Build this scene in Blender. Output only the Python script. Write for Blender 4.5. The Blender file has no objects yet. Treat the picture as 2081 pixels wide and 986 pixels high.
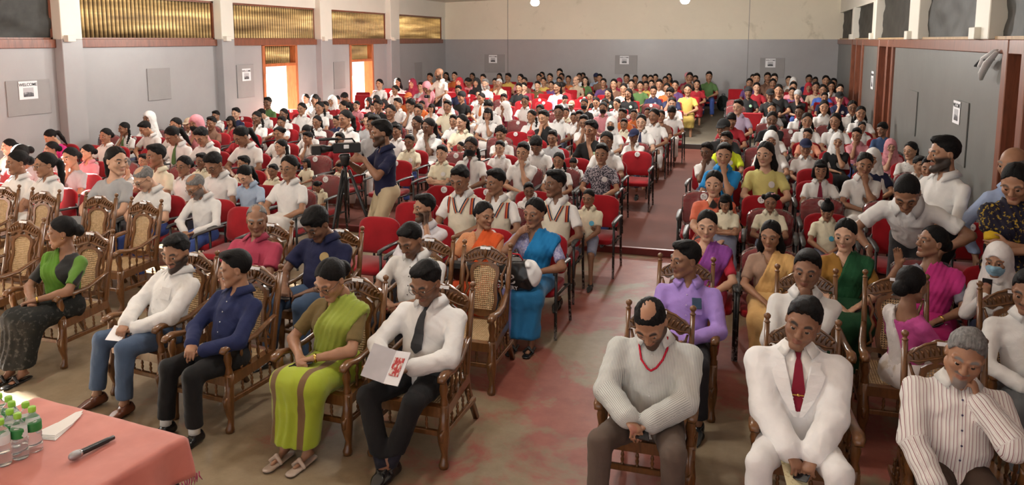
import bpy, bmesh, math, random, zlib
import numpy as np
from mathutils import Vector, Matrix

# ------------------------------------------------------------------ camera, sky, light, exposure
SC = bpy.context.scene
COL = SC.collection
CAM_H = 2.55
cam_d = bpy.data.cameras.new('camera')
cam_d.sensor_fit = 'HORIZONTAL'
cam_d.sensor_width = 36.0
cam_d.lens = 36.0 * 1590.0 / 2081.0
cam_d.shift_y = -(493.0 - 293.0) / 2081.0
cam_d.clip_end = 200
cam = bpy.data.objects.new('camera', cam_d)
COL.objects.link(cam)
cam.location = (0, 0, CAM_H)
cam.rotation_euler = (math.radians(90) - math.atan(213 / 1590.0), 0, math.radians(17.3))
SC.camera = cam

world = bpy.data.worlds.new('sky')
SC.world = world
world.use_nodes = True
wn = world.node_tree
bg = wn.nodes['Background']
sky = wn.nodes.new('ShaderNodeTexSky')
sky.sky_type = 'HOSEK_WILKIE'
sky.turbidity = 6.0
sky.sun_direction = (-0.93, 0.17, 0.26)
mixn = wn.nodes.new('ShaderNodeMixRGB')
mixn.inputs[0].default_value = 0.72
mixn.inputs[2].default_value = (0.86, 0.87, 0.88, 1)
wn.links.new(sky.outputs[0], mixn.inputs[1])
wn.links.new(mixn.outputs[0], bg.inputs[0])
bg.inputs[1].default_value = 1.6

sun_d = bpy.data.lights.new('sun', 'SUN')
sun_d.energy = 170.0
sun_d.angle = math.radians(2.0)
sun_d.color = (1.0, 0.93, 0.84)
sun = bpy.data.objects.new('sun', sun_d)
COL.objects.link(sun)
sun.rotation_euler = Vector((0.93, -0.17, -0.26)).to_track_quat('-Z', 'Y').to_euler()
sun.location = (-30, 10, 20)

SC.view_settings.view_transform = 'Standard'
SC.view_settings.look = 'None'
SC.view_settings.gamma = 1.0
SC.view_settings.use_curve_mapping = False
SC.view_settings.exposure = 0.1
# ------------------------------------------------------------------ small helpers
PI = math.pi
V = lambda *a: np.array(a, dtype=np.float64)
RND = random.Random(7)


def nrm(v):
    v = np.asarray(v, float)
    return v / (np.linalg.norm(v) + 1e-12)


def rotm(ax, ang):
    c, s = math.cos(ang), math.sin(ang)
    if ax == 'x': return np.array([[1, 0, 0], [0, c, -s], [0, s, c]])
    if ax == 'y': return np.array([[c, 0, s], [0, 1, 0], [-s, 0, c]])
    return np.array([[c, -s, 0], [s, c, 0], [0, 0, 1]])


def tag(o, label=None, cat=None, group=None, kind=None):
    if label: o['label'] = label
    if cat: o['category'] = cat
    if group: o['group'] = group
    if kind: o['kind'] = kind
    return o


def empty(name, loc=(0, 0, 0), rz=0.0, scale=1.0):
    o = bpy.data.objects.new(name, None)
    COL.objects.link(o)
    o.empty_display_size = 0.1
    o.location = loc
    o.rotation_euler = (0, 0, rz)
    o.scale = (scale,) * 3
    return o


def put(name, me, parent=None, loc=None, mat=None, M=None):
    o = bpy.data.objects.new(name, me)
    COL.objects.link(o)
    if parent is not None: o.parent = parent
    if M is not None: o.matrix_local = M
    elif loc is not None: o.location = loc
    if mat is not None:
        if not me.materials: me.materials.append(mat)
        o.material_slots[0].link = 'OBJECT'
        o.material_slots[0].material = mat
    return o


def copy_tree(o, parent=None):
    c = o.copy()
    COL.objects.link(c)
    c.parent = parent
    for ch in o.children:
        copy_tree(ch, c)
    return c


class MB:
    """collects simple closed shapes; build() makes one mesh"""

    def __init__(self):
        self.v = []; self.f = []; self.sm = []

    def add(self, vs, fs, smooth=False):
        n = len(self.v)
        self.v += [tuple(map(float, p)) for p in vs]
        self.f += [tuple(i + n for i in f) for f in fs]
        self.sm += [smooth] * len(fs)
        return self

    def box(self, lo, hi, M=None, bevel=0.0):
        (x0, y0, z0), (x1, y1, z1) = lo, hi
        if bevel > 0:
            b = min(bevel, (x1 - x0) * .45, (y1 - y0) * .45, (z1 - z0) * .45)
            vs = []; idx = {}
            for ix, x in enumerate((x0, x1)):
                for iy, y in enumerate((y0, y1)):
                    for iz, z in enumerate((z0, z1)):
                        sx, sy, sz = (b if ix == 0 else -b), (b if iy == 0 else -b), (b if iz == 0 else -b)
                        for a, p in enumerate(((x, y + sy, z + sz), (x + sx, y, z + sz), (x + sx, y + sy, z))):
                            idx[ix, iy, iz, a] = len(vs); vs.append(p)
            g = lambda *k: idx[k]
            fs = []
            for s in (0, 1):
                r = [g(s, 0, 0, 0), g(s, 1, 0, 0), g(s, 1, 1, 0), g(s, 0, 1, 0)]
                fs.append(r if s else r[::-1])
                r = [g(0, s, 0, 1), g(0, s, 1, 1), g(1, s, 1, 1), g(1, s, 0, 1)]
                fs.append(r if s else r[::-1])
                r = [g(0, 0, s, 2), g(1, 0, s, 2), g(1, 1, s, 2), g(0, 1, s, 2)]
                fs.append(r if s else r[::-1])
            for a in (0, 1):
                for c in (0, 1):
                    fs.append([g(a, c, 0, 0), g(a, c, 1, 0), g(a, c, 1, 1), g(a, c, 0, 1)])
                    fs.append([g(a, 0, c, 0), g(a, 1, c, 0), g(a, 1, c, 2), g(a, 0, c, 2)])
                    fs.append([g(0, a, c, 1), g(1, a, c, 1), g(1, a, c, 2), g(0, a, c, 2)])
            for ix in (0, 1):
                for iy in (0, 1):
                    for iz in (0, 1):
                        fs.append([g(ix, iy, iz, 0), g(ix, iy, iz, 1), g(ix, iy, iz, 2)])
        else:
            vs = [(x0, y0, z0), (x1, y0, z0), (x1, y1, z0), (x0, y1, z0), (x0, y0, z1), (x1, y0, z1), (x1, y1, z1), (x0, y1, z1)]
            fs = [(0, 3, 2, 1), (4, 5, 6, 7), (0, 1, 5, 4), (1, 2, 6, 5), (2, 3, 7, 6), (3, 0, 4, 7)]
        if M is not None: vs = [tuple(M @ Vector(p)) for p in vs]
        return self.add(vs, fs)

    def tube(self, pts, radii, n=8, cap=True, flat=None, up=None):
        """swept tube; flat = (a,b) multipliers of the section along side/up"""
        pts = [np.asarray(p, float) for p in pts]
        m = len(pts)
        if not hasattr(radii, '__len__'): radii = [radii] * m
        vs = []; ref = None
        for i in range(m):
            t = nrm(pts[min(i + 1, m - 1)] - pts[max(i - 1, 0)])
            if up is not None: ref = np.asarray(up, float)
            elif ref is None: ref = V(0, 0, 1) if abs(t[2]) < .9 else V(1, 0, 0)
            s = nrm(np.cross(t, ref)); u = np.cross(s, t)
            if up is None: ref = u
            fa, fb = flat or (1, 1)
            for k in range(n):
                a = 2 * PI * k / n + (PI / n)
                vs.append(pts[i] + radii[i] * (math.cos(a) * s * fa + math.sin(a) * u * fb))
        fs = []
        for i in range(m - 1):
            for k in range(n):
                k2 = (k + 1) % n
                fs.append((i * n + k, i * n + k2, (i + 1) * n + k2, (i + 1) * n + k))
        if cap:
            fs.append(tuple(range(n - 1, -1, -1)))
            fs.append(tuple((m - 1) * n + k for k in range(n)))
        return self.add(vs, fs, True)

    def lathe(self, prof, base, axis=(0, 0, 1), n=10):
        """prof: [(h, r)] along axis from base"""
        ax = nrm(axis)
        ref = V(1, 0, 0) if abs(ax[2]) > .8 else V(0, 0, 1)
        s = nrm(np.cross(ax, ref)); u = np.cross(ax, s)
        base = np.asarray(base, float)
        vs = []
        for h, r in prof:
            for k in range(n):
                a = 2 * PI * k / n
                vs.append(base + ax * h + r * (math.cos(a) * s + math.sin(a) * u))
        fs = []; m = len(prof)
        for i in range(m - 1):
            for k in range(n):
                k2 = (k + 1) % n
                fs.append((i * n + k, i * n + k2, (i + 1) * n + k2, (i + 1) * n + k))
        fs.append(tuple(range(n - 1, -1, -1)))
        fs.append(tuple((m - 1) * n + k for k in range(n)))
        return self.add(vs, fs, True)

    def prism(self, poly, z0, z1, M=None, smooth=False):
        """poly in xy, extruded in z, transformed by M (Matrix)"""
        n = len(poly)
        vs = [(x, y, z0) for x, y in poly] + [(x, y, z1) for x, y in poly]
        fs = [tuple(range(n - 1, -1, -1)), tuple(range(n, 2 * n))]
        fs += [(i, (i + 1) % n, n + (i + 1) % n, n + i) for i in range(n)]
        if M is not None: vs = [tuple(M @ Vector(p)) for p in vs]
        return self.add(vs, fs, smooth)

    def mesh(self, name):
        me = bpy.data.meshes.new(name)
        me.from_pydata(self.v, [], self.f)
        me.polygons.foreach_set('use_smooth', self.sm)
        bm = bmesh.new(); bm.from_mesh(me)
        bmesh.ops.recalc_face_normals(bm, faces=bm.faces)
        bm.to_mesh(me); bm.free()
        return me

    def build(self, name, mat, parent=None, loc=None, M=None):
        return put(name, self.mesh(name), parent, loc, mat, M)


def disc_mesh(r, th=.003, n=16):
    mb = MB(); mb.lathe([(0, r), (th, r), (th + .0008, r * .9)], (0, 0, 0), (0, -1, 0), n)
    return mb.mesh('disc')


# ------------------------------------------------------------------ materials
MATS = {}


def new_mat(name):
    m = bpy.data.materials.new(name)
    m.use_nodes = True
    nt = m.node_tree
    return m, nt, nt.nodes['Principled BSDF']


def ramp(nt, fac, stops):
    r = nt.nodes.new('ShaderNodeValToRGB')
    el = r.color_ramp.elements
    while len(el) < len(stops): el.new(0.5)
    for e, (p, c) in zip(el, stops):
        e.position = p
        e.color = (*c, 1) if len(c) == 3 else c
    nt.links.new(fac, r.inputs[0])
    return r.outputs[0]


def noise(nt, scale, detail=3, rough=.55, coord='Object', dist=0.0, sc3=None):
    tc = nt.nodes.new('ShaderNodeTexCoord')
    out = tc.outputs[coord]
    if sc3:
        mp = nt.nodes.new('ShaderNodeMapping'); mp.inputs['Scale'].default_value = sc3
        nt.links.new(out, mp.inputs[0]); out = mp.outputs[0]
    n = nt.nodes.new('ShaderNodeTexNoise')
    n.inputs['Scale'].default_value = scale
    n.inputs['Detail'].default_value = detail
    n.inputs['Roughness'].default_value = rough
    n.inputs['Distortion'].default_value = dist
    nt.links.new(out, n.inputs['Vector'])
    return n.outputs['Fac']


def bump(nt, bs, h, strength=.3, dist=.002):
    b = nt.nodes.new('ShaderNodeBump')
    b.inputs['Strength'].default_value = strength
    b.inputs['Distance'].default_value = dist
    nt.links.new(h, b.inputs['Height'])
    nt.links.new(b.outputs[0], bs.inputs['Normal'])


def mul(c, k): return tuple(min(1, x * k) for x in c)


def simple(name, col, rough=.5, metal=0.0, var=.12, scale=6.0, bumpk=0.0, bscale=60, spec=.5, coat=0.0):
    if name in MATS: return MATS[name]
    m, nt, b = new_mat(name)
    f = noise(nt, scale)
    nt.links.new(ramp(nt, f, [(.3, mul(col, 1 - var)), (.7, mul(col, 1 + var))]), b.inputs['Base Color'])
    b.inputs['Roughness'].default_value = rough
    b.inputs['Metallic'].default_value = metal
    b.inputs['Specular IOR Level'].default_value = spec
    b.inputs['Coat Weight'].default_value = coat
    if bumpk: bump(nt, b, noise(nt, bscale, 2), bumpk)
    MATS[name] = m
    return m


def cloth(col, rough=.85, weave=True):
    key = 'cloth_%.3f_%.3f_%.3f' % col
    if key in MATS: return MATS[key]
    m, nt, b = new_mat('cloth')
    f = noise(nt, 9, 4)
    nt.links.new(ramp(nt, f, [(.25, mul(col, .93)), (.75, mul(col, 1.05))]), b.inputs['Base Color'])
    b.inputs['Roughness'].default_value = rough
    b.inputs['Specular IOR Level'].default_value = .25
    b.inputs['Sheen Weight'].default_value = .03
    bump(nt, b, noise(nt, 9, 3, .5, dist=1.2), .38, .016)
    MATS[key] = m
    return m


def striped(name, base, stripe, period, width, attr='su', spec=None):
    """cloth with thin lengthwise stripes woven in; attr is a length across the cloth in metres"""
    if name in MATS: return MATS[name]
    m, nt, b = new_mat(name)
    at = nt.nodes.new('ShaderNodeAttribute'); at.attribute_name = attr
    w = nt.nodes.new('ShaderNodeMath'); w.operation = 'MODULO'
    ad = nt.nodes.new('ShaderNodeMath'); ad.operation = 'ADD'; ad.inputs[1].default_value = 10.0
    nt.links.new(at.outputs['Fac'], ad.inputs[0])
    nt.links.new(ad.outputs[0], w.inputs[0]); w.inputs[1].default_value = period
    stops = [(0, base)]
    for p, ww, c in width:
        stops += [(max(p - ww, 0.001), base), (p - ww * .8, c), (p + ww * .8, c), (min(p + ww, .999), base)]
    d = nt.nodes.new('ShaderNodeMath'); d.operation = 'DIVIDE'; d.inputs[1].default_value = period
    nt.links.new(w.outputs[0], d.inputs[0])
    nt.links.new(ramp(nt, d.outputs[0], stops), b.inputs['Base Color'])
    b.inputs['Roughness'].default_value = .8
    b.inputs['Specular IOR Level'].default_value = .25
    bump(nt, b, noise(nt, 9, 3, .5, dist=1.2), .35, .016)
    MATS[name] = m
    return m


def spotted(name, base, spot, scale, thr=.5, soft=.06, kind='noise'):
    if name in MATS: return MATS[name]
    m, nt, b = new_mat(name)
    if kind == 'noise':
        f = noise(nt, scale, 2, .5)
    else:
        tc = nt.nodes.new('ShaderNodeTexCoord'); vo = nt.nodes.new('ShaderNodeTexVoronoi')
        vo.inputs['Scale'].default_value = scale
        nt.links.new(tc.outputs['Object'], vo.inputs['Vector']); f = vo.outputs['Distance']
    nt.links.new(ramp(nt, f, [(thr - soft, base), (thr + soft, spot)]), b.inputs['Base Color'])
    b.inputs['Roughness'].default_value = .8
    b.inputs['Specular IOR Level'].default_value = .25
    bump(nt, b, noise(nt, 26, 4, .6, dist=.6), .3, .006)
    MATS[name] = m
    return m


def skin(tone, hairc=(.012, .010, .009)):
    """skin with lips (attribute lip) and brow / beard hair (attribute hairm) as colour masks"""
    key = 'skin_%s_%s' % (tone, hairc)
    if key in MATS: return MATS[key]
    m, nt, b = new_mat('skin')
    f = noise(nt, 14, 4)
    base = ramp(nt, f, [(.3, mul(tone, .88)), (.7, mul(tone, 1.1))])
    lip = (tone[0] * .82 + .02, tone[1] * .66, tone[2] * .74)
    for an, c in (('lip', lip), ('hairm', hairc)):
        at = nt.nodes.new('ShaderNodeAttribute'); at.attribute_name = an
        mx = nt.nodes.new('ShaderNodeMixRGB')
        nt.links.new(at.outputs['Fac'], mx.inputs[0]); nt.links.new(base, mx.inputs[1])
        mx.inputs[2].default_value = (*c, 1)
        base = mx.outputs[0]
    nt.links.new(base, b.inputs['Base Color'])
    b.inputs['Roughness'].default_value = .48
    b.inputs['Specular IOR Level'].default_value = .42
    b.inputs['Subsurface Weight'].default_value = 0.0
    bump(nt, b, noise(nt, 120, 3), .12, .001)
    MATS[key] = m
    return m


def hairmat(col=(.006, .0055, .0055)):
    key = 'hair_%.3f' % col[0]
    if key in MATS: return MATS[key]
    m, nt, b = new_mat('hair')
    f = noise(nt, 40, 4, .6, sc3=(3, 1, .6))
    nt.links.new(ramp(nt, f, [(.3, mul(col, .6)), (.7, mul(col, 1.7))]), b.inputs['Base Color'])
    b.inputs['Roughness'].default_value = .55
    b.inputs['Specular IOR Level'].default_value = .14
    bump(nt, b, noise(nt, 70, 5, .7, sc3=(2, 1, .6)), 1.0, .008)
    MATS[key] = m
    return m


# ------------------------------------------------------------------ implicit surfaces -> one continuous mesh
class Field:
    def __init__(self):
        self.ops = []

    def cone(self, a, b, ra, rb, k=.02, flat=1.0, fd=None, mode='u'):
        a = np.asarray(a, float); b = np.asarray(b, float)
        self.ops.append((mode, k, 'c', (a, b, ra, rb, flat, None if fd is None else nrm(fd)), (a + b) / 2, np.linalg.norm(b - a) / 2 + max(ra, rb)))
        return self

    def chain(self, pts, rs, k=.02, mode='u', flat=1.0, fd=None):
        for i in range(len(pts) - 1):
            self.cone(pts[i], pts[i + 1], rs[i], rs[i + 1], k, flat, fd, mode)
        return self

    def ell(self, c, r, k=.02, R=None, mode='u'):
        c = np.asarray(c, float); r = np.asarray(r, float) if hasattr(r, '__len__') else np.full(3, float(r))
        self.ops.append((mode, k, 'e', (c, r, R), c, float(r.max())))
        return self

    def plane(self, p0, n, k=.004):
        n = nrm(n)
        self.ops.append(('i', k, 'p', (float(np.dot(p0, n)), n), None, 0))
        return self

    def func(self, fn):
        self.ops.append(('f', 0, 'f', fn, None, 0))
        return self

    @staticmethod
    def _d(kind, pr, x, y, z):
        if kind == 'c':
            a, b, ra, rb, flat, fd = pr
            ab = b - a; L2 = float(ab @ ab) + 1e-12
            dx, dy, dz = x - a[0], y - a[1], z - a[2]
            h = np.clip((dx * ab[0] + dy * ab[1] + dz * ab[2]) / L2, 0, 1)
            dx = dx - h * ab[0]; dy = dy - h * ab[1]; dz = dz - h * ab[2]
            if flat != 1.0:
                c = (dx * fd[0] + dy * fd[1] + dz * fd[2]) * (1 / flat - 1)
                dx = dx + c * fd[0]; dy = dy + c * fd[1]; dz = dz + c * fd[2]
            return np.sqrt(dx * dx + dy * dy + dz * dz) - (ra + (rb - ra) * h)
        if kind == 'e':
            c, r, R = pr
            dx, dy, dz = x - c[0], y - c[1], z - c[2]
            if R is not None:
                dx, dy, dz = (R[0, 0] * dx + R[1, 0] * dy + R[2, 0] * dz, R[0, 1] * dx + R[1, 1] * dy + R[2, 1] * dz, R[0, 2] * dx + R[1, 2] * dy + R[2, 2] * dz)
            k0 = np.sqrt((dx / r[0]) ** 2 + (dy / r[1]) ** 2 + (dz / r[2]) ** 2)
            k1 = np.sqrt((dx / r[0] ** 2) ** 2 + (dy / r[1] ** 2) ** 2 + (dz / r[2] ** 2) ** 2) + 1e-9
            return np.where(k0 < .3, (k0 - 1) * r.min(), k0 * (k0 - 1) / k1)
        d0, n = pr
        return x * n[0] + y * n[1] + z * n[2] - d0

    def ev(self, x, y, z, BC=None, BR=None):
        f = np.full(x.shape, .5, np.float32)
        for mode, k, kind, pr, c, rad in self.ops:
            if mode == 'f':
                f = pr(f, x, y, z); continue
            if BC is not None and c is not None:
                m = np.nonzero(((BC - c) ** 2).sum(1) < (rad + BR + 2 * k + .015) ** 2)[0]
                if not len(m): continue
                xs, ys, zs, fs = x[m], y[m], z[m], f[m]
            else:
                m = None; xs, ys, zs, fs = x, y, z, f
            d = self._d(kind, pr, xs, ys, zs).astype(np.float32)
            if mode == 'u':
                h = np.clip(.5 + .5 * (d - fs) / k, 0, 1)
                g = d * (1 - h) + fs * h - k * h * (1 - h)
            elif mode == 's':
                h = np.clip(.5 - .5 * (fs + d) / k, 0, 1)
                g = fs * (1 - h) - d * h + k * h * (1 - h)
            else:
                h = np.clip(.5 - .5 * (d - fs) / k, 0, 1)
                g = d * (1 - h) + fs * h + k * h * (1 - h)
            if m is None: f = g
            else: f[m] = g
        return f


def axis(lo, hi, hc, fine=()):
    out = [lo]
    while out[-1] < hi:
        p = out[-1]; h = hc
        for a, b, hf in fine:
            if a - hc <= p <= b: h = min(h, hf)
        out.append(p + h)
    while len(out) % 4: out.append(out[-1] + hc)
    return np.array(out)


def polygonize(F, gx, gy, gz, lip=2.0):
    nx, ny, nz = len(gx), len(gy), len(gz)
    bx, by, bz = nx // 4, ny // 4, nz // 4
    mid = lambda g: (g.reshape(-1, 4)[:, 0] + g.reshape(-1, 4)[:, 3]) / 2
    half = lambda g: (g.reshape(-1, 4)[:, 3] - g.reshape(-1, 4)[:, 0]) / 2
    cx, cy, cz = np.meshgrid(mid(gx), mid(gy), mid(gz), indexing='ij')
    hx, hy, hz = np.meshgrid(half(gx), half(gy), half(gz), indexing='ij')
    BC = np.stack([cx.ravel(), cy.ravel(), cz.ravel()], 1)
    BR = np.sqrt(hx ** 2 + hy ** 2 + hz ** 2).ravel()
    fc = F.ev(BC[:, 0:1], BC[:, 1:2], BC[:, 2:3], BC, BR)[:, 0]
    hmax = max(np.diff(gx).max(), np.diff(gy).max(), np.diff(gz).max())
    act = np.nonzero(np.abs(fc) < lip * (BR + hmax))[0]
    D = np.repeat(np.repeat(np.repeat(fc.reshape(bx, by, bz), 4, 0), 4, 1), 4, 2).astype(np.float32)
    ai, rem = np.divmod(act, by * bz); aj, ak = np.divmod(rem, bz)
    o = np.arange(4)
    I = (ai[:, None] * 4 + o)[:, :, None, None] + np.zeros((1, 1, 4, 4), int)
    J = (aj[:, None] * 4 + o)[:, None, :, None] + np.zeros((1, 4, 1, 4), int)
    K = (ak[:, None] * 4 + o)[:, None, None, :] + np.zeros((1, 4, 4, 1), int)
    I = I.reshape(len(act), 64); J = J.reshape(len(act), 64); K = K.reshape(len(act), 64)
    g32 = lambda g, q: g.astype(np.float32)[q]
    D[I, J, K] = F.ev(g32(gx, I), g32(gy, J), g32(gz, K), BC[act], BR[act])
    D[0] = D[-1] = .5; D[:, 0] = D[:, -1] = .5; D[:, :, 0] = D[:, :, -1] = .5
    s = D < 0
    c = np.zeros((nx - 1, ny - 1, nz - 1), np.uint8)
    for a in (0, 1):
        for b in (0, 1):
            for d in (0, 1):
                c += s[a:nx - 1 + a, b:ny - 1 + b, d:nz - 1 + d]
    ci, cj, ck = np.nonzero((c > 0) & (c < 8))
    n = len(ci)
    acc = np.zeros((n, 3)); cnt = np.zeros(n)
    cor = [(a, b, d) for a in (0, 1) for b in (0, 1) for d in (0, 1)]
    val = {q: D[ci + q[0], cj + q[1], ck + q[2]] for q in cor}
    for q in cor:
        for ax in range(3):
            if q[ax] == 0:
                r = list(q); r[ax] = 1; r = tuple(r)
                va, vb = val[q], val[r]
                m = (va < 0) != (vb < 0)
                t = np.where(m, va / np.where(m, va - vb, 1), 0)
                p = np.array(q, float)[None] + np.zeros((n, 3)); p[:, ax] = t
                acc[m] += p[m]; cnt[m] += 1
    fr = acc / cnt[:, None]
    vx = gx[ci] + fr[:, 0] * (gx[ci + 1] - gx[ci])
    vy = gy[cj] + fr[:, 1] * (gy[cj + 1] - gy[cj])
    vz = gz[ck] + fr[:, 2] * (gz[ck + 1] - gz[ck])
    verts = np.stack([vx, vy, vz], 1)
    idx = np.full((nx - 1, ny - 1, nz - 1), -1, np.int32)
    idx[ci, cj, ck] = np.arange(n)
    quads = []
    for ax in range(3):
        sl0 = [slice(1, -1)] * 3; sl1 = [slice(1, -1)] * 3
        sl0[ax] = slice(0, -1); sl1[ax] = slice(1, None)
        a = s[tuple(sl0)]; b = s[tuple(sl1)]
        e = np.argwhere(a != b)
        if not len(e): continue
        pos = a[e[:, 0], e[:, 1], e[:, 2]]
        off = np.ones(3, int); off[ax] = 0
        e = e + off
        u, w = [(1, 2), (2, 0), (0, 1)][ax]
        q = []
        for du, dw in ((-1, -1), (0, -1), (0, 0), (-1, 0)):
            t = e.copy(); t[:, u] += du; t[:, w] += dw
            q.append(idx[t[:, 0], t[:, 1], t[:, 2]])
        q = np.stack(q, 1)
        q[~pos] = q[~pos][:, ::-1]
        quads.append(q)
    quads = np.concatenate(quads)
    quads = quads[(quads >= 0).all(1)]
    return verts, quads


def np_mesh(name, verts, quads, attrs=None):
    me = bpy.data.meshes.new(name)
    me.vertices.add(len(verts)); me.loops.add(len(quads) * 4); me.polygons.add(len(quads))
    me.vertices.foreach_set('co', verts.astype(np.float32).ravel())
    me.loops.foreach_set('vertex_index', quads.astype(np.int32).ravel())
    me.polygons.foreach_set('loop_start', np.arange(0, len(quads) * 4, 4, dtype=np.int32))
    me.polygons.foreach_set('use_smooth', np.ones(len(quads), bool))
    for an, vals in (attrs or {}).items():
        at = me.attributes.new(an, 'FLOAT', 'POINT')
        at.data.foreach_set('value', np.asarray(vals, np.float32))
    me.update(calc_edges=True)
    return me


def sdf_mesh(name, F, lo, hi, h, fine=(), lip=2.0, attrs=None):
    """fine: list of (lo3, hi3, hf)"""
    ax = [axis(lo[i], hi[i], h, [(a[i], b[i], hf) for a, b, hf in fine]) for i in range(3)]
    v, q = polygonize(F, *ax, lip=lip)
    at = {k: fn(v) for k, fn in attrs.items()} if attrs else None
    return np_mesh(name, v, q, at)


def wob(seed, freq, amp):
    """cloth folds: warped ridged waves in two sizes"""
    r = np.random.RandomState(seed)
    ks = r.normal(size=(6, 3)); ks /= np.linalg.norm(ks, axis=1)[:, None]
    fq = freq * np.array([.5, .8, 1.1, 1.5, 2.1, 2.6])
    am = np.array([.75, .75, .6, .5, .42, .32])
    ph = r.uniform(0, 6.28, 6)

    def fn(f, x, y, z):
        w = .022 * np.sin(x * 29 + z * 17 + ph[0]) + .022 * np.sin(y * 25 - z * 21 + ph[1])
        g = 0
        for k, q, a, p in zip(ks, fq, am, ph):
            t = q * (k[0] * (x + w) + k[1] * (y - w) + k[2] * (z + w)) * .5 + p
            g = g + a * (.64 - np.abs(np.sin(t)))
        return f - (amp * 1.15) * g
    return fn
# ------------------------------------------------------------------ the hall
XL, XR, YB = -11.19, 2.505, 27.52
S1Y, S2Y = 9.12, 18.03
ZT = 2.55       # top of the wooden rail, where the paint changes
ZW = 3.36       # top of the clerestory openings


def floor_z(y): return 0.0 if y < S1Y else (.08 if y < S2Y else .19)


def wall_mat(name, col, dirt=.10, scale=.9, rough=.38, stain=None, spec=.5):
    if name in MATS: return MATS[name]
    m, nt, b = new_mat(name)
    f = noise(nt, scale, 6, .65)
    c = ramp(nt, f, [(.25, mul(col, 1 - dirt)), (.75, mul(col, 1 + dirt * .6))])
    if stain:
        g = noise(nt, 1.4, 5, .6, dist=.4)
        mx = nt.nodes.new('ShaderNodeMixRGB')
        nt.links.new(ramp(nt, g, [(.62, (0, 0, 0)), (.74, (.55, .55, .55))]), mx.inputs[0])
        nt.links.new(c, mx.inputs[1]); mx.inputs[2].default_value = (*stain, 1)
        c = mx.outputs[0]
    nt.links.new(c, b.inputs['Base Color'])
    b.inputs['Roughness'].default_value = rough
    b.inputs['Specular IOR Level'].default_value = spec
    bump(nt, b, noise(nt, 35, 4), .12, .004)
    MATS[name] = m
    return m


GREY = wall_mat('grey_gloss_paint', (.355, .345, .347), .09, rough=.34)
GREYR = wall_mat('grey_board_paint', (.155, .157, .148), .12, 2.0, rough=.42)
CREAM = wall_mat('cream_paint', (.80, .73, .58), .06, rough=.6, stain=(.42, .37, .24))
CREAM2 = wall_mat('cream_pillar_paint', (.74, .71, .62), .06, rough=.55)


def wood_mat(name, col, rough=.3, scale=4, coat=.25):
    if name in MATS: return MATS[name]
    m, nt, b = new_mat(name)
    f = noise(nt, scale, 5, .6, sc3=(6, 6, .8), dist=1.2)
    nt.links.new(ramp(nt, f, [(.25, mul(col, .55)), (.5, col), (.8, mul(col, 1.35))]), b.inputs['Base Color'])
    b.inputs['Roughness'].default_value = rough
    b.inputs['Coat Weight'].default_value = coat
    b.inputs['Coat Roughness'].default_value = .2
    bump(nt, b, f, .15, .002)
    MATS[name] = m
    return m


TRIMW = wood_mat('red_brown_timber', (.20, .062, .030), .4, 3)
DARKW = wood_mat('dark_red_timber', (.085, .022, .014), .35, 3)


def floor_mat():
    m, nt, b = new_mat('worn_red_floor')
    a = noise(nt, 1.15, 7, .62, 'Object', .5)
    d = noise(nt, 5.5, 6, .7)
    mx = nt.nodes.new('ShaderNodeMath'); mx.operation = 'MULTIPLY_ADD'
    nt.links.new(d, mx.inputs[0]); mx.inputs[1].default_value = .28; nt.links.new(a, mx.inputs[2])
    # paint survives in the middle gangway, is worn off towards the front rows
    tc = nt.nodes.new('ShaderNodeTexCoord'); sp = nt.nodes.new('ShaderNodeSeparateXYZ')
    nt.links.new(tc.outputs['Object'], sp.inputs[0])
    r1 = nt.nodes.new('ShaderNodeMapRange'); r1.inputs[1].default_value = -2.6; r1.inputs[2].default_value = -1.5
    r1.inputs[3].default_value = -.10; r1.inputs[4].default_value = .035
    nt.links.new(sp.outputs[0], r1.inputs[0])
    ad = nt.nodes.new('ShaderNodeMath'); nt.links.new(mx.outputs[0], ad.inputs[0]); nt.links.new(r1.outputs[0], ad.inputs[1])
    base = ramp(nt, d, [(.3, (.205, .155, .095)), (.7, (.30, .235, .155))])
    red = ramp(nt, d, [(.3, (.22, .058, .045)), (.75, (.33, .10, .075))])
    mm = nt.nodes.new('ShaderNodeMixRGB')
    nt.links.new(ramp(nt, ad.outputs[0], [(.60, (0, 0, 0)), (.70, (.9, .9, .9))]), mm.inputs[0])
    nt.links.new(base, mm.inputs[1]); nt.links.new(red, mm.inputs[2])
    nt.links.new(mm.outputs[0], b.inputs['Base Color'])
    rr = ramp(nt, a, [(.3, (.36, .36, .36)), (.7, (.55, .55, .55))])
    nt.links.new(rr, b.inputs['Roughness'])
    b.inputs['Specular IOR Level'].default_value = .22
    bump(nt, b, d, .1, .003)
    return m


def struct(o, label=None):
    o['kind'] = 'structure'
    if label: o['label'] = label
    return o


FL1 = floor_mat()
FL2 = wall_mat('dull_red_floor', (.125, .046, .035), .16, 1.6, .7, spec=.08)
FL3 = wall_mat('olive_grey_floor', (.125, .11, .085), .14, 1.6, .7, spec=.08)
struct(MB().box((XL - .3, -3.2, -.25), (XR + .3, S1Y, 0)).build('floor', FL1))
struct(MB().box((XL - .3, S1Y, -.25), (XR + .3, S2Y, .08)).build('floor', FL2))
struct(MB().box((XL - .3, S2Y, -.25), (XR + .3, YB + .3, .19)).build('floor', FL3))
struct(MB().box((XL, S1Y - .012, .0), (XR, S1Y + .05, .083), bevel=.006).build('trim_1', wall_mat('dark_red_step', (.16, .022, .02), .15, 3, .4)))
struct(MB().box((XL, S2Y - .012, .08), (XR, S2Y + .06, .194), bevel=.006).build('trim_2', wall_mat('dark_grey_step', (.075, .068, .06), .15, 3, .5)))
# ground outside the doors
struct(MB().box((XL - 40, -20, -.35), (XL - .3, 50, -.02)).build('ground', simple('sandy_ground', (.55, .47, .36), .9)))

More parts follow.
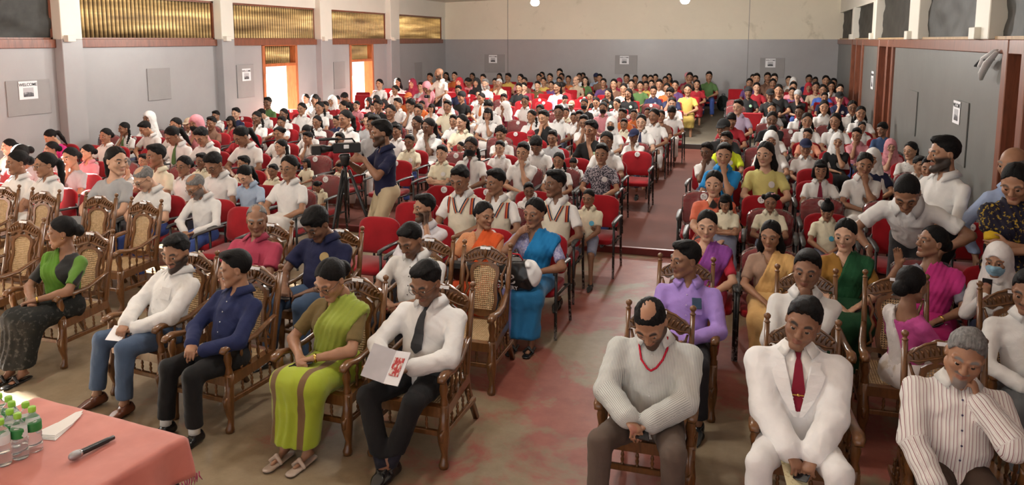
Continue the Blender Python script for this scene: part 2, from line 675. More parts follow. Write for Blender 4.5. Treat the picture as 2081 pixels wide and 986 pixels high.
# --- left wall: solid low wall with door openings, clerestory above
DOORS_L = [(3.9, 5.3), (7.35, 8.75), (16.02, 17.50), (20.20, 21.66)]
ys = [-3.2] + [v for d in DOORS_L for v in d] + [YB]
mb = MB()
for i in range(0, len(ys), 2): mb.box((XL - .28, ys[i], 0), (XL, ys[i + 1], ZT))
wl = struct(mb.build('wall_left', GREY))
PIL = [(2.05, 2.45), (6.1, 6.5), (10.28, 10.70), (14.38, 14.80), (18.42, 19.00), (22.58, 23.22)]
for a, b_ in PIL:
    p = MB().box((XL - .02, a, 0), (XL + .17, b_, ZT), bevel=.008).build('pillar', GREY, wl)
    MB().box((XL - .28, a, ZT), (XL + .17, b_, 4.0), bevel=.008).build('pillar_head', CREAM2, p)
    MB().box((XL + .16, a + .04, ZT - .04), (XL + .26, a + .20, ZT + .07), bevel=.006).build('bracket', CREAM2, p)
MB().box((XL - .28, -3.2, ZW), (XL + .02, YB, 4.0)).build('lintel_beam', CREAM2, wl)


def corrugated():
    m, nt, b = new_mat('amber_corrugated_sheet')
    tc = nt.nodes.new('ShaderNodeTexCoord')
    mp = nt.nodes.new('ShaderNodeMapping'); mp.inputs['Scale'].default_value = (1, .25, 3.0)
    nt.links.new(tc.outputs['Object'], mp.inputs[0])
    n = nt.nodes.new('ShaderNodeTexNoise'); n.inputs['Scale'].default_value = 1.6; n.inputs['Detail'].default_value = 4
    nt.links.new(mp.outputs[0], n.inputs['Vector'])
    c = ramp(nt, n.outputs['Fac'], [(.3, (.20, .14, .075)), (.52, (.42, .33, .19)), (.72, (.70, .60, .40))])
    at = nt.nodes.new('ShaderNodeAttribute'); at.attribute_name = 'rib_light'
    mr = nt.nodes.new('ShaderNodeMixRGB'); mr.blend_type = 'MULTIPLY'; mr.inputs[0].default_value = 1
    nt.links.new(c, mr.inputs[1]); nt.links.new(ramp(nt, at.outputs['Fac'], [(.25, (.28, .25, .22)), (.8, (1.0, 1.0, .95))]), mr.inputs[2]); c = mr.outputs[0]  # light through the ribs painted into the colour: bright crests, dark troughs
    nt.links.new(c, b.inputs['Base Color'])
    b.inputs['Roughness'].default_value = .55
    tr = nt.nodes.new('ShaderNodeBsdfTranslucent'); nt.links.new(c, tr.inputs[0])
    mx = nt.nodes.new('ShaderNodeMixShader'); mx.inputs[0].default_value = .22
    out = nt.nodes['Material Output']
    nt.links.new(b.outputs[0], mx.inputs[1]); nt.links.new(tr.outputs[0], mx.inputs[2]); nt.links.new(mx.outputs[0], out.inputs[0])
    return m


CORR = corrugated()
BLACKSHEET = simple('black_polythene', (.034, .032, .027), .55, var=.25, bumpk=.25, bscale=7, spec=.25)


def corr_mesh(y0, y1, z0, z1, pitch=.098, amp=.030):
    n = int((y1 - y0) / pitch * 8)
    vs = []; fs = []; rib_light = []
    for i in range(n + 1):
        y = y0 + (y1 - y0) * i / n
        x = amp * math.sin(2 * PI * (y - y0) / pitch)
        vs += [(x, y, z0), (x, y, z1), (x - .004, y, z1), (x - .004, y, z0)]; rib_light += [x / amp] * 4
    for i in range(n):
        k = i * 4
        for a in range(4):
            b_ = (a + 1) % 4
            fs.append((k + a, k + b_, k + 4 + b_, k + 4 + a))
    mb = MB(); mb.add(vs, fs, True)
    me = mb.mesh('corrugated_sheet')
    at = me.attributes.new('rib_light', 'FLOAT', 'POINT'); at.data.foreach_set('value', np.array(rib_light, np.float32) * .5 + .5)
    return me


def rag_sheet(y0, y1, z0, z1, seed, amp=.012, nx=26, nz=12):
    r = random.Random(seed)
    ph = [r.uniform(0, 6.3) for _ in range(6)]
    vs = []; fs = []
    for j in range(nz + 1):
        for i in range(nx + 1):
            u, w = i / nx, j / nz
            y = y0 + (y1 - y0) * u; z = z0 + (z1 - z0) * w
            d = amp * (math.sin(7 * u + 5 * w + ph[0]) + .7 * math.sin(17 * u - 9 * w + ph[1]) + .6 * math.sin(29 * u + 21 * w * u + ph[2]) + .5 * math.sin(11 * w + 3 * u + ph[3]))
            vs.append((d, y, z))
    for j in range(nz):
        for i in range(nx):
            a = j * (nx + 1) + i
            fs.append((a, a + 1, a + nx + 2, a + nx + 1))
    me = bpy.data.meshes.new('sheet'); me.from_pydata(vs, [], fs)
    me.polygons.foreach_set('use_smooth', [True] * len(fs))
    return me


bays = [(2.45, 6.1), (6.5, 10.28), (10.70, 14.38), (14.80, 18.42), (19.00, 22.58), (23.22, 27.20)]
for i, (a, b_) in enumerate(bays):
    mbf = MB()
    for (p, q) in (((a, ZT), (a + .04, ZW)), ((b_ - .04, ZT), (b_, ZW)), ((a, ZW - .04), (b_, ZW)), ((a, ZT), (b_, ZT + .03))):
        mbf.box((XL - .10, p[0], p[1]), (XL - .02, q[0], q[1]))
    w = struct(mbf.build('window_%d' % (i + 1), TRIMW))
    if i < 2:
        o = put('black_sheet', rag_sheet(a + .02, b_ - .02, ZT + .02, ZW, 5 + i), w, (XL - .03, 0, 0), BLACKSHEET)
    else:
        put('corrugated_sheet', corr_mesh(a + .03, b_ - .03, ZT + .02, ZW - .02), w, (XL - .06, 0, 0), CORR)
    t = struct(MB().box((XL - .02, a, ZT - .14), (XL + .045, b_, ZT), bevel=.006).build('trim_%d' % (i + 3), TRIMW))
MB().box((XL - .28, 27.2, ZT), (XL, YB, ZW)).build('wall_end', CREAM2, wl)
for i, (a, b_) in enumerate(DOORS_L):
    mbf = MB()
    for lo, hi in (((a, 0), (a + .10, ZT - .02)), ((b_ - .10, 0), (b_, ZT - .02)), ((a, ZT - .16), (b_, ZT - .0)), ((a + .1, 1.90), (b_ - .1, 1.97))):
        mbf.box((XL - .26, lo[0], lo[1]), (XL + .03, hi[0], hi[1]), bevel=.006)
    d = struct(mbf.build('door_%d' % (i + 1), wood_mat('orange_timber', (.42, .125, .04), .4, 3)))
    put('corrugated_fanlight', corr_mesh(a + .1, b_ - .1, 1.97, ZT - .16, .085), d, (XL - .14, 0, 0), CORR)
    # open leaf folded outwards
    MB().box((XL - 1.2, a + .02, .02), (XL - .28, a + .06, 1.9), bevel=.004).build('leaf', wood_mat('orange_timber', (.42, .125, .04)), d)

# --- back wall
wb_ = struct(MB().box((XL - .3, YB, 0), (XR + .3, YB + .25, ZT)).build('wall_back', GREY))
MB().box((XL - .3, YB - .004, ZT), (XR + .3, YB + .25, 5.2)).build('upper_wall', CREAM, wb_)
for x in (-8.73, -.30):
    MB().box((x - .008, YB - .012, .19), (x + .008, YB + .01, 4.4)).build('joint_strip', wall_mat('joint', (.17, .16, .15)), wb_)

# --- right wall: grey boarded bays between timber posts, door recesses dark
wr = struct(MB().box((XR + .12, -3.2, 0), (XR + .35, YB, ZT)).build('wall_right', DARKW))
for a, b_ in ((9.42, 16.45), (18.45, 21.05), (23.45, YB)):
    MB().box((XR - .005, a, 0), (XR + .13, b_, ZT - .15), bevel=.004).build('wall_panel', GREYR, wr)
for a, b_ in ((8.62, 9.42), (16.45, 16.62), (17.12, 18.45), (21.05, 21.25), (22.25, 23.45)):
    full = b_ - a < .3
    MB().box((XR - .05, a, 0), (XR + .14, a + .17 if not full else b_, ZT), bevel=.008).build('timber_post', TRIMW, wr)
    if not full:
        MB().box((XR - .05, b_ - .17, 0), (XR + .14, b_, ZT), bevel=.008).build('timber_post', TRIMW, wr)
struct(MB().box((XR - .04, 8.6, ZT - .15), (XR + .2, YB, ZT), bevel=.008).build('trim_10', TRIMW))
RP = [(10.02, 10.62), (14.10, 14.95), (19.0, 19.5), (23.25, 23.6)]
MB().box((XR, -3.2, ZW + .04), (XR + .35, YB, 5.2)).build('upper_wall', CREAM2, wr)
for a, b_ in RP:
    p = MB().box((XR - .05, a, ZT), (XR + .35, b_, ZW + .06), bevel=.01).build('pillar_head', CREAM2, wr)
    MB().box((XR - .12, b_ - .30, ZT), (XR - .04, b_ - .04, ZT + .14), bevel=.006).build('bracket', CREAM2, p)
rb = [(6.0, 10.02), (10.62, 14.10), (14.95, 19.0), (19.5, 23.25), (23.6, YB)]
for i, (a, b_) in enumerate(rb):
    w = struct(MB().box((XR + .02, a, ZT), (XR + .05, b_, ZT + .035)).box((XR + .02, a, ZT), (XR + .05, a + .04, ZW)).build('window_%d' % (i + 7), wood_mat('pale_batten', (.45, .30, .16), .6)))
    put('black_sheet', rag_sheet(a + .02, b_ - .02, ZT + .02, ZW + .05, 15 + i, .011), w, (XR + .10, 0, 0), BLACKSHEET)
    MB().box((XR + .20, a, ZT), (XR + .24, b_, ZW + .1)).build('backing', DARKW, w)

# --- ceiling
mb = MB()
for x0, x1, z0, z1 in ((XL - .3, -4.34, 3.90, 4.12), (-4.34, XR + .35, 4.12, 3.90)):
    mb.add([(x0, -3.2, z0), (x1, -3.2, z1), (x1, YB + .3, z1), (x0, YB + .3, z0), (x0, -3.2, z0 + .1), (x1, -3.2, z1 + .1), (x1, YB + .3, z1 + .1), (x0, YB + .3, z0 + .1)],
           [(0, 3, 2, 1), (4, 5, 6, 7), (0, 1, 5, 4), (1, 2, 6, 5), (2, 3, 7, 6), (3, 0, 4, 7)])
struct(mb.build('ceiling', wall_mat('ceiling_board', (.70, .64, .55), .06)))

# --- hanging bulbs
BULB = bpy.data.materials.new('lit_bulb'); BULB.use_nodes = True
_b = BULB.node_tree.nodes['Principled BSDF']
_b.inputs['Emission Color'].default_value = (1, .96, .9, 1); _b.inputs['Emission Strength'].default_value = 14
_b.inputs['Base Color'].default_value = (.9, .9, .9, 1)
FIXT = simple('white_plastic', (.75, .74, .72), .35)
ORD = ['first', 'second', 'third', 'fourth', 'fifth', 'sixth', 'seventh', 'eighth', 'ninth', 'tenth', 'eleventh', 'twelfth', 'thirteenth', 'fourteenth', 'fifteenth', 'sixteenth', 'seventeenth', 'eighteenth', 'nineteenth', 'twentieth', 'twenty-first', 'twenty-second', 'twenty-third', 'twenty-fourth']
for j, y in enumerate((4.6, 11.3, 18.0)):
    for i, x in enumerate((-8.5, -5.04, -1.58, 1.5)):
        zb = 3.43
        if i == 3 or (j == 2 and i == 0): continue
        e = empty('hanging_bulb', (x, y, zb))
        tag(e, 'white glowing hanging bulb %s from the window wall in the %s line of lamps' % (ORD[i], ORD[j]), 'lamp', 'hanging bulbs')
        MB().lathe([(-.10, .03), (-.085, .07), (-.04, .105), (.01, .10), (.06, .06), (.09, .03)], (0, 0, 0), n=14).build('globe', BULB, e)
        MB().lathe([(.09, .028), (.16, .028), (.17, .012)], (0, 0, 0), n=8).build('holder', FIXT, e)
        MB().tube([V(0, 0, .16), V(0, 0, 4.05 - zb)], .006, 5).build('flex', FIXT, e)
        ld = bpy.data.lights.new('bulb_light', 'POINT'); ld.energy = (80, 170, 620 if i == 1 else 480)[j]; ld.color = (1, .97, .92); ld.shadow_soft_size = .12
        lo = bpy.data.objects.new('bulb_light', ld); COL.objects.link(lo); lo.parent = e; lo.location = (0, 0, -.24)

# --- notice boards and posters
PAPER = simple('white_paper', (.82, .82, .84), .6, var=.02)
INK = simple('black_ink', (.02, .02, .022), .6)
PHOTO = None


def photo_mat():
    m, nt, b = new_mat('printed_photo')
    tc = nt.nodes.new('ShaderNodeTexCoord'); sp = nt.nodes.new('ShaderNodeSeparateXYZ')
    nt.links.new(tc.outputs['Generated'], sp.inputs[0])
    n = noise(nt, 3.5, 4, coord='Generated')
    a = nt.nodes.new('ShaderNodeMath'); a.operation = 'ADD'
    nt.links.new(sp.outputs[2], a.inputs[0]); nt.links.new(n, a.inputs[1])
    nt.links.new(ramp(nt, a.outputs[0], [(.55, (.03, .03, .032)), (.8, (.10, .10, .11)), (1.0, (.48, .48, .5))]), b.inputs['Base Color'])
    return m


PHOTO = photo_mat()


def text_mesh(s, size, ext=.001):
    c = bpy.data.curves.new('lettering', 'FONT'); c.body = s; c.size = size; c.extrude = ext; c.align_x = 'CENTER'; c.align_y = 'CENTER'; c.offset = size * .012
    o = bpy.data.objects.new('lettering', c); COL.objects.link(o)
    me = bpy.data.meshes.new_from_object(o)
    bpy.data.objects.remove(o); bpy.data.curves.remove(c)
    return me


def poster(M, w, h, label, tw=None):
    """in its own frame: x right, z up, facing -y"""
    e = bpy.data.objects.new('poster', None); COL.objects.link(e); e.matrix_world = M
    tag(e, label, 'poster', 'welcome posters')
    MB().box((-w / 2, -.003, -h / 2), (w / 2, 0, h / 2)).build('sheet', PAPER, e)
    me = text_mesh('WELCOME', w * .20)
    put('lettering', me, e, mat=INK, M=Matrix.Translation((0, -.0045, h * .30)) @ Matrix.Rotation(PI / 2, 4, 'X'))
    MB().box((-w * .27, -.006, -h * .36), (w * .27, -.003, h * .14)).build('photo', PHOTO, e)


BOARDM = wall_mat('grey_hardboard', (.285, .272, .268), .08, 3.0, .5)


def board(M, w, h, label, mat=None):
    o = MB().box((-w / 2, -.018, -h / 2), (w / 2, -.001, h / 2), bevel=.003).build('notice_board', mat or BOARDM, M=M)
    tag(o, label, 'board', 'grey wall boards')


LW = lambda y, z, d: Matrix.Translation((XL + d, y, z)) @ Matrix.Rotation(PI / 2, 4, 'Z')
BW = lambda x, z, d: Matrix.Translation((x, YB - d, z)) @ Matrix.Rotation(0, 4, 'Z')
RW = lambda y, z, d: Matrix.Translation((XR - d, y, z)) @ Matrix.Rotation(-PI / 2, 4, 'Z')
board(LW(9.72, 1.62, .0), .80, .56, 'grey hardboard square behind the poster nearest the overexposed window side')
poster(LW(9.70, 1.74, .024), .34, .29, 'white welcome poster on the wall beside the first grey pillar')
board(LW(12.62, 1.68, .0), .62, .62, 'bare grey hardboard square between two pillars of the window wall')
board(LW(15.35, 1.60, .0), .62, .75, 'grey hardboard square with a poster beside the first bright doorway')
poster(LW(15.37, 1.745, .024), .32, .28, 'white welcome poster to the left of the first bright doorway')
board(LW(19.6, 1.55, .0), .62, .75, 'grey hardboard square between the two bright doorways')
board(LW(25.0, 1.45, .0), .62, .62, 'grey hardboard square near the far corner behind the standing bald man')
for x, z, d in ((-9.30, 1.83, 'near the far corner of the window wall'), (-4.44, 1.83, 'in the middle of the far grey wall'), (.43, 1.77, 'over the side block on the far grey wall')):
    board(BW(x + .06, z - .16, 0), .78, .66, 'grey hardboard square ' + d)
    poster(BW(x, z, .024), .32, .29, 'white welcome poster ' + d)
board(RW(11.05, 1.38, .006), .62, .80, 'grey board set in the boarded wall, under the upright welcome poster', GREYR)
poster(RW(11.27, 1.62, .030), .36, .29, 'white welcome poster on the boarded wall above the standing bearded man')
board(RW(14.3, 1.35, .006), .70, .72, 'plain grey board set in the boarded wall, away from the poster', GREYR)
poster(RW(19.25, 1.64, .012), .36, .40, 'narrow white welcome poster on the wall strip between two timber posts')
# torn bunting tied to the timber post
e = empty('bunting_knot', (XR - .08, 9.75, 2.30)); tag(e, 'torn black and white bunting knotted to the timber post', 'bunting')
for k, (c, pts) in enumerate((((.7, .7, .7), [V(0, -.25, .12), V(-.03, -.05, .0), V(-.04, .10, -.12), V(-.03, .16, -.20)]), ((.02, .02, .02), [V(0, -.1, .03), V(-.03, .12, .02), V(-.04, .30, -.05)]), ((.75, .75, .75), [V(0, -.2, .14), V(-.04, .02, .05), V(-.05, .12, -.05)]))):
    MB().tube(pts, [.03, .05, .045, .02][:len(pts)], 6, flat=(1, .3)).build('strip', cloth(c), e)
# rucksack left by the far wall
F = Field(); F.ell(V(0, 0, .24), V(.20, .13, .27), .03); F.ell(V(0, -.10, .15), V(.14, .07, .12), .03); F.func(wob(4, 30, .01)); F.plane(V(0, 0, 0), (0, 0, -1))
e = empty('rucksack', (-1.02, 26.9, .19)); tag(e, 'dark green rucksack standing on the floor against the far wall', 'bag')
put('bag_body', sdf_mesh('bag_body', F, V(-.26, -.24, -.02), V(.26, .2, .56), .015), e, mat=cloth((.025, .035, .033)))
MB().tube([V(-.05, .02, .49), V(-.04, .0, .56), V(.04, .0, .56), V(.05, .02, .49)], .012, 6).build('loop', cloth((.02, .02, .02)), e)
# ------------------------------------------------------------------ chairs
RED = (.29, .006, .012)


def felt():
    m, nt, b = new_mat('red_felt')
    nt.links.new(ramp(nt, noise(nt, 7, 4), [(.3, mul(RED, .85)), (.7, mul(RED, 1.15))]), b.inputs['Base Color'])
    b.inputs['Roughness'].default_value = .9; b.inputs['Specular IOR Level'].default_value = .2
    b.inputs['Sheen Weight'].default_value = .25
    bump(nt, b, noise(nt, 300, 2), .3, .001)
    return m


FELT = felt()


def tube_mat():
    m, nt, b = new_mat('scuffed_black_steel')
    tc = nt.nodes.new('ShaderNodeTexCoord'); sp = nt.nodes.new('ShaderNodeSeparateXYZ'); nt.links.new(tc.outputs['Object'], sp.inputs[0])
    n = noise(nt, 45, 4, .7)
    # bare metal shows where feet have scuffed the lower legs
    r = nt.nodes.new('ShaderNodeMapRange'); r.inputs[1].default_value = .06; r.inputs[2].default_value = .36; r.inputs[3].default_value = .10; r.inputs[4].default_value = -.12
    nt.links.new(sp.outputs[2], r.inputs[0])
    a = nt.nodes.new('ShaderNodeMath'); nt.links.new(n, a.inputs[0]); nt.links.new(r.outputs[0], a.inputs[1])
    nt.links.new(ramp(nt, a.outputs[0], [(.56, (.012, .012, .012)), (.64, (.42, .41, .40))]), b.inputs['Base Color'])
    b.inputs['Roughness'].default_value = .4
    return m


STEEL = tube_mat()
ARMP = simple('black_arm_plastic', (.028, .028, .028), .45)
TAGP = simple('white_tag_card', (.78, .77, .76), .5, var=.02)


def plastic_mat():
    m, nt, b = new_mat('clear_plastic_wrap')
    out = nt.nodes['Material Output']
    g = nt.nodes.new('ShaderNodeBsdfGlossy'); g.inputs['Roughness'].default_value = .10
    t = nt.nodes.new('ShaderNodeBsdfTransparent')
    d = nt.nodes.new('ShaderNodeBsdfDiffuse'); d.inputs[0].default_value = (.8, .6, .6, 1)
    n = noise(nt, 9, 3, dist=1.5)
    bm_ = nt.nodes.new('ShaderNodeBump'); bm_.inputs['Strength'].default_value = 1.0; bm_.inputs['Distance'].default_value = .05
    nt.links.new(n, bm_.inputs['Height'])
    for s_ in (g, d): nt.links.new(bm_.outputs[0], s_.inputs['Normal'])
    fr = nt.nodes.new('ShaderNodeFresnel'); fr.inputs['IOR'].default_value = 1.55; nt.links.new(bm_.outputs[0], fr.inputs['Normal'])
    m1 = nt.nodes.new('ShaderNodeMixShader'); m1.inputs[0].default_value = .07
    nt.links.new(t.outputs[0], m1.inputs[1]); nt.links.new(d.outputs[0], m1.inputs[2])
    m2 = nt.nodes.new('ShaderNodeMixShader')
    nt.links.new(fr.outputs[0], m2.inputs[0]); nt.links.new(m1.outputs[0], m2.inputs[1]); nt.links.new(g.outputs[0], m2.inputs[2])
    nt.links.new(m2.outputs[0], out.inputs[0])
    return m


WRAP = plastic_mat()


def cushion(w, h, t, corner, round_top=.0, n=9, bulge=.012):
    """upright rounded pad in xz, thickness along y; origin at bottom centre"""
    pts = []
    cr = corner; ct = corner + round_top
    for cx, cz, r, a0 in ((w / 2 - cr, cr, cr, -90), (w / 2 - ct, h - ct * .62, ct, 0), (-w / 2 + ct, h - ct * .62, ct, 90), (-w / 2 + cr, cr, cr, 180)):
        for i in range(6):
            a = math.radians(a0 + 90 * i / 5)
            rz = r if cz < h * .4 else r * .62
            pts.append((cx + r * math.cos(a), cz + rz * math.sin(a)))
    vs = []; fs = []
    layers = [(-t / 2 - bulge, .55), (-t / 2 - bulge * .5, .86), (-t / 2 + .004, .975), (-t * .2, 1.0), (t * .2, 1.0), (t / 2, .97)]
    cz0 = h / 2; m = len(pts)
    for y, k in layers:
        for x, z in pts: vs.append((x * k, y, cz0 + (z - cz0) * k))
    for j in range(len(layers) - 1):
        for i in range(m):
            i2 = (i + 1) % m
            fs.append((j * m + i, j * m + i2, (j + 1) * m + i2, (j + 1) * m + i))
    fs.append(tuple(range(m - 1, -1, -1))); fs.append(tuple((len(layers) - 1) * m + i for i in range(m)))
    mb = MB(); mb.add(vs, fs, True)
    return mb.mesh('pad')


PAD_BACK = cushion(.44, .36, .045, .05, .10)
PAD_SEAT = cushion(.45, .43, .055, .06, .02)
COVER = cushion(.465, .39, .075, .05, .10, bulge=.02)
TB = Matrix.Translation((0, .165, .455)) @ Matrix.Rotation(math.radians(-11), 4, 'X')
TS = Matrix.Translation((0, .155, .405)) @ Matrix.Rotation(math.radians(92), 4, 'X')
LEGM = {}
for sx in (-1, 1):
    x = .245 * sx
    LEGM['f', sx] = MB().tube([V(x, -.27, 0), V(x, -.26, .595)], .0135, 7).mesh('leg')
    LEGM['r', sx] = MB().tube([V(x, .24, 0), V(x, .19, .30), V(x, .19, .57), V(x * .8, .20, .66)], .0135, 7).mesh('leg')
    LEGM['s', sx] = MB().tube([V(x, -.262, .385), V(x, .19, .365)], .011, 6).mesh('rail')
    mb = MB()
    mb.tube([V(x, -.315, .585), V(x, -.27, .608), V(x, -.05, .612), V(x, .16, .600), V(x, .20, .585)], [.012, .023, .025, .024, .016], 8, flat=(1.15, .55), up=(0, 0, 1))
    LEGM['a', sx] = mb.mesh('armrest')
CROSS = MB().tube([V(-.245, -.20, .385), V(.245, -.20, .385)], .011, 6).tube([V(-.245, .13, .37), V(.245, .13, .37)], .011, 6).mesh('crossbar')
DISC = disc_mesh(.040, .003)
STR = MB().tube([V(0, 0, 0), V(.004, -.003, -.05)], .0012, 4).mesh('string')
NUMB = MB()
for i, (a, b_, c, d) in enumerate(((-.02, .012, .016, .003), (-.018, -.004, .014, .003), (.004, -.004, .014, .003), (-.016, -.016, .010, .002))):
    NUMB.box((a, -.0048, b_ - d), (a + c, -.0035, b_ + d))
NUMB = NUMB.mesh('tag_print')
CHAIRS = []


def red_chair(loc, label, cover=False, tagged=True, rz=0.0, group='red conference chairs', lite=False):
    e = empty('conference_chair', loc, rz)
    tag(e, label, 'chair', group)
    put('seat', PAD_SEAT, e, mat=FELT, M=TS)
    b = put('backrest', PAD_BACK, e, mat=FELT, M=TB)
    for sx in (-1, 1):
        put('leg', LEGM['f', sx], e, mat=STEEL); put('leg', LEGM['r', sx], e, mat=STEEL)
        put('armrest', LEGM['a', sx], e, mat=ARMP)
        if not lite: put('side_rail', LEGM['s', sx], e, mat=STEEL)
    if not lite: put('crossbar', CROSS, e, mat=STEEL)
    if cover: put('plastic_cover', COVER, b, mat=WRAP, M=Matrix.Translation((0, 0, -.015)))
    if tagged:
        t = put('number_tag', DISC, b, mat=TAGP, M=Matrix.Translation((RND.uniform(-.02, .02), -.043 - (.02 if cover else 0), .310)))
        if not lite: put('print', NUMB, t, mat=INK)
    CHAIRS.append(e)
    return e


# ---- carved cane armchair
CW = wood_mat('polished_teak', (.155, .064, .019), .28, 5, .4)


def cane_mat(name, axes):
    m, nt, b = new_mat(name)
    out = nt.nodes['Material Output']
    tc = nt.nodes.new('ShaderNodeTexCoord'); sp = nt.nodes.new('ShaderNodeSeparateXYZ'); nt.links.new(tc.outputs['Object'], sp.inputs[0])
    pr = []
    for a in axes:
        mu = nt.nodes.new('ShaderNodeMath'); mu.operation = 'MULTIPLY'; mu.inputs[1].default_value = 2 * PI / .0165
        nt.links.new(sp.outputs[a], mu.inputs[0])
        c = nt.nodes.new('ShaderNodeMath'); c.operation = 'COSINE'; nt.links.new(mu.outputs[0], c.inputs[0]); pr.append(c.outputs[0])
    ad = nt.nodes.new('ShaderNodeMath'); ad.operation = 'ADD'
    nt.links.new(pr[0], ad.inputs[0]); nt.links.new(pr[1], ad.inputs[1])
    gt = nt.nodes.new('ShaderNodeMath'); gt.operation = 'GREATER_THAN'; gt.inputs[1].default_value = .78
    nt.links.new(ad.outputs[0], gt.inputs[0])
    f = noise(nt, 30, 3)
    nt.links.new(ramp(nt, f, [(.3, (.50, .33, .16)), (.7, (.68, .49, .28))]), b.inputs['Base Color'])
    b.inputs['Roughness'].default_value = .5
    bump(nt, b, ad.outputs[0], .6, .003)
    t = nt.nodes.new('ShaderNodeBsdfTransparent')
    mx = nt.nodes.new('ShaderNodeMixShader')
    nt.links.new(gt.outputs[0], mx.inputs[0]); nt.links.new(b.outputs[0], mx.inputs[1]); nt.links.new(t.outputs[0], mx.inputs[2])
    nt.links.new(mx.outputs[0], out.inputs[0])
    return m


CANE_B = cane_mat('woven_cane_back', (0, 1)); CANE_S = cane_mat('woven_cane_seat', (0, 1))


def ring_prism(outer, inner, z0, z1, M):
    n = len(outer)
    vs = [(x, y, z) for z in (z0, z1) for x, y in outer] + [(x, y, z) for z in (z0, z1) for x, y in inner]
    fs = []
    for i in range(n):
        j = (i + 1) % n
        fs += [(i, j, n + j, n + i), (2 * n + j, 2 * n + i, 3 * n + i, 3 * n + j), (n + i, n + j, 3 * n + j, 3 * n + i), (j, i, 2 * n + i, 2 * n + j)]
    mb = MB(); mb.add([tuple(M @ Vector(v)) for v in vs], fs)
    return mb


SEATZ = .40
# back plane: local x right, y up along the raked back, z towards the viewer(front)
rake = math.radians(-13)
BKM = Matrix.Translation((0, .150, SEATZ)) @ Matrix.Rotation(rake, 4, 'X') @ Matrix.Rotation(PI / 2, 4, 'X')


def violin(k=1.0, dx=0.0):
    prof = [(.0, .078), (.03, .092), (.09, .100), (.16, .090), (.22, .083), (.27, .092), (.31, .100), (.345, .090), (.365, .060), (.378, .03)]
    R_ = [(w + dx, .075 + h) for h, w in prof]
    return R_ + [(-x, y) for x, y in reversed(R_)]


def spindle(base, top, r=.010):
    base = np.asarray(base, float); top = np.asarray(top, float)
    L = float(np.linalg.norm(top - base)); p = []
    for i, (t, k) in enumerate(((0, .8), (.12, 1.25), (.17, .6), (.24, 1.0), (.38, 1.3), (.5, .7), (.62, 1.3), (.76, 1.0), (.83, .6), (.88, 1.25), (1, .8))):
        p.append((t * L, r * k))
    return MB().lathe(p, base, top - base, 7)


WC = {}


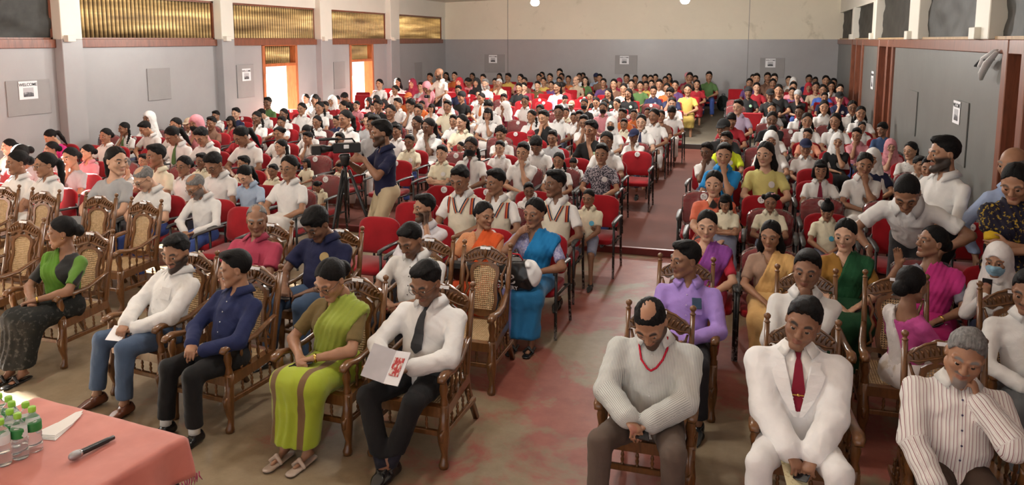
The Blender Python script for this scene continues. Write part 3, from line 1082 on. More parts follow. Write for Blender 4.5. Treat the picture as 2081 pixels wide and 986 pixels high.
def build_wood_parts():
    W = WC
    for sx in (-1, 1):
        x = .205 * sx
        mb = MB()
        up_ = BKM @ Vector((x, .585, -.012))
        mb.tube([V(x * 1.03, .34, 0), V(x * 1.0, .20, .26), V(x, .165, SEATZ), V(*(BKM @ Vector((x, .30, -.012)))), V(*up_)], [.024, .026, .027, .024, .021], 4, up=(0, 1, .15))
        W['post', sx] = mb.mesh('back_post')
        W['finial', sx] = MB().lathe([(0, .015), (.006, .022), (.013, .013), (.022, .011), (.034, .021), (.048, .022), (.058, .013), (.062, .005)], tuple(up_), (0, .2, 1), 9).mesh('finial')
        xf = .255 * sx
        mb = MB()
        mb.tube([V(xf, -.335, SEATZ + .02), V(xf, -.34, .30), V(xf, -.352, .235), V(xf, -.35, .17), V(xf, -.337, .09), V(xf, -.345, .045), V(xf, -.352, .022), V(xf, -.352, 0)], [.033, .033, .041, .036, .022, .026, .034, .030], 8)
        W['leg', sx] = mb.mesh('front_leg')
        mb = MB(); mb.tube([V(xf + .012 * sx, -.375, .265), V(xf, -.385, .245), V(xf, -.383, .20), V(xf, -.372, .17)], [.008, .020, .014, .004], 6)
        W['carv', sx] = mb.mesh('knee_carving')
        # arm: from the post forward, sweeping out and down into a scroll
        mb = MB()
        pts = [V(x * 1.0, .215, .655), V(x * 1.10, .10, .635), V(x * 1.22, -.06, .60), V(x * 1.28, -.22, .600), V(x * 1.29, -.33, .622), V(x * 1.29, -.385, .612), V(x * 1.29, -.405, .590)]
        mb.tube(pts, [.017, .020, .022, .026, .031, .030, .022], 8, flat=(1.1, .75), up=(0, .15, 1))
        W['arm', sx] = mb.mesh('arm')
        mb = MB(); mb.lathe([(0, .030), (.04, .027), (.07, .020), (.10, .026), (.13, .030), (.17, .022), (.20, .024)], (xf, -.335, SEATZ), (0, -.05, 1), 8)
        W['support', sx] = mb.mesh('arm_support')
        W['stretch', sx] = MB().box((xf - .014, -.33, .205), (xf + .014, .19, .240), bevel=.004).mesh('stretcher')
        for i in range(4):
            y = -.21 + .095 * i; t = (y + .33) / .5
            xs = xf + (x * 1.02 - xf) * t * .6
            ztop = .60 + (.03 if i == 3 else 0)
            W['sp', sx, i] = spindle((xs, y, SEATZ + .01), (x * (1.27 - .06 * i), y, ztop - .01)).mesh('arm_spindle')
            W['ls', sx, i] = spindle((xf, y, .235), (xf * .99, y, SEATZ - .06), .009).mesh('rail_spindle')
    for i in range(4):
        xx = -.13 + .0867 * i
        W['fs', i] = spindle((xx, -.335, .235), (xx, -.335, SEATZ - .06), .009).mesh('front_spindle')
    W['fstretch'] = MB().box((-.25, -.352, .205), (.25, -.322, .240), bevel=.004).mesh('front_stretcher')
    sf_o = [(-.285, -.365), (.285, -.365), (.225, .175), (-.225, .175)]
    sf_i = [(-.215, -.300), (.215, -.300), (.165, .115), (-.165, .115)]
    W['seatf'] = ring_prism(sf_o, sf_i, SEATZ - .06, SEATZ + .008, Matrix.Identity(4)).mesh('seat_frame')
    W['seatc'] = MB().prism([(-.222, -.307), (.222, -.307), (.170, .120), (-.170, .120)], SEATZ + .004, SEATZ + .009).mesh('cane_seat')
    # crest: arched pierced rail
    N = 24; top = []; bot = []
    for i in range(N + 1):
        u = -1 + 2 * i / N; x = .195 * u
        top.append((x, .505 + .098 * math.cos(u * PI / 2) ** .8 + .010 * math.sin(abs(u) * 9)))
        bot.append((x, .455 + .035 * (1 - abs(u)) + .012 * math.cos(u * 14)))
    mb = MB(); mb.prism(bot + top[::-1], -.016, .016, BKM)
    W['crest'] = mb.mesh('crest_rail')
    mb = MB()
    for sg in (-1, 1):
        for j in range(6):
            x0 = .025 + .027 * j; a = 1.25 - .13 * j; L = .050 - .004 * j; y0 = .500 + .045 * (1 - j / 5.5)
            mb.tube([V(*(BKM @ Vector((sg * x0, y0 - .02, .017)))), V(*(BKM @ Vector((sg * (x0 + L * .5 * math.cos(a)), y0 + L * .3, .024)))), V(*(BKM @ Vector((sg * (x0 + L * math.cos(a) * 1.2), y0 + L * .55, .016))))], [.003, .009, .002], 5)
        mb.tube([V(*(BKM @ Vector((sg * xx, yy, .018)))) for xx, yy in ((.185, .505), (.15, .545), (.10, .578), (.05, .593), (.0, .598))], [.006, .008, .008, .009, .010], 5)
        mb.tube([V(*(BKM @ Vector((sg * xx, yy, .018)))) for xx, yy in ((.18, .475), (.13, .478), (.08, .492), (.03, .508), (.0, .512))], [.005, .007, .007, .007, .008], 5)
    mb.tube([V(*(BKM @ Vector((0, yy, .022)))) for yy in (.515, .535, .56, .585, .605)], [.006, .014, .018, .013, .004], 7)
    W['crestc'] = mb.mesh('leaf_carving')
    W['splat'] = ring_prism([(x * 1.0 + (.030 if x > 0 else -.030), y + (.02 if y > .40 else (-.02 if y < .1 else 0))) for x, y in violin()], violin(), -.014, .014, BKM).mesh('splat_frame')
    mbp = MB(); mbp.prism(violin(1, .006), -.003, .003)
    W['canep'] = mbp.mesh('cane_panel')
    for sg in (-1, 1):
        mb = MB()
        mb.tube([V(*(BKM @ Vector((sg * xx, yy, 0)))) for xx, yy in ((.185, .10), (.150, .13), (.165, .19), (.140, .25), (.160, .30), (.145, .36), (.165, .41), (.18, .46))], [.008, .014, .010, .014, .010, .014, .010, .008], 6)
        W['scroll', sg] = mb.mesh('side_scroll')
    N = 16; lo_ = []; hi_ = []
    for i in range(N + 1):
        u = -1 + 2 * i / N
        hi_.append((.195 * u, .085)); lo_.append((.195 * u, .038 - .016 * math.cos(u * PI * 1.5)))
    mb = MB(); mb.prism(lo_ + hi_[::-1], -.014, .014, BKM); W['lowrail'] = mb.mesh('lower_rail')
    W['note'] = MB().box((-.045, -.004, -.011), (.045, 0, .011)).mesh('name_slip')


build_wood_parts()
BKM3 = BKM


def wood_chair(loc, label, rz=0.0, note=True, group='carved cane armchairs'):
    W = WC
    e = empty('carved_armchair', (loc[0], loc[1] - .14, loc[2]), rz, .94); tag(e, label, 'chair', group)
    for sx in (-1, 1):
        p = put('back_post', W['post', sx], e, mat=CW); put('finial', W['finial', sx], p, mat=CW)
        l = put('front_leg', W['leg', sx], e, mat=CW); put('knee_carving', W['carv', sx], l, mat=CW)
        put('arm', W['arm', sx], e, mat=CW); put('arm_support', W['support', sx], e, mat=CW)
        put('side_stretcher', W['stretch', sx], e, mat=CW); put('side_scroll', W['scroll', sx], e, mat=CW)
        for i in range(4):
            put('arm_spindle', W['sp', sx, i], e, mat=CW); put('rail_spindle', W['ls', sx, i], e, mat=CW)
    for i in range(4): put('front_spindle', W['fs', i], e, mat=CW)
    put('front_stretcher', W['fstretch'], e, mat=CW)
    put('seat_frame', W['seatf'], e, mat=CW); put('cane_seat', W['seatc'], e, mat=CANE_S)
    c = put('crest_rail', W['crest'], e, mat=CW); put('leaf_carving', W['crestc'], c, mat=CW)
    put('lower_rail', W['lowrail'], e, mat=CW); s = put('splat_frame', W['splat'], e, mat=CW)
    put('cane_panel', W['canep'], s, mat=CANE_B, M=BKM)
    if note:
        put('name_slip', W['note'], c, mat=PAPER, M=Matrix.Translation((0, 0, 0)) @ BKM @ Matrix.Translation((0, .590, .030)) @ Matrix.Rotation(-PI / 2, 4, 'X'))
    return e
# ------------------------------------------------------------------ people
SKINS = [(.46, .255, .155), (.345, .178, .104), (.255, .126, .072), (.175, .086, .050), (.53, .315, .21), (.10, .05, .03)]


def ik(a, c, l1, l2, hint):
    a = np.asarray(a, float); c = np.asarray(c, float)
    d = c - a; L = np.linalg.norm(d)
    Lm = min(L, (l1 + l2) * .995)
    d = d / (L + 1e-9); c = a + d * Lm
    x = (l1 * l1 - l2 * l2 + Lm * Lm) / (2 * Lm)
    hgt = math.sqrt(max(l1 * l1 - x * x, 1e-6))
    hn = np.asarray(hint, float); hn = nrm(hn - d * (hn @ d))
    return a + d * x + hn * hgt, c


class Fig:
    """joints of one figure, hip centre at the origin, facing -Y, standing height 1.68 at scale 1"""

    def __init__(s, **P):
        s.P = P
        g = P.get
        s.fat = g('fat', 1.0); s.hs = g('hs', 1.13); sw = g('sh', 1.0) * 1.06; s.sw = sw
        R = rotm('z', math.radians(g('twist', 0))) @ rotm('y', math.radians(g('side', 0))) @ rotm('x', math.radians(g('lean', -7)))
        s.R = R
        s.T = lambda x, y, z: R @ V(x, y, z - .02) + V(0, 0, .02)
        s.nb = s.T(0, .028, .50)
        yaw, pit, rol = g('head', (0, 8, 0))
        s.Rh = rotm('z', math.radians(yaw)) @ rotm('x', math.radians(pit)) @ rotm('y', math.radians(rol))
        up = nrm(nrm(R @ V(0, 0, 1)) + nrm(s.Rh @ V(0, 0, 1)))
        nod = max(-.2, min(1.0, pit / 40.0))
        s.hc = s.nb + up * .060 + s.Rh @ V(0, -.022, .095 * s.hs) + V(0, -.03, -.01) * nod
        s.hp = lambda x, y, z: s.hc + s.Rh @ (V(x, y, z) * s.hs)
        s.sa = s.T(-.160 * sw, .012, .392); s.sb = s.T(.160 * sw, .012, .392)
        P = s.P = dict(P)
        for k_, sg in (('a', -1), ('b', 1)):
            w = P.get('w' + k_)
            if isinstance(w, str):
                if w == 'chin': P['w' + k_] = s.hp(.022 * sg, -.098, -.185); P.setdefault('d' + k_, (-.05 * sg, .05, 1)); P.setdefault('n' + k_, (-.25 * sg, 1, .1)); P.setdefault('c' + k_, .95)
                elif w == 'cheek': P['w' + k_] = s.hp(.100 * sg, -.105, -.165); P.setdefault('d' + k_, (-.28 * sg, .30, 1)); P.setdefault('n' + k_, (-1 * sg, .5, 0)); P.setdefault('c' + k_, 1.1)
                elif w == 'face': P['w' + k_] = s.hp(.035 * sg, -.125, -.13); P.setdefault('d' + k_, (-.05 * sg, .08, 1)); P.setdefault('n' + k_, (0, 1, 0)); P.setdefault('c' + k_, .35)
                elif w == 'ear': P['w' + k_] = s.hp(.105 * sg, -.05, -.13); P.setdefault('d' + k_, (-.1 * sg, .25, 1)); P.setdefault('n' + k_, (-1 * sg, .1, 0)); P.setdefault('c' + k_, .6); P.setdefault('h' + k_, (.35 * sg, -1, -.7))
                P.setdefault('h' + k_, (.55 * sg, -.25, -1))
        g = P.get
        s.ea, s.wa = ik(s.sa, g('wa', (-.10, -.33, .10)), .285, .25, g('ha', (-1, .15, -.35)))
        s.eb, s.wb = ik(s.sb, g('wb', (.10, -.33, .10)), .285, .25, g('hb', (1, .15, -.35)))
        s.pa = V(-.085, 0, 0); s.pb = V(.085, 0, 0)
        s.ka, s.qa = ik(s.pa, g('qa', (-.13, -.46, -.42)), .42, .42, g('hka', (-.1, -1, .6)))
        s.kb, s.qb = ik(s.pb, g('qb', (.13, -.46, -.42)), .42, .42, g('hkb', (.1, -1, .6)))

    def hand(s, F, w, d, n, sgn, curl, thumb=True, k=.008, spread=0.0):
        d = nrm(d); n = nrm(np.asarray(n, float) - d * (np.asarray(n, float) @ d)); t = np.cross(n, d) * sgn
        F.cone(w - d * .01, w + d * .035, .026, .030, .02, .62, n)
        F.cone(w + d * .03, w + d * .082, .033, .039, .012, .40, n)
        rd = lambda ang: d * math.cos(ang) + n * math.sin(ang)
        for i, (o, L) in enumerate(((.029, .070), (.010, .078), (-.010, .072), (-.028, .057))):
            p = w + d * .085 + t * o
            c0 = curl * (1 + .12 * i)
            sp = t * (o * 6 * spread)
            dirs = [nrm(rd(c0 * .55) + sp), nrm(rd(c0 * 1.35) + sp), rd(c0 * 1.9)]
            rr = (.0092, .0088, .0080, .0070)
            for j, fr in enumerate((.46, .31, .26)):
                q = p + dirs[j] * L * fr
                F.cone(p, q, rr[j], rr[j + 1], .004 if j == 0 else .003)
                p = q
        if thumb:
            p = w + d * .028 + t * .026
            q = p + nrm(d * .6 + t * .62 + n * (.25 + .3 * min(curl, 1))) * .044
            r = q + nrm(d * .9 + t * (.25 - .4 * min(curl, 1)) + n * .4) * .036
            F.cone(p, q, .015, .0115, .01); F.cone(q, r, .011, .0085, .004)

    def hands(s):
        g = s.P.get
        out = []
        for w, e, key, sg in ((s.wa, s.ea, 'a', -1), (s.wb, s.eb, 'b', 1)):
            d = g('d' + key); d = nrm(w - e) if d is None else nrm(d)
            n = g('n' + key, (0, -.25, -1))
            out.append((w, d, V(*n), sg, g('c' + key, .55)))
        return out

    def head_field(s, F):
        H = s.hp; R = s.Rh; h = s.hs
        F.ell(H(0, .014, .030), V(.076, .096, .088) * h, .02, R)
        F.ell(H(0, -.024, -.026), V(.066, .066, .080) * h, .03, R)
        for sx in (-1, 1):
            F.cone(H(.054 * sx, .004, -.052), H(.014 * sx, -.066, -.098), .022 * h, .019 * h, .02)
            F.ell(H(.040 * sx, -.060, -.022), .024 * h, .02)
            F.cone(H(.052 * sx, -.070, .026), H(.012 * sx, -.084, .022), .012 * h, .013 * h, .012)
        F.cone(H(-.012, -.070, -.103), H(.012, -.070, -.103), .017 * h, .017 * h, .018)
        for sx in (-1, 1):
            F.ell(H(.031 * sx, -.101, .002), V(.019, .016, .012) * h, .010, R, 's')
        F.cone(H(0, -.086, .016), H(0, -.106, -.026), .0095 * h, .0135 * h, .010)
        for sx in (-1, 1):
            F.ell(H(.012 * sx, -.097, -.030), .0095 * h, .006)
            F.cone(H(.047 * sx, -.075, .008), H(.030 * sx, -.0885, .0126), .0056 * h, .0062 * h, .005)
            F.cone(H(.030 * sx, -.0885, .0126), H(.017 * sx, -.084, .006), .0062 * h, .0055 * h, .005)
            F.cone(H(.044 * sx, -.077, -.0085), H(.018 * sx, -.084, -.0075), .0056 * h, .0056 * h, .006)
        for z0, r0, y0 in ((-.0575, .0070, -.0905), (-.0695, .0078, -.0880)):
            F.cone(H(-.021, y0 + .010, z0 - .002), H(0, y0, z0), .0045 * h, r0 * h, .005)
            F.cone(H(.021, y0 + .010, z0 - .002), H(0, y0, z0), .0045 * h, r0 * h, .005)
        F.cone(H(-.022, -.098, -.0635), H(.022, -.098, -.0635), .0022, .0022, .003, mode='s')
        for sx in (-1, 1):
            F.ell(H(.077 * sx, .010, -.004), V(.010, .019, .031) * h, .006, R)
            F.ell(H(.086 * sx, .006, .0), V(.006, .010, .018) * h, .004, R, 's')
        if s.P.get('beard') in ('full', 'goatee', 'heavy'):
            th = .006 if s.P['beard'] == 'full' else .010
            F.cone(H(-.05, -.01, -.062), H(0, -.073, -.108), .021 + th, .022 + th, .015)
            F.cone(H(.05, -.01, -.062), H(0, -.073, -.108), .021 + th, .022 + th, .015)
        nk = s.P.get('nk', .88 if s.P.get('fem') else .96)
        F.cone(s.nb + s.R @ V(0, .0, -.03), H(0, .018, -.055), .060 * nk, .053 * nk, .02)

    def trunk_field(s, legs=True):
        F = Field(); T = s.T; sw = s.sw
        F.ell(V(0, .01, .0), V(.14, .11, .09), .03)
        F.ell(T(0, 0, .15), V(.118, .085, .14), .04, s.R)
        F.ell(T(0, .006, .33), V(.128 * sw, .088, .145), .04, s.R)
        F.cone(T(-.115 * sw, .014, .395), T(.115 * sw, .014, .395), .042, .042, .04)
        F.cone(T(0, .02, .44), s.nb, .075, .058, .04)
        if legs:
            for Pp, K_, Q_ in ((s.pa, s.ka, s.qa), (s.pb, s.kb, s.qb)):
                F.cone(Pp, K_, .075, .052, .03); F.cone(K_, Q_, .050, .034, .03)
                if s.P.get('feet'): F.cone(Q_ + V(0, .02, -.035), Q_ + V(0, -.12, -.060), .036, .026, .03, .7, V(0, 0, 1))
                else: F.cone(Q_, Q_ + V(0, .0, -.05), .034, .030, .02)
        return F

    def arm_field(s, k):
        F = Field(); ft = s.fat
        af = .9 + .1 * ft if ft > 1 else 1.0
        S_, E_, W_ = (s.sa, s.ea, s.wa) if k == 0 else (s.sb, s.eb, s.wb)
        F.cone(S_, E_, .046 * af, .038 * af, .03)
        F.cone(E_, E_ + (W_ - E_) * .3, .037 * af, .039 * af, .02); F.cone(E_ + (W_ - E_) * .3, W_, .039 * af, .025, .02)
        s.hand(F, *s.hands()[k])
        return F

    def body_field(s, fingers=True):
        F = s.trunk_field(); s.head_field(F)
        return F

    def loc_head(s, v): return ((v - s.hc) @ s.Rh) / s.hs

    def face_attrs(s):
        sm = lambda a: np.clip(a, 0, 1)

        def lip(v):
            q = s.loc_head(v)
            e = (q[:, 0] / .025) ** 2 + ((q[:, 2] + .0635) / .0130) ** 2
            return sm((1.15 - e) * 3) * (q[:, 1] < -.066) * (np.abs(q[:, 2]) < .2)

        def hm(v):
            q = s.loc_head(v); x = np.abs(q[:, 0])
            near = (np.abs(q) < .13).all(1)
            bz = .031 - ((x - .035) / .02) ** 2 * .005
            br = sm((.022 - np.abs(x - .033)) / .006) * sm((.0068 - np.abs(q[:, 2] - bz)) / .003 + .25) * (q[:, 1] < -.05)
            b = s.P.get('beard'); o = br * (.8 if s.P.get('fem') else .95)
            lipm = sm(1.4 - ((q[:, 0] / .027) ** 2 + ((q[:, 2] + .065) / .013) ** 2)) * (q[:, 1] < -.07)
            mus = sm((.036 - x) / .008) * sm((.0105 - np.abs(q[:, 2] + .0455 + .25 * np.maximum(x - .02, 0))) / .004) * (q[:, 1] < -.07)
            jaw = sm((-.030 - q[:, 2] - .35 * np.maximum(.05 - x, 0) * 0) / .015) * sm((.062 + .2 * (q[:, 2] + .12) - q[:, 1] * 0 - np.maximum(q[:, 1] + .0, 0)) / .02) * (q[:, 1] < .02)
            cheek = sm((x - .030 + 1.2 * np.maximum(-.052 - q[:, 2], 0)) / .012) * sm((-.006 - q[:, 2]) / .02) * (q[:, 1] < .012)
            chin = sm((-.074 - q[:, 2]) / .01) * sm((.035 - x) / .01) * (q[:, 1] < -.03)
            if b in ('full', 'heavy'): o = np.maximum(o, np.maximum(np.maximum(cheek, mus), np.maximum(chin, sm((-.085 - q[:, 2]) / .01) * (q[:, 1] < .012)) * .97) * (1 - lipm) * (.93 if b == 'heavy' else .8))
            elif b == 'goatee': o = np.maximum(o, np.maximum(mus, chin * .95) * (1 - lipm) * .9)
            elif b == 'mustache': o = np.maximum(o, mus * .92)
            elif b == 'stubble': o = np.maximum(o, np.maximum(np.maximum(cheek, mus), chin) * (1 - lipm) * .38)
            return o * near
        return {'lip': lip, 'hairm': hm}

    def body_mesh(s, hf=.0045, hc=.014, ha=.006, hb=.032):
        """head with neck and chest, both arms to the finger tips, trunk with legs: one skin, finer where it shows"""
        vs = []; qs = []; n = 0

        def add(F, lo, hi, h, fine=()):
            nonlocal n
            ax = [axis(lo[i], hi[i], h, [(a[i], b[i], e) for a, b, e in fine]) for i in range(3)]
            v, q = polygonize(F, *ax)
            vs.append(v); qs.append(q + n); n += len(v)
        F = s.trunk_field(False); s.head_field(F)
        F.plane(s.T(0, 0, .33), s.R @ V(0, 0, -1), .01)
        lo = np.min([s.hc - .135, s.nb - V(.2, .15, .19)], 0); hi = np.max([s.hc + .145, s.nb + V(.2, .13, .0)], 0)
        add(F, lo, hi, .016, [(s.hc - V(.09, .125, .125), s.hc + V(.09, .0, .05), hf), (s.hc - V(.09, .0, .125), s.hc + V(.09, .1, .1), max(hf, .009))])
        for k in (0, 1):
            w, d, nn, sg, c = s.hands()[k]; S_, E_ = (s.sa, s.ea) if k == 0 else (s.sb, s.eb)
            p = np.array([w, w + nrm(d) * .17, w + nrm(d) * .08 + nrm(nn) * .07])
            q = np.array([S_, E_, w, p.min(0), p.max(0)])
            add(s.arm_field(k), q.min(0) - .07, q.max(0) + .07, .020, [(p.min(0) - .015, p.max(0) + .015, ha)])
        lo = np.min([s.sa, s.sb, s.ka, s.kb, s.qa - V(0, .16, .06), s.qb - V(0, .16, .06), V(-.2, -.1, -.12)], 0) - .10
        hi = np.max([s.sa, s.sb, s.ka, s.kb, s.qa, s.qb, s.nb, V(.2, .16, 0)], 0) + .10
        add(s.trunk_field(), lo, hi, hb)
        v = np.concatenate(vs); q = np.concatenate(qs)
        return np_mesh('body', v, q, {k: fn(v) for k, fn in s.face_attrs().items()})

    # ---- clothes
    def torso(s, F, off=0.0, belly=0.0, bust=0.0):
        T = s.T; sw = s.sw; f = s.fat
        F.ell(V(0, .012, .005), V(.158 * (.6 + .4 * f) + off, .128 * f + off, .105 + off), .04)
        F.ell(T(0, -.012 - belly * .5, .15), V(.138 * f + off, .108 * f + belly + off, .155), .06, s.R)
        F.ell(T(0, 0, .305), V(.146 * sw * (.7 + .3 * f) + off, .108 * (.5 + .5 * f) + off, .150), .06, s.R)
        if bust:
            for sx in (-1, 1): F.ell(T(.068 * sx, -.075, .30), .062 + bust + off, .05)
        F.cone(T(-.035, .018, .440), T(-.135 * sw, .014, .392), .062 + off, .048 + off, .05)
        F.cone(T(.035, .018, .440), T(.135 * sw, .014, .392), .062 + off, .048 + off, .05)
        F.cone(T(0, .022, .42), T(0, .026, .482), .085 + off, .064 + off, .06)

    def shirt_field(s, sleeve='short', off=0.0, belly=0.0, bust=0.0, hem=-.06, neck='v', seed=1, folds=.0055, k=.0, tuck=False):
        F = Field()
        s.torso(F, off, belly, bust)
        off = off + .012 * max(0, s.fat - 1.0) / .2
        for S_, E_, W_, sg in ((s.sa, s.ea, s.wa, -1), (s.sb, s.eb, s.wb, 1)):
            ua = E_ - S_; fa = W_ - E_
            if sleeve == 'long':
                F.cone(S_, E_, .051 + off, .047 + off, .035)
                F.cone(E_, E_ + fa * .94, .050 + off, .042 + off, .02)
                F.cone(E_ + fa * .90, E_ + fa * .97, .043 + off, .042 + off, .006)
            elif sleeve == 'rolled':
                F.cone(S_, E_, .051 + off, .049 + off, .035)
                F.cone(E_, E_ + fa * .25, .052 + off, .05 + off, .01)
            elif sleeve in ('short', 'blouse'):
                fr = .62 if sleeve == 'short' else .72
                r1 = .056 if sleeve == 'short' else .046
                F.cone(S_, S_ + ua * fr, .051 + off, r1 + off, .035)
                F.cone(S_ + ua * (fr - .08), S_ + ua * fr, r1 + off + .002, r1 + off + .002, .006)
        if folds: F.func(wob(seed, 48, folds))
        if sleeve in ('short', 'blouse'):
            for S_, E_ in ((s.sa, s.ea), (s.sb, s.eb)):
                ua = E_ - S_; fr = .70 if sleeve == 'short' else .78
                p0 = S_ + ua * fr; n = nrm(ua)

                def cut(f, x, y, z, p0=p0, n=n, S_=S_):
                    d = (x - p0[0]) * n[0] + (y - p0[1]) * n[1] + (z - p0[2]) * n[2]
                    r2 = (x - p0[0]) ** 2 + (y - p0[1]) ** 2 + (z - p0[2]) ** 2
                    return np.where((r2 < .016), np.maximum(f, d), f)
                F.func(cut)
        nb = s.nb; up = nrm(s.R @ V(0, 0, 1)); fw = nrm(s.R @ V(0, -1, 0))
        nrr = {'v': .062, 'round': .075, 'deep': .092, 'wide': .085, 'tee': .068}[neck]
        F.cone(nb - up * .035, nb + up * .12, nrr, nrr + .02, .008, mode='s')
        if neck in ('v', 'deep', 'wide'):
            dp = {'v': .085, 'deep': .13, 'wide': .06}[neck]
            F.cone(nb + fw * .07 + up * .02, nb + fw * .125 - up * dp, {'v': .035, 'deep': .075, 'wide': .07}[neck], .010 if neck == 'v' else .035, .006, mode='s')
        if hem is not None:
            hn = V(0, 0, -1)
            F.plane(V(0, 0, hem), hn, .006)
        s.F = F
        return F

    def arm_su(s):
        """length across the cloth: x on the body and upper arms, around the arm on the forearms"""
        def fn(v):
            q = (v - V(0, 0, .02)) @ s.R
            su = q[:, 0].copy()
            Ft = Field(); s.torso(Ft, .012)
            out = Ft.ev(v[:, 0:1], v[:, 1:2], v[:, 2:3])[:, 0] > .008
            for E_, W_ in ((s.ea, s.wa), (s.eb, s.wb)):
                ab = W_ - E_; L = np.linalg.norm(ab); ab = ab / L
                h = (v - E_) @ ab; c = E_ + np.clip(h, 0, L)[:, None] * ab
                w = v - c; r = np.linalg.norm(w, axis=1)
                ref = V(0, -1, 0) if abs(ab[1]) < .8 else V(0, 0, 1)
                u = nrm(np.cross(ab, ref)); t = np.cross(ab, u)
                su = np.where((r < .085) & (h > .015) & out, np.arctan2(w @ u, w @ t) * .055, su)
            return su
        return fn

    def cloth_bounds(s, extra=.12):
        pts = np.array([s.sa, s.sb, s.ea, s.eb, s.wa, s.wb, s.nb, V(-.2, -.2, -.12), V(.2, .2, 0), s.T(0, -.22, .2)])
        return pts.min(0) - extra, pts.max(0) + extra

    def shirt_mesh(s, h=.0085, name='shirt', su=False, **k):
        F = s.shirt_field(**k); lo, hi = s.cloth_bounds()
        return sdf_mesh(name, F, lo, hi, h, attrs={'su': s.arm_su()} if su else None)

    def leg_bounds(s):
        pts = np.array([s.ka, s.kb, s.qa, s.qb, V(-.25, 0, 0), V(.25, .2, .15)])
        return pts.min(0) - V(.14, .16, .07), pts.max(0) + V(.14, .1, .12)

    def trousers_mesh(s, h=.010, wide=1.0, short=False, seed=3, top=.11):
        F = Field(); f = s.fat
        F.ell(V(0, .012, .0), V(.150 * (.6 + .4 * f), .122 * f, .105), .04)
        F.cone(V(0, .01, .0), s.T(0, .0, top - .02), .118 * f, .112 * f, .04, .88, V(0, 1, 0))
        for Pp, K_, Q_ in ((s.pa, s.ka, s.qa), (s.pb, s.kb, s.qb)):
            F.cone(Pp, K_, .092 * (.5 + .5 * f), .069 * wide, .035)
            if not short:
                F.cone(K_, Q_ + (K_ - Q_) * .06, .068 * wide, .060 * wide, .02)
        F.func(wob(seed, 40, .006))
        for Pp, K_, Q_ in ((s.pa, s.ka, s.qa), (s.pb, s.kb, s.qb)):
            if short: p0 = Pp + (K_ - Pp) * .92; n = nrm(K_ - Pp)
            else: p0 = Q_ + (K_ - Q_) * .09; n = nrm(Q_ - K_)

            def cut(f, x, y, z, p0=p0, n=n, rr=.03 if short else .02):
                d = (x - p0[0]) * n[0] + (y - p0[1]) * n[1] + (z - p0[2]) * n[2]
                r2 = (x - p0[0]) ** 2 + (y - p0[1]) ** 2 + (z - p0[2]) ** 2
                return np.where(r2 < rr, np.maximum(f, d), f)
            F.func(cut)
        F.plane(s.T(0, 0, top), s.R @ V(0, 0, 1), .006)
        lo, hi = s.leg_bounds()
        return sdf_mesh('trousers', F, lo, hi, h)

    def skirt_mesh(s, h=.011, long=1.0, seed=5, top=.12, pleat=.006, flare=1.0, name='skirt'):
        F = Field(); f = s.fat
        F.ell(V(0, .012, .0), V(.165 * f, .135 * f, .115), .05)
        F.cone(V(0, .01, .0), s.T(0, 0, top - .02), .128 * f, .116 * f, .04, .88, V(0, 1, 0))
        km = (s.ka + s.kb) / 2; qm = (s.qa + s.qb) / 2
        for Pp, K_, Q_ in ((s.pa, s.ka, s.qa), (s.pb, s.kb, s.qb)):
            F.cone(Pp, K_, .105 * f, .083, .09)
            e = K_ + (Q_ - K_) * long
            F.cone(K_ + V(0, .02, 0), e, .080, .085 * flare, .08)
        F.cone(V(0, -.02, .0), km, .10, .075, .09); F.cone(km, km + (qm - km) * long, .075, .085 * flare, .08)
        ke = km[1]

        def pl(fv, x, y, z):
            m = np.clip((km[2] + .02 - z) / .15, .12, 1)
            return fv + m * pleat * (np.sin(x * 95 + 9 * z + 2 * np.sin(z * 12)) + .5 * np.sin(x * 47 - 11 * z + y * 8))
        F.func(pl); F.func(wob(seed, 30, .006))
        e = km + (qm - km) * long
        F.plane(e + V(0, 0, -.0), (0, 0, -1), .008)
        F.plane(s.T(0, 0, top), s.R @ V(0, 0, 1), .006)
        lo, hi = s.leg_bounds()
        return sdf_mesh(name, F, lo - .05, hi + .05, h)

    def drape_mesh(s, h=.008, off=.012, ang=38, w0=.045, half=.10, bust=.0, belly=0.0, seed=8, h2=None, side=1, shoulder=True):
        """sari fall: a band wrapped from the waist over one shoulder"""
        F = Field(); s.torso(F, off, belly, bust)
        if shoulder:
            S_, E_ = (s.sb, s.eb) if side > 0 else (s.sa, s.ea)
            F.cone(S_, S_ + (E_ - S_) * .35, .066 + off, .066 + off, .04)
        a = math.radians(ang); R = s.R

        def band(f, x, y, z):
            q0 = R[0, 0] * x + R[1, 0] * y + R[2, 0] * (z - .02)
            q1 = R[0, 1] * x + R[1, 1] * y + R[2, 1] * (z - .02)
            q2 = R[0, 2] * x + R[1, 2] * y + R[2, 2] * (z - .02)
            w = side * q0 * math.cos(a) - (q2 - .30) * math.sin(a) * .55 - w0
            f = f + .0035 * np.sin(w * 190 + 6 * q2)
            return np.maximum(f, np.abs(w) - half)
        F.func(band); F.func(wob(seed, 40, .003))
        nb = s.nb; up = nrm(R @ V(0, 0, 1))
        F.cone(nb - up * .05, nb + up * .12, .072, .09, .008, mode='s')
        F.plane(V(0, 0, .0), (0, 0, -1), .006)
        lo, hi = s.cloth_bounds()
        return sdf_mesh('sari_drape', F, lo, hi, h)

    # surface point on the current shirt along +Y from the front at torso (x, z)
    def front(s, x, z, F=None, lift=.003):
        F = F or s.F
        t = np.linspace(-.34, .05, 130)
        p = np.array([s.T(x, y, z) for y in t])
        f = F.ev(p[:, 0:1], p[:, 1:2], p[:, 2:3])[:, 0]
        i = np.nonzero(f < 0)[0]
        i = i[0] if len(i) else 90
        tt = t[i] - (t[i] - t[i - 1]) * f[i] / (f[i] - f[i - 1] - 1e-9) if i else t[0]
        return s.T(x, tt - lift, z)


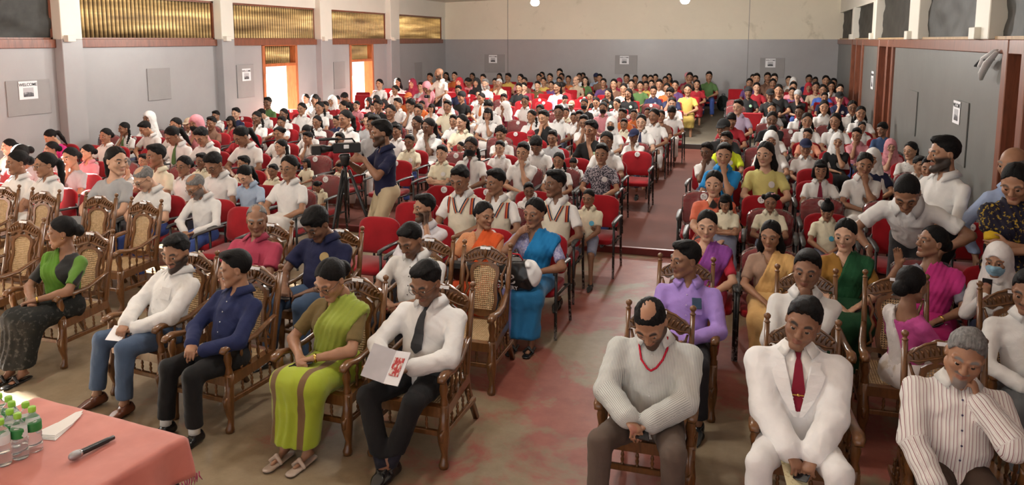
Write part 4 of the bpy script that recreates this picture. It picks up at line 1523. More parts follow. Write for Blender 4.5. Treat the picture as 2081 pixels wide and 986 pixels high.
def strip_mesh(name, L, Rr, nrmls, th):
    """closed ribbon between two edge lines"""
    n = len(L); vs = []; fs = []
    for a, b, m in zip(L, Rr, nrmls):
        m = np.asarray(m, float)
        vs += [a + m * th, b + m * th, b - m * th * .2, a - m * th * .2]
    for i in range(n - 1):
        for k in range(4):
            k2 = (k + 1) % 4
            fs.append((i * 4 + k, i * 4 + k2, i * 4 + 4 + k2, i * 4 + 4 + k))
    fs += [(3, 2, 1, 0), tuple((n - 1) * 4 + k for k in range(4))]
    mb = MB(); mb.add(vs, fs, False)
    return mb.mesh(name)


def collar_mesh(fig, r=.068, hgt=.052, flap=.048, tip=.045, open_=22, th=.004):
    up = nrm(fig.R @ V(0, 0, 1)); fw = nrm(fig.R @ V(0, -1, 0)); rt = np.cross(up, fw) * -1
    c = fig.nb
    mb = MB()
    for sg in (-1, 1):
        A = []; B = []; C = []; N = []
        for i in range(15):
            t = i / 14.0
            th_ = math.radians(180 - (180 - open_) * t)  # back -> front
            d = fw * math.cos(th_) + rt * sg * math.sin(th_)
            fr = max(0, (t - .45) / .55)
            drop = .022 * fr ** 1.5
            c2 = c + up * .006
            A.append(c2 + d * (r + .012 * fr) + up * (-.020 - drop))
            B.append(c2 + d * (r - .002 + .010 * fr) + up * (hgt - .020 - drop * 1.3))
            C.append(c2 + d * (r + .026 + .036 * fr + .012 * (1 - fr)) + up * (hgt - .020 - flap - drop - tip * fr ** 3 * .6) + rt * sg * (.02 * fr ** 2))
            N.append(d)
        for L, Rr in ((A, B), (B, C)):
            n = len(L); vs = []; fs = []
            for a, b, m in zip(L, Rr, N):
                vs += [a + m * th, b + m * th, b - m * th * .3, a - m * th * .3]
            for i in range(n - 1):
                for k in range(4):
                    k2 = (k + 1) % 4
                    fs.append((i * 4 + k, i * 4 + k2, i * 4 + 4 + k2, i * 4 + 4 + k))
            fs += [(3, 2, 1, 0), tuple((n - 1) * 4 + k for k in range(4))]
            mb.add(vs, fs, True)
    return mb.mesh('collar')


# ---- hair in head space (built once)
HAIR = {}


def hair_mesh(kind):
    if kind in HAIR: return HAIR[kind]
    F = Field()
    lo, hi = V(-.14, -.16, -.16), V(.14, .18, .17); h = .0055

    def cap(r, c=(0, .018, .034), k=.01): F.ell(V(*c), V(*r), k)
    def hl(z=.070, y=-.080, n=(0, -.73, -.68)):
        d0 = nrm(V(*n)); q0 = float(np.dot(V(0, y, z), d0))
        F.func(lambda f, x, y_, z_: np.maximum(f, x * d0[0] + y_ * d0[1] + z_ * d0[2] - q0 + .0035 * np.sin(x * 95 + 1) + .0028 * np.sin(x * 260 + y_ * 70) + np.clip(np.abs(x) - .035, 0, 1) * -.18))

    def tex(amp, fr):
        F.func(wob(11, fr, amp))
    if kind in ('short', 'tidy', 'curly', 'crop', 'receding', 'mop'):
        if kind == 'crop': cap((.080, .099, .092)); hl(.094, -.076)
        elif kind == 'receding': cap((.081, .100, .091)); hl(.092, -.050, (0, -.62, -.78)); F.ell(V(0, -.05, .125), V(.045, .08, .03), .02, None, 's')
        elif kind == 'tidy': cap((.083, .102, .097), (0, .016, .036)); F.ell(V(.01, -.04, .108), V(.06, .05, .025), .02); hl(.102, -.080)
        elif kind == 'curly': cap((.092, .108, .106), (0, .018, .042)); hl(.086, -.082); tex(.007, 150)
        elif kind == 'mop': cap((.089, .106, .104), (0, .014, .040)); F.ell(V(0, -.05, .092), V(.06, .045, .03), .02); hl(.076, -.088); tex(.004, 110)
        else: cap((.084, .103, .098), (0, .017, .036)); F.ell(V(0, -.035, .108), V(.06, .05, .026), .02); hl(.099, -.080); tex(.003, 110)
        F.plane(V(0, 0, -.062), (0, 0, -1), .01)
        for sx in (-1, 1): F.ell(V(.085 * sx, -.005, -.012), V(.03, .030, .034), .008, None, 's')
    elif kind == 'bald':
        cap((.080, .100, .090)); hl(.02, -.04, (0, -.85, -.53)); F.plane(V(0, 0, .045), (0, 0, 1), .01); F.plane(V(0, 0, -.055), (0, 0, -1), .01)
        for sx in (-1, 1): F.ell(V(.085 * sx, -.005, -.012), V(.03, .030, .034), .008, None, 's')
    elif kind == 'thin':
        cap((.0805, .100, .0915)); hl(.080, -.070, (0, -.66, -.75)); F.plane(V(0, 0, -.055), (0, 0, -1), .01); F.func(wob(5, 260, .0022))
        F.func(lambda f, x, y, z: f + .0105 * np.clip((z - .088) / .02, 0, 1) * np.clip((.052 - np.abs(x - .01)) / .02, 0, 1) * np.clip((y + .062) / .02, 0, 1) * (1 + .25 * np.sin(x * 330 + y * 90)))
        for sx in (-1, 1): F.ell(V(.085 * sx, -.005, -.012), V(.03, .030, .034), .008, None, 's')
    else:
        cap((.084, .103, .097), (0, .018, .034))
        F.func(lambda f, x, y_, z_: np.maximum(f, -.72 * (y_ + .080) - .69 * (z_ - .106) + .0025 * np.sin(x * 230 + y_ * 50) - .30 * np.clip(np.abs(x) - .012, 0, .05)))
        if kind in ('bun', 'pony', 'long', 'braids', 'braid'): F.cone(V(0, -.12, .095), V(0, .05, .137), .006, .003, .010, mode='s')
        for sx in (-1, 1): F.ell(V(.09 * sx, -.012, -.02), V(.03, .030, .034), .008, None, 's')
        lo = V(-.16, -.20, -.52); hi = V(.16, .24, .18); h = .0065
        if kind == 'bun':
            F.ell(V(0, .120, -.012), V(.056, .042, .052), .015); lo[2] = -.16
        elif kind == 'topknot':
            F.ell(V(0, .03, .14), V(.04, .04, .035), .015); F.ell(V(0, -.05, .06), V(.07, .05, .04), .02); lo[2] = -.16; hi[2] = .2
        elif kind == 'pony':
            F.chain([V(0, .10, .02), V(0, .14, -.02), V(.01, .135, -.14), V(.02, .12, -.27)], [.03, .036, .032, .012], .02)
        elif kind == 'buns':
            for sx in (-1, 1): F.ell(V(.085 * sx, .03, .055), .038, .012)
            lo[2] = -.16
        elif kind == 'braids':
            for sx in (-1, 1):
                pts = [V(.07 * sx, .05, -.05), V(.092 * sx, .03, -.12), V(.098 * sx, -.01, -.19), V(.09 * sx, -.055, -.27), V(.085 * sx, -.075, -.36), V(.085 * sx, -.08, -.44)]
                F.chain(pts, [.026, .022, .021, .019, .016, .010], .015)
            def bead(f, x, y, z): return f + .0045 * np.sin(z * 165) * (z < -.10)
            F.func(bead)
        elif kind == 'braid':
            pts = [V(.04, .09, -.03), V(.085, .05, -.11), V(.10, -.0, -.19), V(.095, -.05, -.28), V(.09, -.07, -.38)]
            F.chain(pts, [.032, .026, .023, .020, .010], .015)
            def bead(f, x, y, z): return f + .0045 * np.sin(z * 165) * (z < -.10)
            F.func(bead)
        elif kind == 'long':
            F.chain([V(0, .06, -.02), V(0, .085, -.12), V(0, .08, -.27)], [.075, .085, .055], .03, flat=.6, fd=V(0, 1, 0))
            for sx in (-1, 1): F.chain([V(.068 * sx, .02, -.02), V(.085 * sx, .025, -.12), V(.09 * sx, .01, -.24)], [.03, .035, .02], .02)
        elif kind == 'bob':
            F.chain([V(0, .05, -.02), V(0, .06, -.10)], [.085, .075], .03, flat=.8, fd=V(0, 1, 0))
            for sx in (-1, 1): F.chain([V(.070 * sx, .005, .0), V(.078 * sx, .0, -.09)], [.03, .03], .02)
            F.ell(V(0, -.072, .068), V(.06, .025, .026), .015); lo[2] = -.2
        F.func(wob(12, 80, .002))
    HAIR[kind] = sdf_mesh('hair', F, lo, hi, h)
    return HAIR[kind]


def hijab_mesh(kind='hijab'):
    if kind in HAIR: return HAIR[kind]
    F = Field()
    F.ell(V(0, .02, .028), V(.096, .116, .112), .02)
    F.cone(V(0, .03, -.05), V(0, .02, -.16), .098, .112, .05)
    lw = -.33 if kind != 'veil' else -.46
    F.cone(V(0, .025, -.14), V(0, -.0, lw), .105, .205 if kind != 'veil' else .26, .06, .62, V(0, 1, 0))
    F.func(lambda f, x, y, z: f + .004 * np.sin(18 * np.arctan2(x, -y + .3) * 2.2 + z * 30) * np.clip((-.06 - z) / .1, 0, 1))
    F.func(wob(21, 45, .004))
    F.ell(V(0, -.115, -.012), V(.060 if kind != 'veil' else .066, .075, .085), .012, None, 's')
    F.plane(V(0, 0, lw), (0, -.25, -1), .01)
    HAIR[kind] = sdf_mesh('headscarf', F, V(-.32, -.26, -.5), V(.32, .28, .18), .008)
    return HAIR[kind]


def cap_mesh():
    if 'cap' in HAIR: return HAIR['cap']
    F = Field()
    F.ell(V(0, .015, .045), V(.090, .108, .096), .01)
    F.plane(V(0, 0, .032), (0, -.12, -1), .006)
    F.cone(V(0, -.07, .052), V(0, -.135, .038), .075, .055, .012, .13, V(0, .2, 1))
    HAIR['cap'] = sdf_mesh('cap', F, V(-.12, -.22, -.0), V(.12, .15, .17), .0055)
    return HAIR['cap']


def beanie_mesh():
    if 'beanie' in HAIR: return HAIR['beanie']
    F = Field(); F.ell(V(0, .02, .042), V(.090, .110, .100), .01); F.plane(V(0, -.09, .052), (0, -.6, -.8), .006)
    F.func(lambda f, x, y, z: f + .0015 * np.sin(np.arctan2(x, y) * 60))
    HAIR['beanie'] = sdf_mesh('beanie', F, V(-.12, -.14, -.1), V(.12, .16, .17), .0055)
    return HAIR['beanie']


def mask_mesh():
    if 'mask' in HAIR: return HAIR['mask']
    F = Field()
    F.ell(V(0, -.030, -.045), V(.070, .080, .080), .02)
    F.cone(V(0, -.09, -.015), V(0, -.112, -.03), .02, .022, .03)
    F.plane(V(0, -.09, -.012), (0, .25, 1), .004); F.plane(V(0, -.02, 0), (0, 1, 0), .004); F.plane(V(0, 0, -.118), (0, 0, -1), .006)
    F.func(lambda f, x, y, z: f + .0012 * np.sin(z * 330))
    HAIR['mask'] = sdf_mesh('face_mask', F, V(-.1, -.16, -.15), V(.1, .03, .03), .0055)
    return HAIR['mask']


def eye_mesh():
    if 'eye' in HAIR: return HAIR['eye']
    mb = MB(); n = 12; prof = []
    for i in range(1, 12):
        a = PI * i / 12
        prof.append((-math.cos(a) * .0128, math.sin(a) * .0128))
    mb.lathe(prof, (0, 0, 0), (0, -1, 0), n)
    me = mb.mesh('eye')
    me.materials.append(simple('eye_white', (.62, .58, .53), .25, var=.03))
    me.materials.append(simple('eye_iris', (.016, .010, .007), .12, var=.3))
    for p in me.polygons:
        c = p.center
        p.material_index = 1 if c.y < -.0088 else 0
    HAIR['eye'] = me
    return me


def glasses_mesh():
    if 'glasses' in HAIR: return HAIR['glasses']
    mb = MB()
    for sx in (-1, 1):
        ring = [V(.033 * sx + .024 * math.cos(a), -.104 + .004 * abs(math.cos(a)), .0 + .018 * math.sin(a)) for a in np.linspace(0, 2 * PI, 17)]
        mb.tube(ring, .0016, 5, False)
        mb.tube([V(.057 * sx, -.100, .006), V(.078 * sx, -.06, .008), V(.080 * sx, .012, .006), V(.079 * sx, .03, -.012)], .0016, 5)
    mb.tube([V(-.010, -.106, .004), V(0, -.110, .006), V(.010, -.106, .004)], .0016, 5)
    HAIR['glasses'] = mb.mesh('glasses')
    return HAIR['glasses']


def shoe_mesh(kind='shoe'):
    if kind in HAIR: return HAIR[kind]
    F = Field()
    if kind == 'shoe':
        F.cone(V(0, .045, -.055), V(0, -.06, -.060), .036, .042, .02, .85, V(0, 0, 1))
        F.cone(V(0, -.06, -.062), V(0, -.185, -.074), .040, .022, .03, .62, V(0, 0, 1))
        F.cone(V(0, .03, -.03), V(0, .0, -.02), .040, .040, .02)
        F.plane(V(0, 0, .0), (0, -.5, 1), .004)
        F.cone(V(0, .02, .03), V(0, .02, -.03), .030, .030, .004, mode='s')
        def sole(f, x, y, z): return np.where(z < -.084, f - .003, f)
        F.func(sole)
    else:  # open slipper, strap and sole
        F.cone(V(0, .05, -.078), V(0, -.16, -.080), .034, .040, .01, .32, V(0, 0, 1))
        F.cone(V(-.045, -.09, -.066), V(0, -.08, -.028), .012, .014, .01); F.cone(V(.045, -.09, -.066), V(0, -.08, -.028), .012, .014, .01)
    F.plane(V(0, 0, -.095), (0, 0, -1), .003)
    HAIR[kind] = sdf_mesh(kind, F, V(-.07, -.24, -.11), V(.07, .11, .04), .0055)
    return HAIR[kind]


def M4(R, t, s=1.0):
    m = Matrix.Identity(4)
    for i in range(3):
        for j in range(3): m[i][j] = float(R[i][j]) * s
        m[i][3] = float(t[i])
    return m


def basis(y, z):
    """rotation whose -Y points along y and Z near z"""
    yy = -nrm(y); zz = nrm(np.asarray(z, float) - yy * (np.asarray(z, float) @ yy)); xx = np.cross(yy, zz)
    return np.stack([xx, yy, zz], 1)


BLACKH = (.0062, .0055, .0055)
WHITE = (.72, .715, .70)


def on_head(root, fig, hair='short', hairc=BLACKH, scarf=None, cap=None, mask=None, glasses=False, eyes=True, beanie=None, gl=(.03, .025, .02)):
    Mh = M4(fig.Rh, fig.hc, fig.hs)
    if eyes:
        for sx in (-1, 1): put('eye', eye_mesh(), root, M=Mh @ Matrix.Translation((.0315 * sx, -.0785, .0018)) @ Matrix.Rotation(.10 * sx, 4, 'Z'))
    if hair: put('hair', hair_mesh(hair), root, mat=hairmat(hairc), M=Mh)
    if scarf:
        kind, c = scarf
        put('headscarf', hijab_mesh(kind), root, mat=c if not isinstance(c, tuple) else cloth(c), M=Mh)
    if cap: put('cap', cap_mesh(), root, mat=cloth(cap), M=Mh)
    if beanie: put('beanie', beanie_mesh(), root, mat=cloth(beanie), M=Mh)
    if mask: put('face_mask', mask_mesh(), root, mat=cloth(mask), M=Mh)
    if glasses: put('glasses', glasses_mesh(), root, mat=simple('spectacle_frame', gl, .3), M=Mh)


def shoes(root, fig, mat, kind='shoe', fa=0.0, fb=0.0):
    for q, k, an in ((fig.qa, fig.ka, fa), (fig.qb, fig.kb, fb)):
        put('shoe' if kind == 'shoe' else 'slipper', shoe_mesh(kind), root, mat=mat, M=M4(rotm('z', math.radians(an)), q))


def person(label, loc, fig, rz=0.0, s=1.0, base=.52, group=None):
    """Empty on the floor, hip centre at height base; returns (thing, holder matrix applied to parts)"""
    r = empty('person', loc, rz, s)
    tag(r, label, 'person', group)
    r['hip'] = base
    return r


def lift(root, base):
    """raise every part so that the thing's own origin lies on the floor"""
    b = base / root.scale[0]
    for ch in root.children: ch.location.z += b
# ------------------------------------------------------------------ dressing figures
COLS = dict(w=WHITE, cr=(.72, .68, .52), bk=(.014, .014, .015), nv=(.016, .020, .055), rd=(.32, .02, .03), pk=(.60, .25, .29), bl=(.05, .10, .34), bs=(.02, .25, .60), lb=(.36, .46, .60), yl=(.50, .36, .09), ly=(.60, .54, .20), gn=(.09, .17, .06), mr=(.22, .02, .045), pu=(.11, .055, .16), lv=(.50, .42, .58), gy=(.36, .37, .38), tn=(.40, .31, .22), br=(.17, .09, .06), mg=(.52, .03, .21), lm=(.55, .66, .03), pc=(.75, .33, .22), dn=(.05, .09, .19), kh=(.095, .062, .026))
COLS['or'] = (.46, .12, .03)
CNAME = dict(w='white', cr='cream', bk='black', nv='navy', rd='red', pk='pink', bl='blue', bs='bright blue', lb='light blue', yl='yellow', ly='pale yellow', gn='green', mr='maroon', pu='purple', lv='lavender', gy='grey', tn='tan', br='brown', mg='magenta', lm='lime green', pc='peach', dn='denim blue', kh='khaki brown', fl='flowery', fw='patterned white')
COLS['or'] = (.46, .12, .03); CNAME['or'] = 'orange'
CACHE = {}
ADJ = {}
ADJ0 = {}


def cached(key, fn):
    if key not in CACHE: CACHE[key] = fn()
    return CACHE[key]


def world_of(root, p):
    s = root.scale[0]; a = root.rotation_euler[2]; b = root['hip']
    p = rotm('z', a) @ (np.asarray(p, float) * s)
    return V(*root.location) + p + V(0, 0, b)


def wmat(root, R, p):
    """world matrix of a held thing given its frame in the figure's own space"""
    a = root.rotation_euler[2]
    return M4(rotm('z', a) @ R, world_of(root, p))


def tie_mesh(fig, F, z0=.47, z1=.16, w=.040, lift=.010):
    L = []; R = []; N = []
    fw = nrm(fig.R @ V(0, -1, 0)); n = 11
    for i in range(n):
        t = i / (n - 1); z = z0 + (z1 - z0) * t
        ww = (.012 + (w - .012) * min(1, t * 1.3)) if i else .016
        if i == 1: ww = .010
        if i == n - 1: ww = .004
        p = fig.front(0, z, F, lift)
        r_ = fig.R @ V(1, 0, 0)
        L.append(p - r_ * ww); R.append(p + r_ * ww); N.append(fw)
    return strip_mesh('tie', L, R, N, .006)


BTN = MB().lathe([(0, .0055), (.002, .0055), (.003, .003)], (0, 0, 0), (0, -1, 0), 8).mesh('button')


def front_frame(fig, F, x, z, lift=.002):
    p = fig.front(x, z, F, lift)
    a = fig.front(x + .02, z, F, 0); b = fig.front(x - .02, z, F, 0); c = fig.front(x, z + .02, F, 0); d = fig.front(x, z - .02, F, 0)
    xx = nrm(a - b); zz = nrm(c - d); yy = nrm(np.cross(zz, xx)); zz = np.cross(xx, yy)
    return np.stack([xx, yy, zz], 1), p


def mk(label, loc, pose, sk=1, hair='short', hairc=BLACKH, s=1.0, rz=0.0, base=None, seat=.42, lod='md', group=None,
       sleeve='short', top=WHITE, neck='v', collar=True, bust=0.0, belly=0.0, off=0.0, hem=-.05, topname='shirt', folds=.0055,
       bottom='trousers', bcol=(.03, .03, .032), footw='shoe', fcol=(.012, .012, .012), fang=(0, 0), drape=None, tie=None, buttons=None, badge=None, badgec=WHITE,
       glasses=False, mask=None, scarf=None, cap=None, beanie=None, socks=None, eyes=True, su=False, key=None, pocket=False):
    """one figure; key shares its meshes between figures of the same pose"""
    if label in ADJ:
        ADJ0[label] = s
        x_, y_, s = ADJ[label]; loc = (x_, y_, loc[2])

    hi = lod == 'hi'
    hf, ha, hs_, hb = {'hi': (.0050, .0068, .0106, .0150), 'md': (.0070, .0088, .0142, .0190), 'lo': (.0086, .0108, .0175, .022)}[lod]
    if base is None: base = seat + .085 * s
    elif label in ADJ: base = base * s / ADJ0.get(label, s)
    pose = dict(pose)
    za = -base / s + .094
    for k_, sg in (('qa', -1), ('qb', 1)):
        if k_ not in pose: pose[k_] = (.14 * sg, -.44, za)
        elif len(pose[k_]) == 2: pose[k_] = (*pose[k_], za)
    pose['feet'] = footw == 'slipper'
    fig = Fig(**pose)
    root = person(label, loc, fig, rz, s, base, group)
    K = lambda n, *a: (key, n, lod) + a if key else None
    def get(n, fn, *a):
        return cached(K(n, *a), fn) if key else fn()
    bodykey = tuple(pose.get('head', (0, 8, 0))) + (pose.get('beard'), pose.get('fem'))
    put('body', get('body', lambda: fig.body_mesh(hf, 0, ha), bodykey), root, mat=skin(SKINS[sk] if isinstance(sk, int) else sk, hairc if hairc[0] > .05 else (.012, .010, .009)))
    tm = top if not isinstance(top, tuple) else cloth(top)
    F = None
    if sleeve:
        F = fig.shirt_field(sleeve=sleeve, neck=neck, bust=bust, belly=belly, off=off, hem=hem, folds=folds, seed=(zlib.crc32(str(key).encode()) % 97 if key else int(abs(loc[0] * 31 + loc[1] * 17)) % 97))
        lo, hh = fig.cloth_bounds()
        put(topname, get(topname, lambda: sdf_mesh(topname, F, lo, hh, hs_, attrs={'su': fig.arm_su()} if su else None), sleeve, neck, bust, hem), root, mat=tm)
        if collar: put('collar', get('collar', lambda: collar_mesh(fig)), root, mat=tm if not su else cloth((.66, .66, .64)))
    if bottom in ('trousers', 'shorts'):
        put(bottom, get(bottom, lambda: fig.trousers_mesh(hb, short=bottom == 'shorts')), root, mat=bcol if not isinstance(bcol, tuple) else cloth(bcol))
    elif bottom:
        put('sari_skirt' if bottom == 'sari' else 'skirt', get('skirt', lambda: fig.skirt_mesh(hb, long=.92 if bottom == 'sari' else .45)), root, mat=bcol if not isinstance(bcol, tuple) else cloth(bcol))
    if drape:
        dm, kw = drape
        put('sari_drape', get('drape', lambda: fig.drape_mesh(hs_, bust=bust, belly=belly, **kw)), root, mat=dm if not isinstance(dm, tuple) else cloth(dm))
    if footw: shoes(root, fig, simple('leather_%.3f_%.3f' % (fcol[0], fcol[1]), fcol, .22, var=.2), footw, *fang)
    if socks:
        for q, k_ in ((fig.qa, fig.ka), (fig.qb, fig.kb)):
            MB().tube([q + (k_ - q) * -.02, q + (k_ - q) * .10, q + (k_ - q) * .22], [.042, .043, .045], 10).build('sock', cloth(socks), root)
    if tie and F: put('tie', get('tie', lambda: tie_mesh(fig, F)), root, mat=tie if not isinstance(tie, tuple) else cloth(tie))
    if buttons and F:
        for i in range(5):
            R_, p = front_frame(fig, F, 0, .40 - .075 * i)
            put('button', BTN, root, mat=simple('button_%.2f' % buttons[0], buttons, .3), M=M4(R_, p))
    if pocket and F:
        R_, p = front_frame(fig, F, .075, .31)
        MB().box((-.042, -.0015, -.05), (.042, .003, .045), bevel=.001).build('pocket', tm, root, M=M4(R_, p))
    if badge and F:
        R_, p = front_frame(fig, F, *(badge if isinstance(badge, tuple) else (.07, .30)), lift=.004)
        put('badge', DISC, root, mat=simple('badge_%.2f_%.2f' % badgec[:2], badgec, .4, var=.03), M=M4(R_, p))
    on_head(root, fig, hair, hairc, scarf, cap, mask, glasses, eyes, beanie)
    lift(root, base)
    root['hip'] = base
    fig.F2 = F
    root['hc'] = [float(v) for v in fig.hc]
    root['seat'] = float(seat)
    return root, fig


def child(root, o):
    """hang an extra part on a figure that has already been raised"""
    o.location.z += root['hip'] / root.scale[0]
    return o


LAP = dict(wa=(-.07, -.29, .10), wb=(.08, -.27, .10), ca=.6, cb=.6)
POSES = {
    0: LAP,
    3: dict(wa='chin', wb=(.02, -.24, .12), cb=.7, lean=-2),
    4: dict(wb='chin', wa=(-.02, -.24, .12), ca=.7, lean=-2),
    5: dict(LAP, lean=0),
    6: dict(wa=(.075, -.205, .17), wb=(-.075, -.175, .20), ha=(-1, .1, -.3), hb=(1, .1, -.3), na=(.2, 1, 0), nb=(-.2, 1, 0), ca=.3, cb=.3, da=(1, .05, .05), db=(-1, .05, .05)),
    7: dict(wa=(-.055, -.24, .36), wb=(.055, -.24, .36), ha=(-1, -.2, -.5), hb=(1, -.2, -.5), da=(.5, .3, .8), db=(-.5, .3, .8), na=(0, 1, .2), nb=(0, 1, .2)),
}
ADJ.update({
    'woman in a green and black sari sitting sideways-looking in a carved armchair': (-5.223, 4.69, 0.885),
    'bearded man in white long-sleeved shirt and blue jeans looking down': (-4.024, 4.46, 0.918),
    'moustached man in navy long-sleeved shirt and black trousers glancing sideways': (-3.324, 4.25, 0.888),
    'woman in lime green and brown sari and glasses using her phone': (-2.538, 4.3, 0.924),
    'man in white shirt, dark tie and glasses reading a booklet, legs crossed': (-1.924, 4.32, 0.95),
    'balding man in a dark pink shirt sitting behind the bearded man': (-4.001, 5.45, 0.915),
    'heavy man in navy polo shirt with gold piping looking down at his phone': (-3.357, 5.49, 0.99),
    'young man in white short-sleeved shirt looking at a red phone': (-2.464, 5.37, 0.922),
    'balding man in finely striped shirt with red lanyard typing on a phone': (-0.483, 4.15, 0.945),
    'man in white suit with dark red tie leaning back, phone in his lap': (0.272, 4.18, 0.958),
    'grey-bearded man in brown striped shirt resting his cheek on his hand': (0.986, 4.07, 0.913),
    'man in lilac shirt looking sideways behind the man with the lanyard': (-0.394, 5.32, 0.905),
    'man in plain white shirt with one finger raised to his lips': (0.364, 5.27, 0.93),
    'woman in pink blouse and white sari turned round, seen from behind': (0.97, 5.27, 0.864),
    'man in white shirt and grey trousers at the cut-off edge of the second row': (1.635, 5.23, 0.926),
    'woman in orange and red sari turning to her neighbour': (-2.26, 6.32, 0.835),
    'woman in bright blue sari pointing a finger and talking': (-1.773, 6.33, 0.902),
    'bearded man in pale shirt with a hand beside his ear': (-2.798, 6.35, 0.863),
    'boy in cream cricket jersey looking down, nearest the cameraman': (-2.866, 7.45, 0.994),
    'boy in cream cricket jersey smiling with a hand at his cheek': (-2.484, 7.45, 0.947),
    'boy in cream cricket jersey looking sideways above the blue sari': (-1.861, 7.45, 0.965),
    'small boy in cream shirt with a blue badge at the end of the row': (-1.635, 7.95, 0.67),
    'woman in red blouse and purple-edged sari gazing at the camera': (-0.336, 6.4, 0.871),
    'woman in beige blouse and pale yellow sari': (0.166, 6.4, 0.815),
    'woman in mustard blouse and dark green sari with a phone': (0.722, 6.4, 0.875),
    'woman in magenta sari raising a hand while talking': (1.278, 6.24, 0.882),
    'woman in white headscarf and blue face mask holding a phone': (1.699, 6.14, 0.819),
    'woman in orange blouse and black-patterned sari holding a child': (-0.367, 8.08, 0.932),
    'small girl in cream blouse on the lap of the woman in orange': (-0.234, 7.8, 0.588),
    'small girl in cream blouse with a pink hair bow': (0.185, 8.06, 0.653),
    'small child in cream shirt and topknot with a blue badge': (0.72, 8.06, 0.654),
    'man in white shirt bending down to listen, watch on his wrist': (1.322, 7.15, 1.034),
    'bearded man in white shirt standing by the boarded wall in profile': (1.559, 7.35, 1.046),
    'bald man in light blue shirt standing against the timber post': (2.0, 7.05, 1.027),
    'woman in black and yellow sari standing with folded arms': (1.903, 6.62, 1.022),
    'cameraman in navy polo shirt and beige trousers filming from the seats': (-3.973, 7.95, 1.02),
    'bald bearded man in white shirt standing among the far rows': (-7.59, 18.3, 0.997),
})
# ------------------------------------------------------------------ front rows, table and standing people, one by one
WS = .37   # wooden seat height
GREYH = (.16, .155, .15); WHITEH = (.42, .41, .40)


def banded(name, base, bands, ax=0, rough=.8, scale=1.0):
    """woven bands across one direction of the cloth"""
    if name in MATS: return MATS[name]
    m, nt, b = new_mat(name)
    tc = nt.nodes.new('ShaderNodeTexCoord'); sp = nt.nodes.new('ShaderNodeSeparateXYZ'); nt.links.new(tc.outputs['Object'], sp.inputs[0])
    mr = nt.nodes.new('ShaderNodeMapRange'); mr.inputs[1].default_value = -.3; mr.inputs[2].default_value = .3
    nt.links.new(sp.outputs[ax], mr.inputs[0])
    stops = [(0, base)]
    for a, w, c in bands:
        p = (a + .3) / .6; w = w / .6
        stops += [(p - w, base), (p - w + .004, c), (p + w - .004, c), (p + w, base)]
    nt.links.new(ramp(nt, mr.outputs[0], stops), b.inputs['Base Color'])
    b.inputs['Roughness'].default_value = rough; b.inputs['Specular IOR Level'].default_value = .3; b.inputs['Sheen Weight'].default_value = .15
    bump(nt, b, noise(nt, 26, 4, .6, dist=.6), .35, .006)
    MATS[name] = m
    return m


def held(root, fig, side, name, dims, mat, label, cat, along=.085, out=.020, tilt=0.0, slide=0.0):
    w, d, n, sg, c = fig.hands()[0 if side == 'a' else 1]
    d = nrm(d); n = nrm(n - d * (n @ d)); t = np.cross(n, d) * sg
    R_ = np.stack([t, d, np.cross(t, d)], 1) @ rotm('z', tilt)
    o = MB().box((-dims[0] / 2, -dims[1] / 2, -dims[2] / 2), (dims[0] / 2, dims[1] / 2, dims[2] / 2), bevel=.003).build(name, mat, M=wmat(root, R_, w + d * along + n * out + t * slide))
    tag(o, label, cat)
    return o


PHONE = simple('phone_black', (.012, .012, .014), .12)


def watch(root, fig, side, mat):
    w, e = (fig.wa, fig.ea) if side == 'a' else (fig.wb, fig.eb)
    d = nrm(w - e)
    o = MB().lathe([(-.009, .030), (0, .032), (.009, .030)], w - d * .012, d, 12).build('wristwatch', mat, root)
    child(root, o)


GOLD = simple('gold_metal', (.55, .36, .10), .25, 1.0)
SILVER = simple('silver_metal', (.6, .6, .6), .25, 1.0)
EARR = MB().lathe([(-.005, .003), (0, .007), (.005, .003)], (0, 0, 0), (1, 0, 0), 8).mesh('earring')


def jewels(root, fig, neck=True, ear=True, c=None):
    c = c or GOLD
    if ear:
        for sx in (-1, 1): child(root, put('earring', EARR, root, mat=c, M=M4(fig.Rh, fig.hp(.083 * sx, -.002, -.034))))
    if neck:
        pts = []
        for i in range(15):
            a = -1.25 + 2.5 * i / 14
            z = .505 - .115 * math.cos(a) ** 2
            q = fig.T(.085 * math.sin(a), -.062 * math.cos(a) + .0, z)
            t = np.linspace(-.12, .06, 60)
            Fb = fig.bodyF if hasattr(fig, 'bodyF') else None
            if Fb is None: fig.bodyF = Fb = fig.body_field()
            p = np.array([fig.T(.085 * math.sin(a), y - .05, z) for y in t])
            f = Fb.ev(p[:, 0:1], p[:, 1:2], p[:, 2:3])[:, 0]
            k = np.nonzero(f < .002)[0]
            if len(k): pts.append(p[k[0]])
        if len(pts) > 3: child(root, MB().tube(pts, .0016, 5).build('necklace', c, root))


# ---- front row, window side
wood_chair((-5.32, 5.00, 0), 'carved cane armchair holding the woman in the green and black sari')
r, f = mk('woman in a green and black sari sitting sideways-looking in a carved armchair', (-5.38, 4.84, 0), dict(head=(-42, 6, 0), wa=(-.05, -.27, .13), wb=(.03, -.29, .14), ca=.8, cb=.8, fem=1, fat=1.06, sh=1.06, lean=-8, qa=(-.06, -.52), qb=(.06, -.50)), 2, 'bun', s=.93, lod='hi', seat=WS,
          sleeve='blouse', neck='deep', collar=False, bust=.012, topname='blouse', top=banded('black_green_blouse', (.016, .016, .016), [(.20, .05, (.09, .20, .025))], 0), bottom='sari', bcol=spotted('black_sari', (.012, .013, .012), (.05, .05, .045), 30, .62), drape=((.085, .20, .02), dict(side=-1, half=.085, w0=.04)), footw='slipper')
watch(r, f, 'b', GOLD); jewels(r, f, False)
wood_chair((-4.07, 4.72, 0), 'carved cane armchair under the bearded man in white shirt and jeans', -.12)
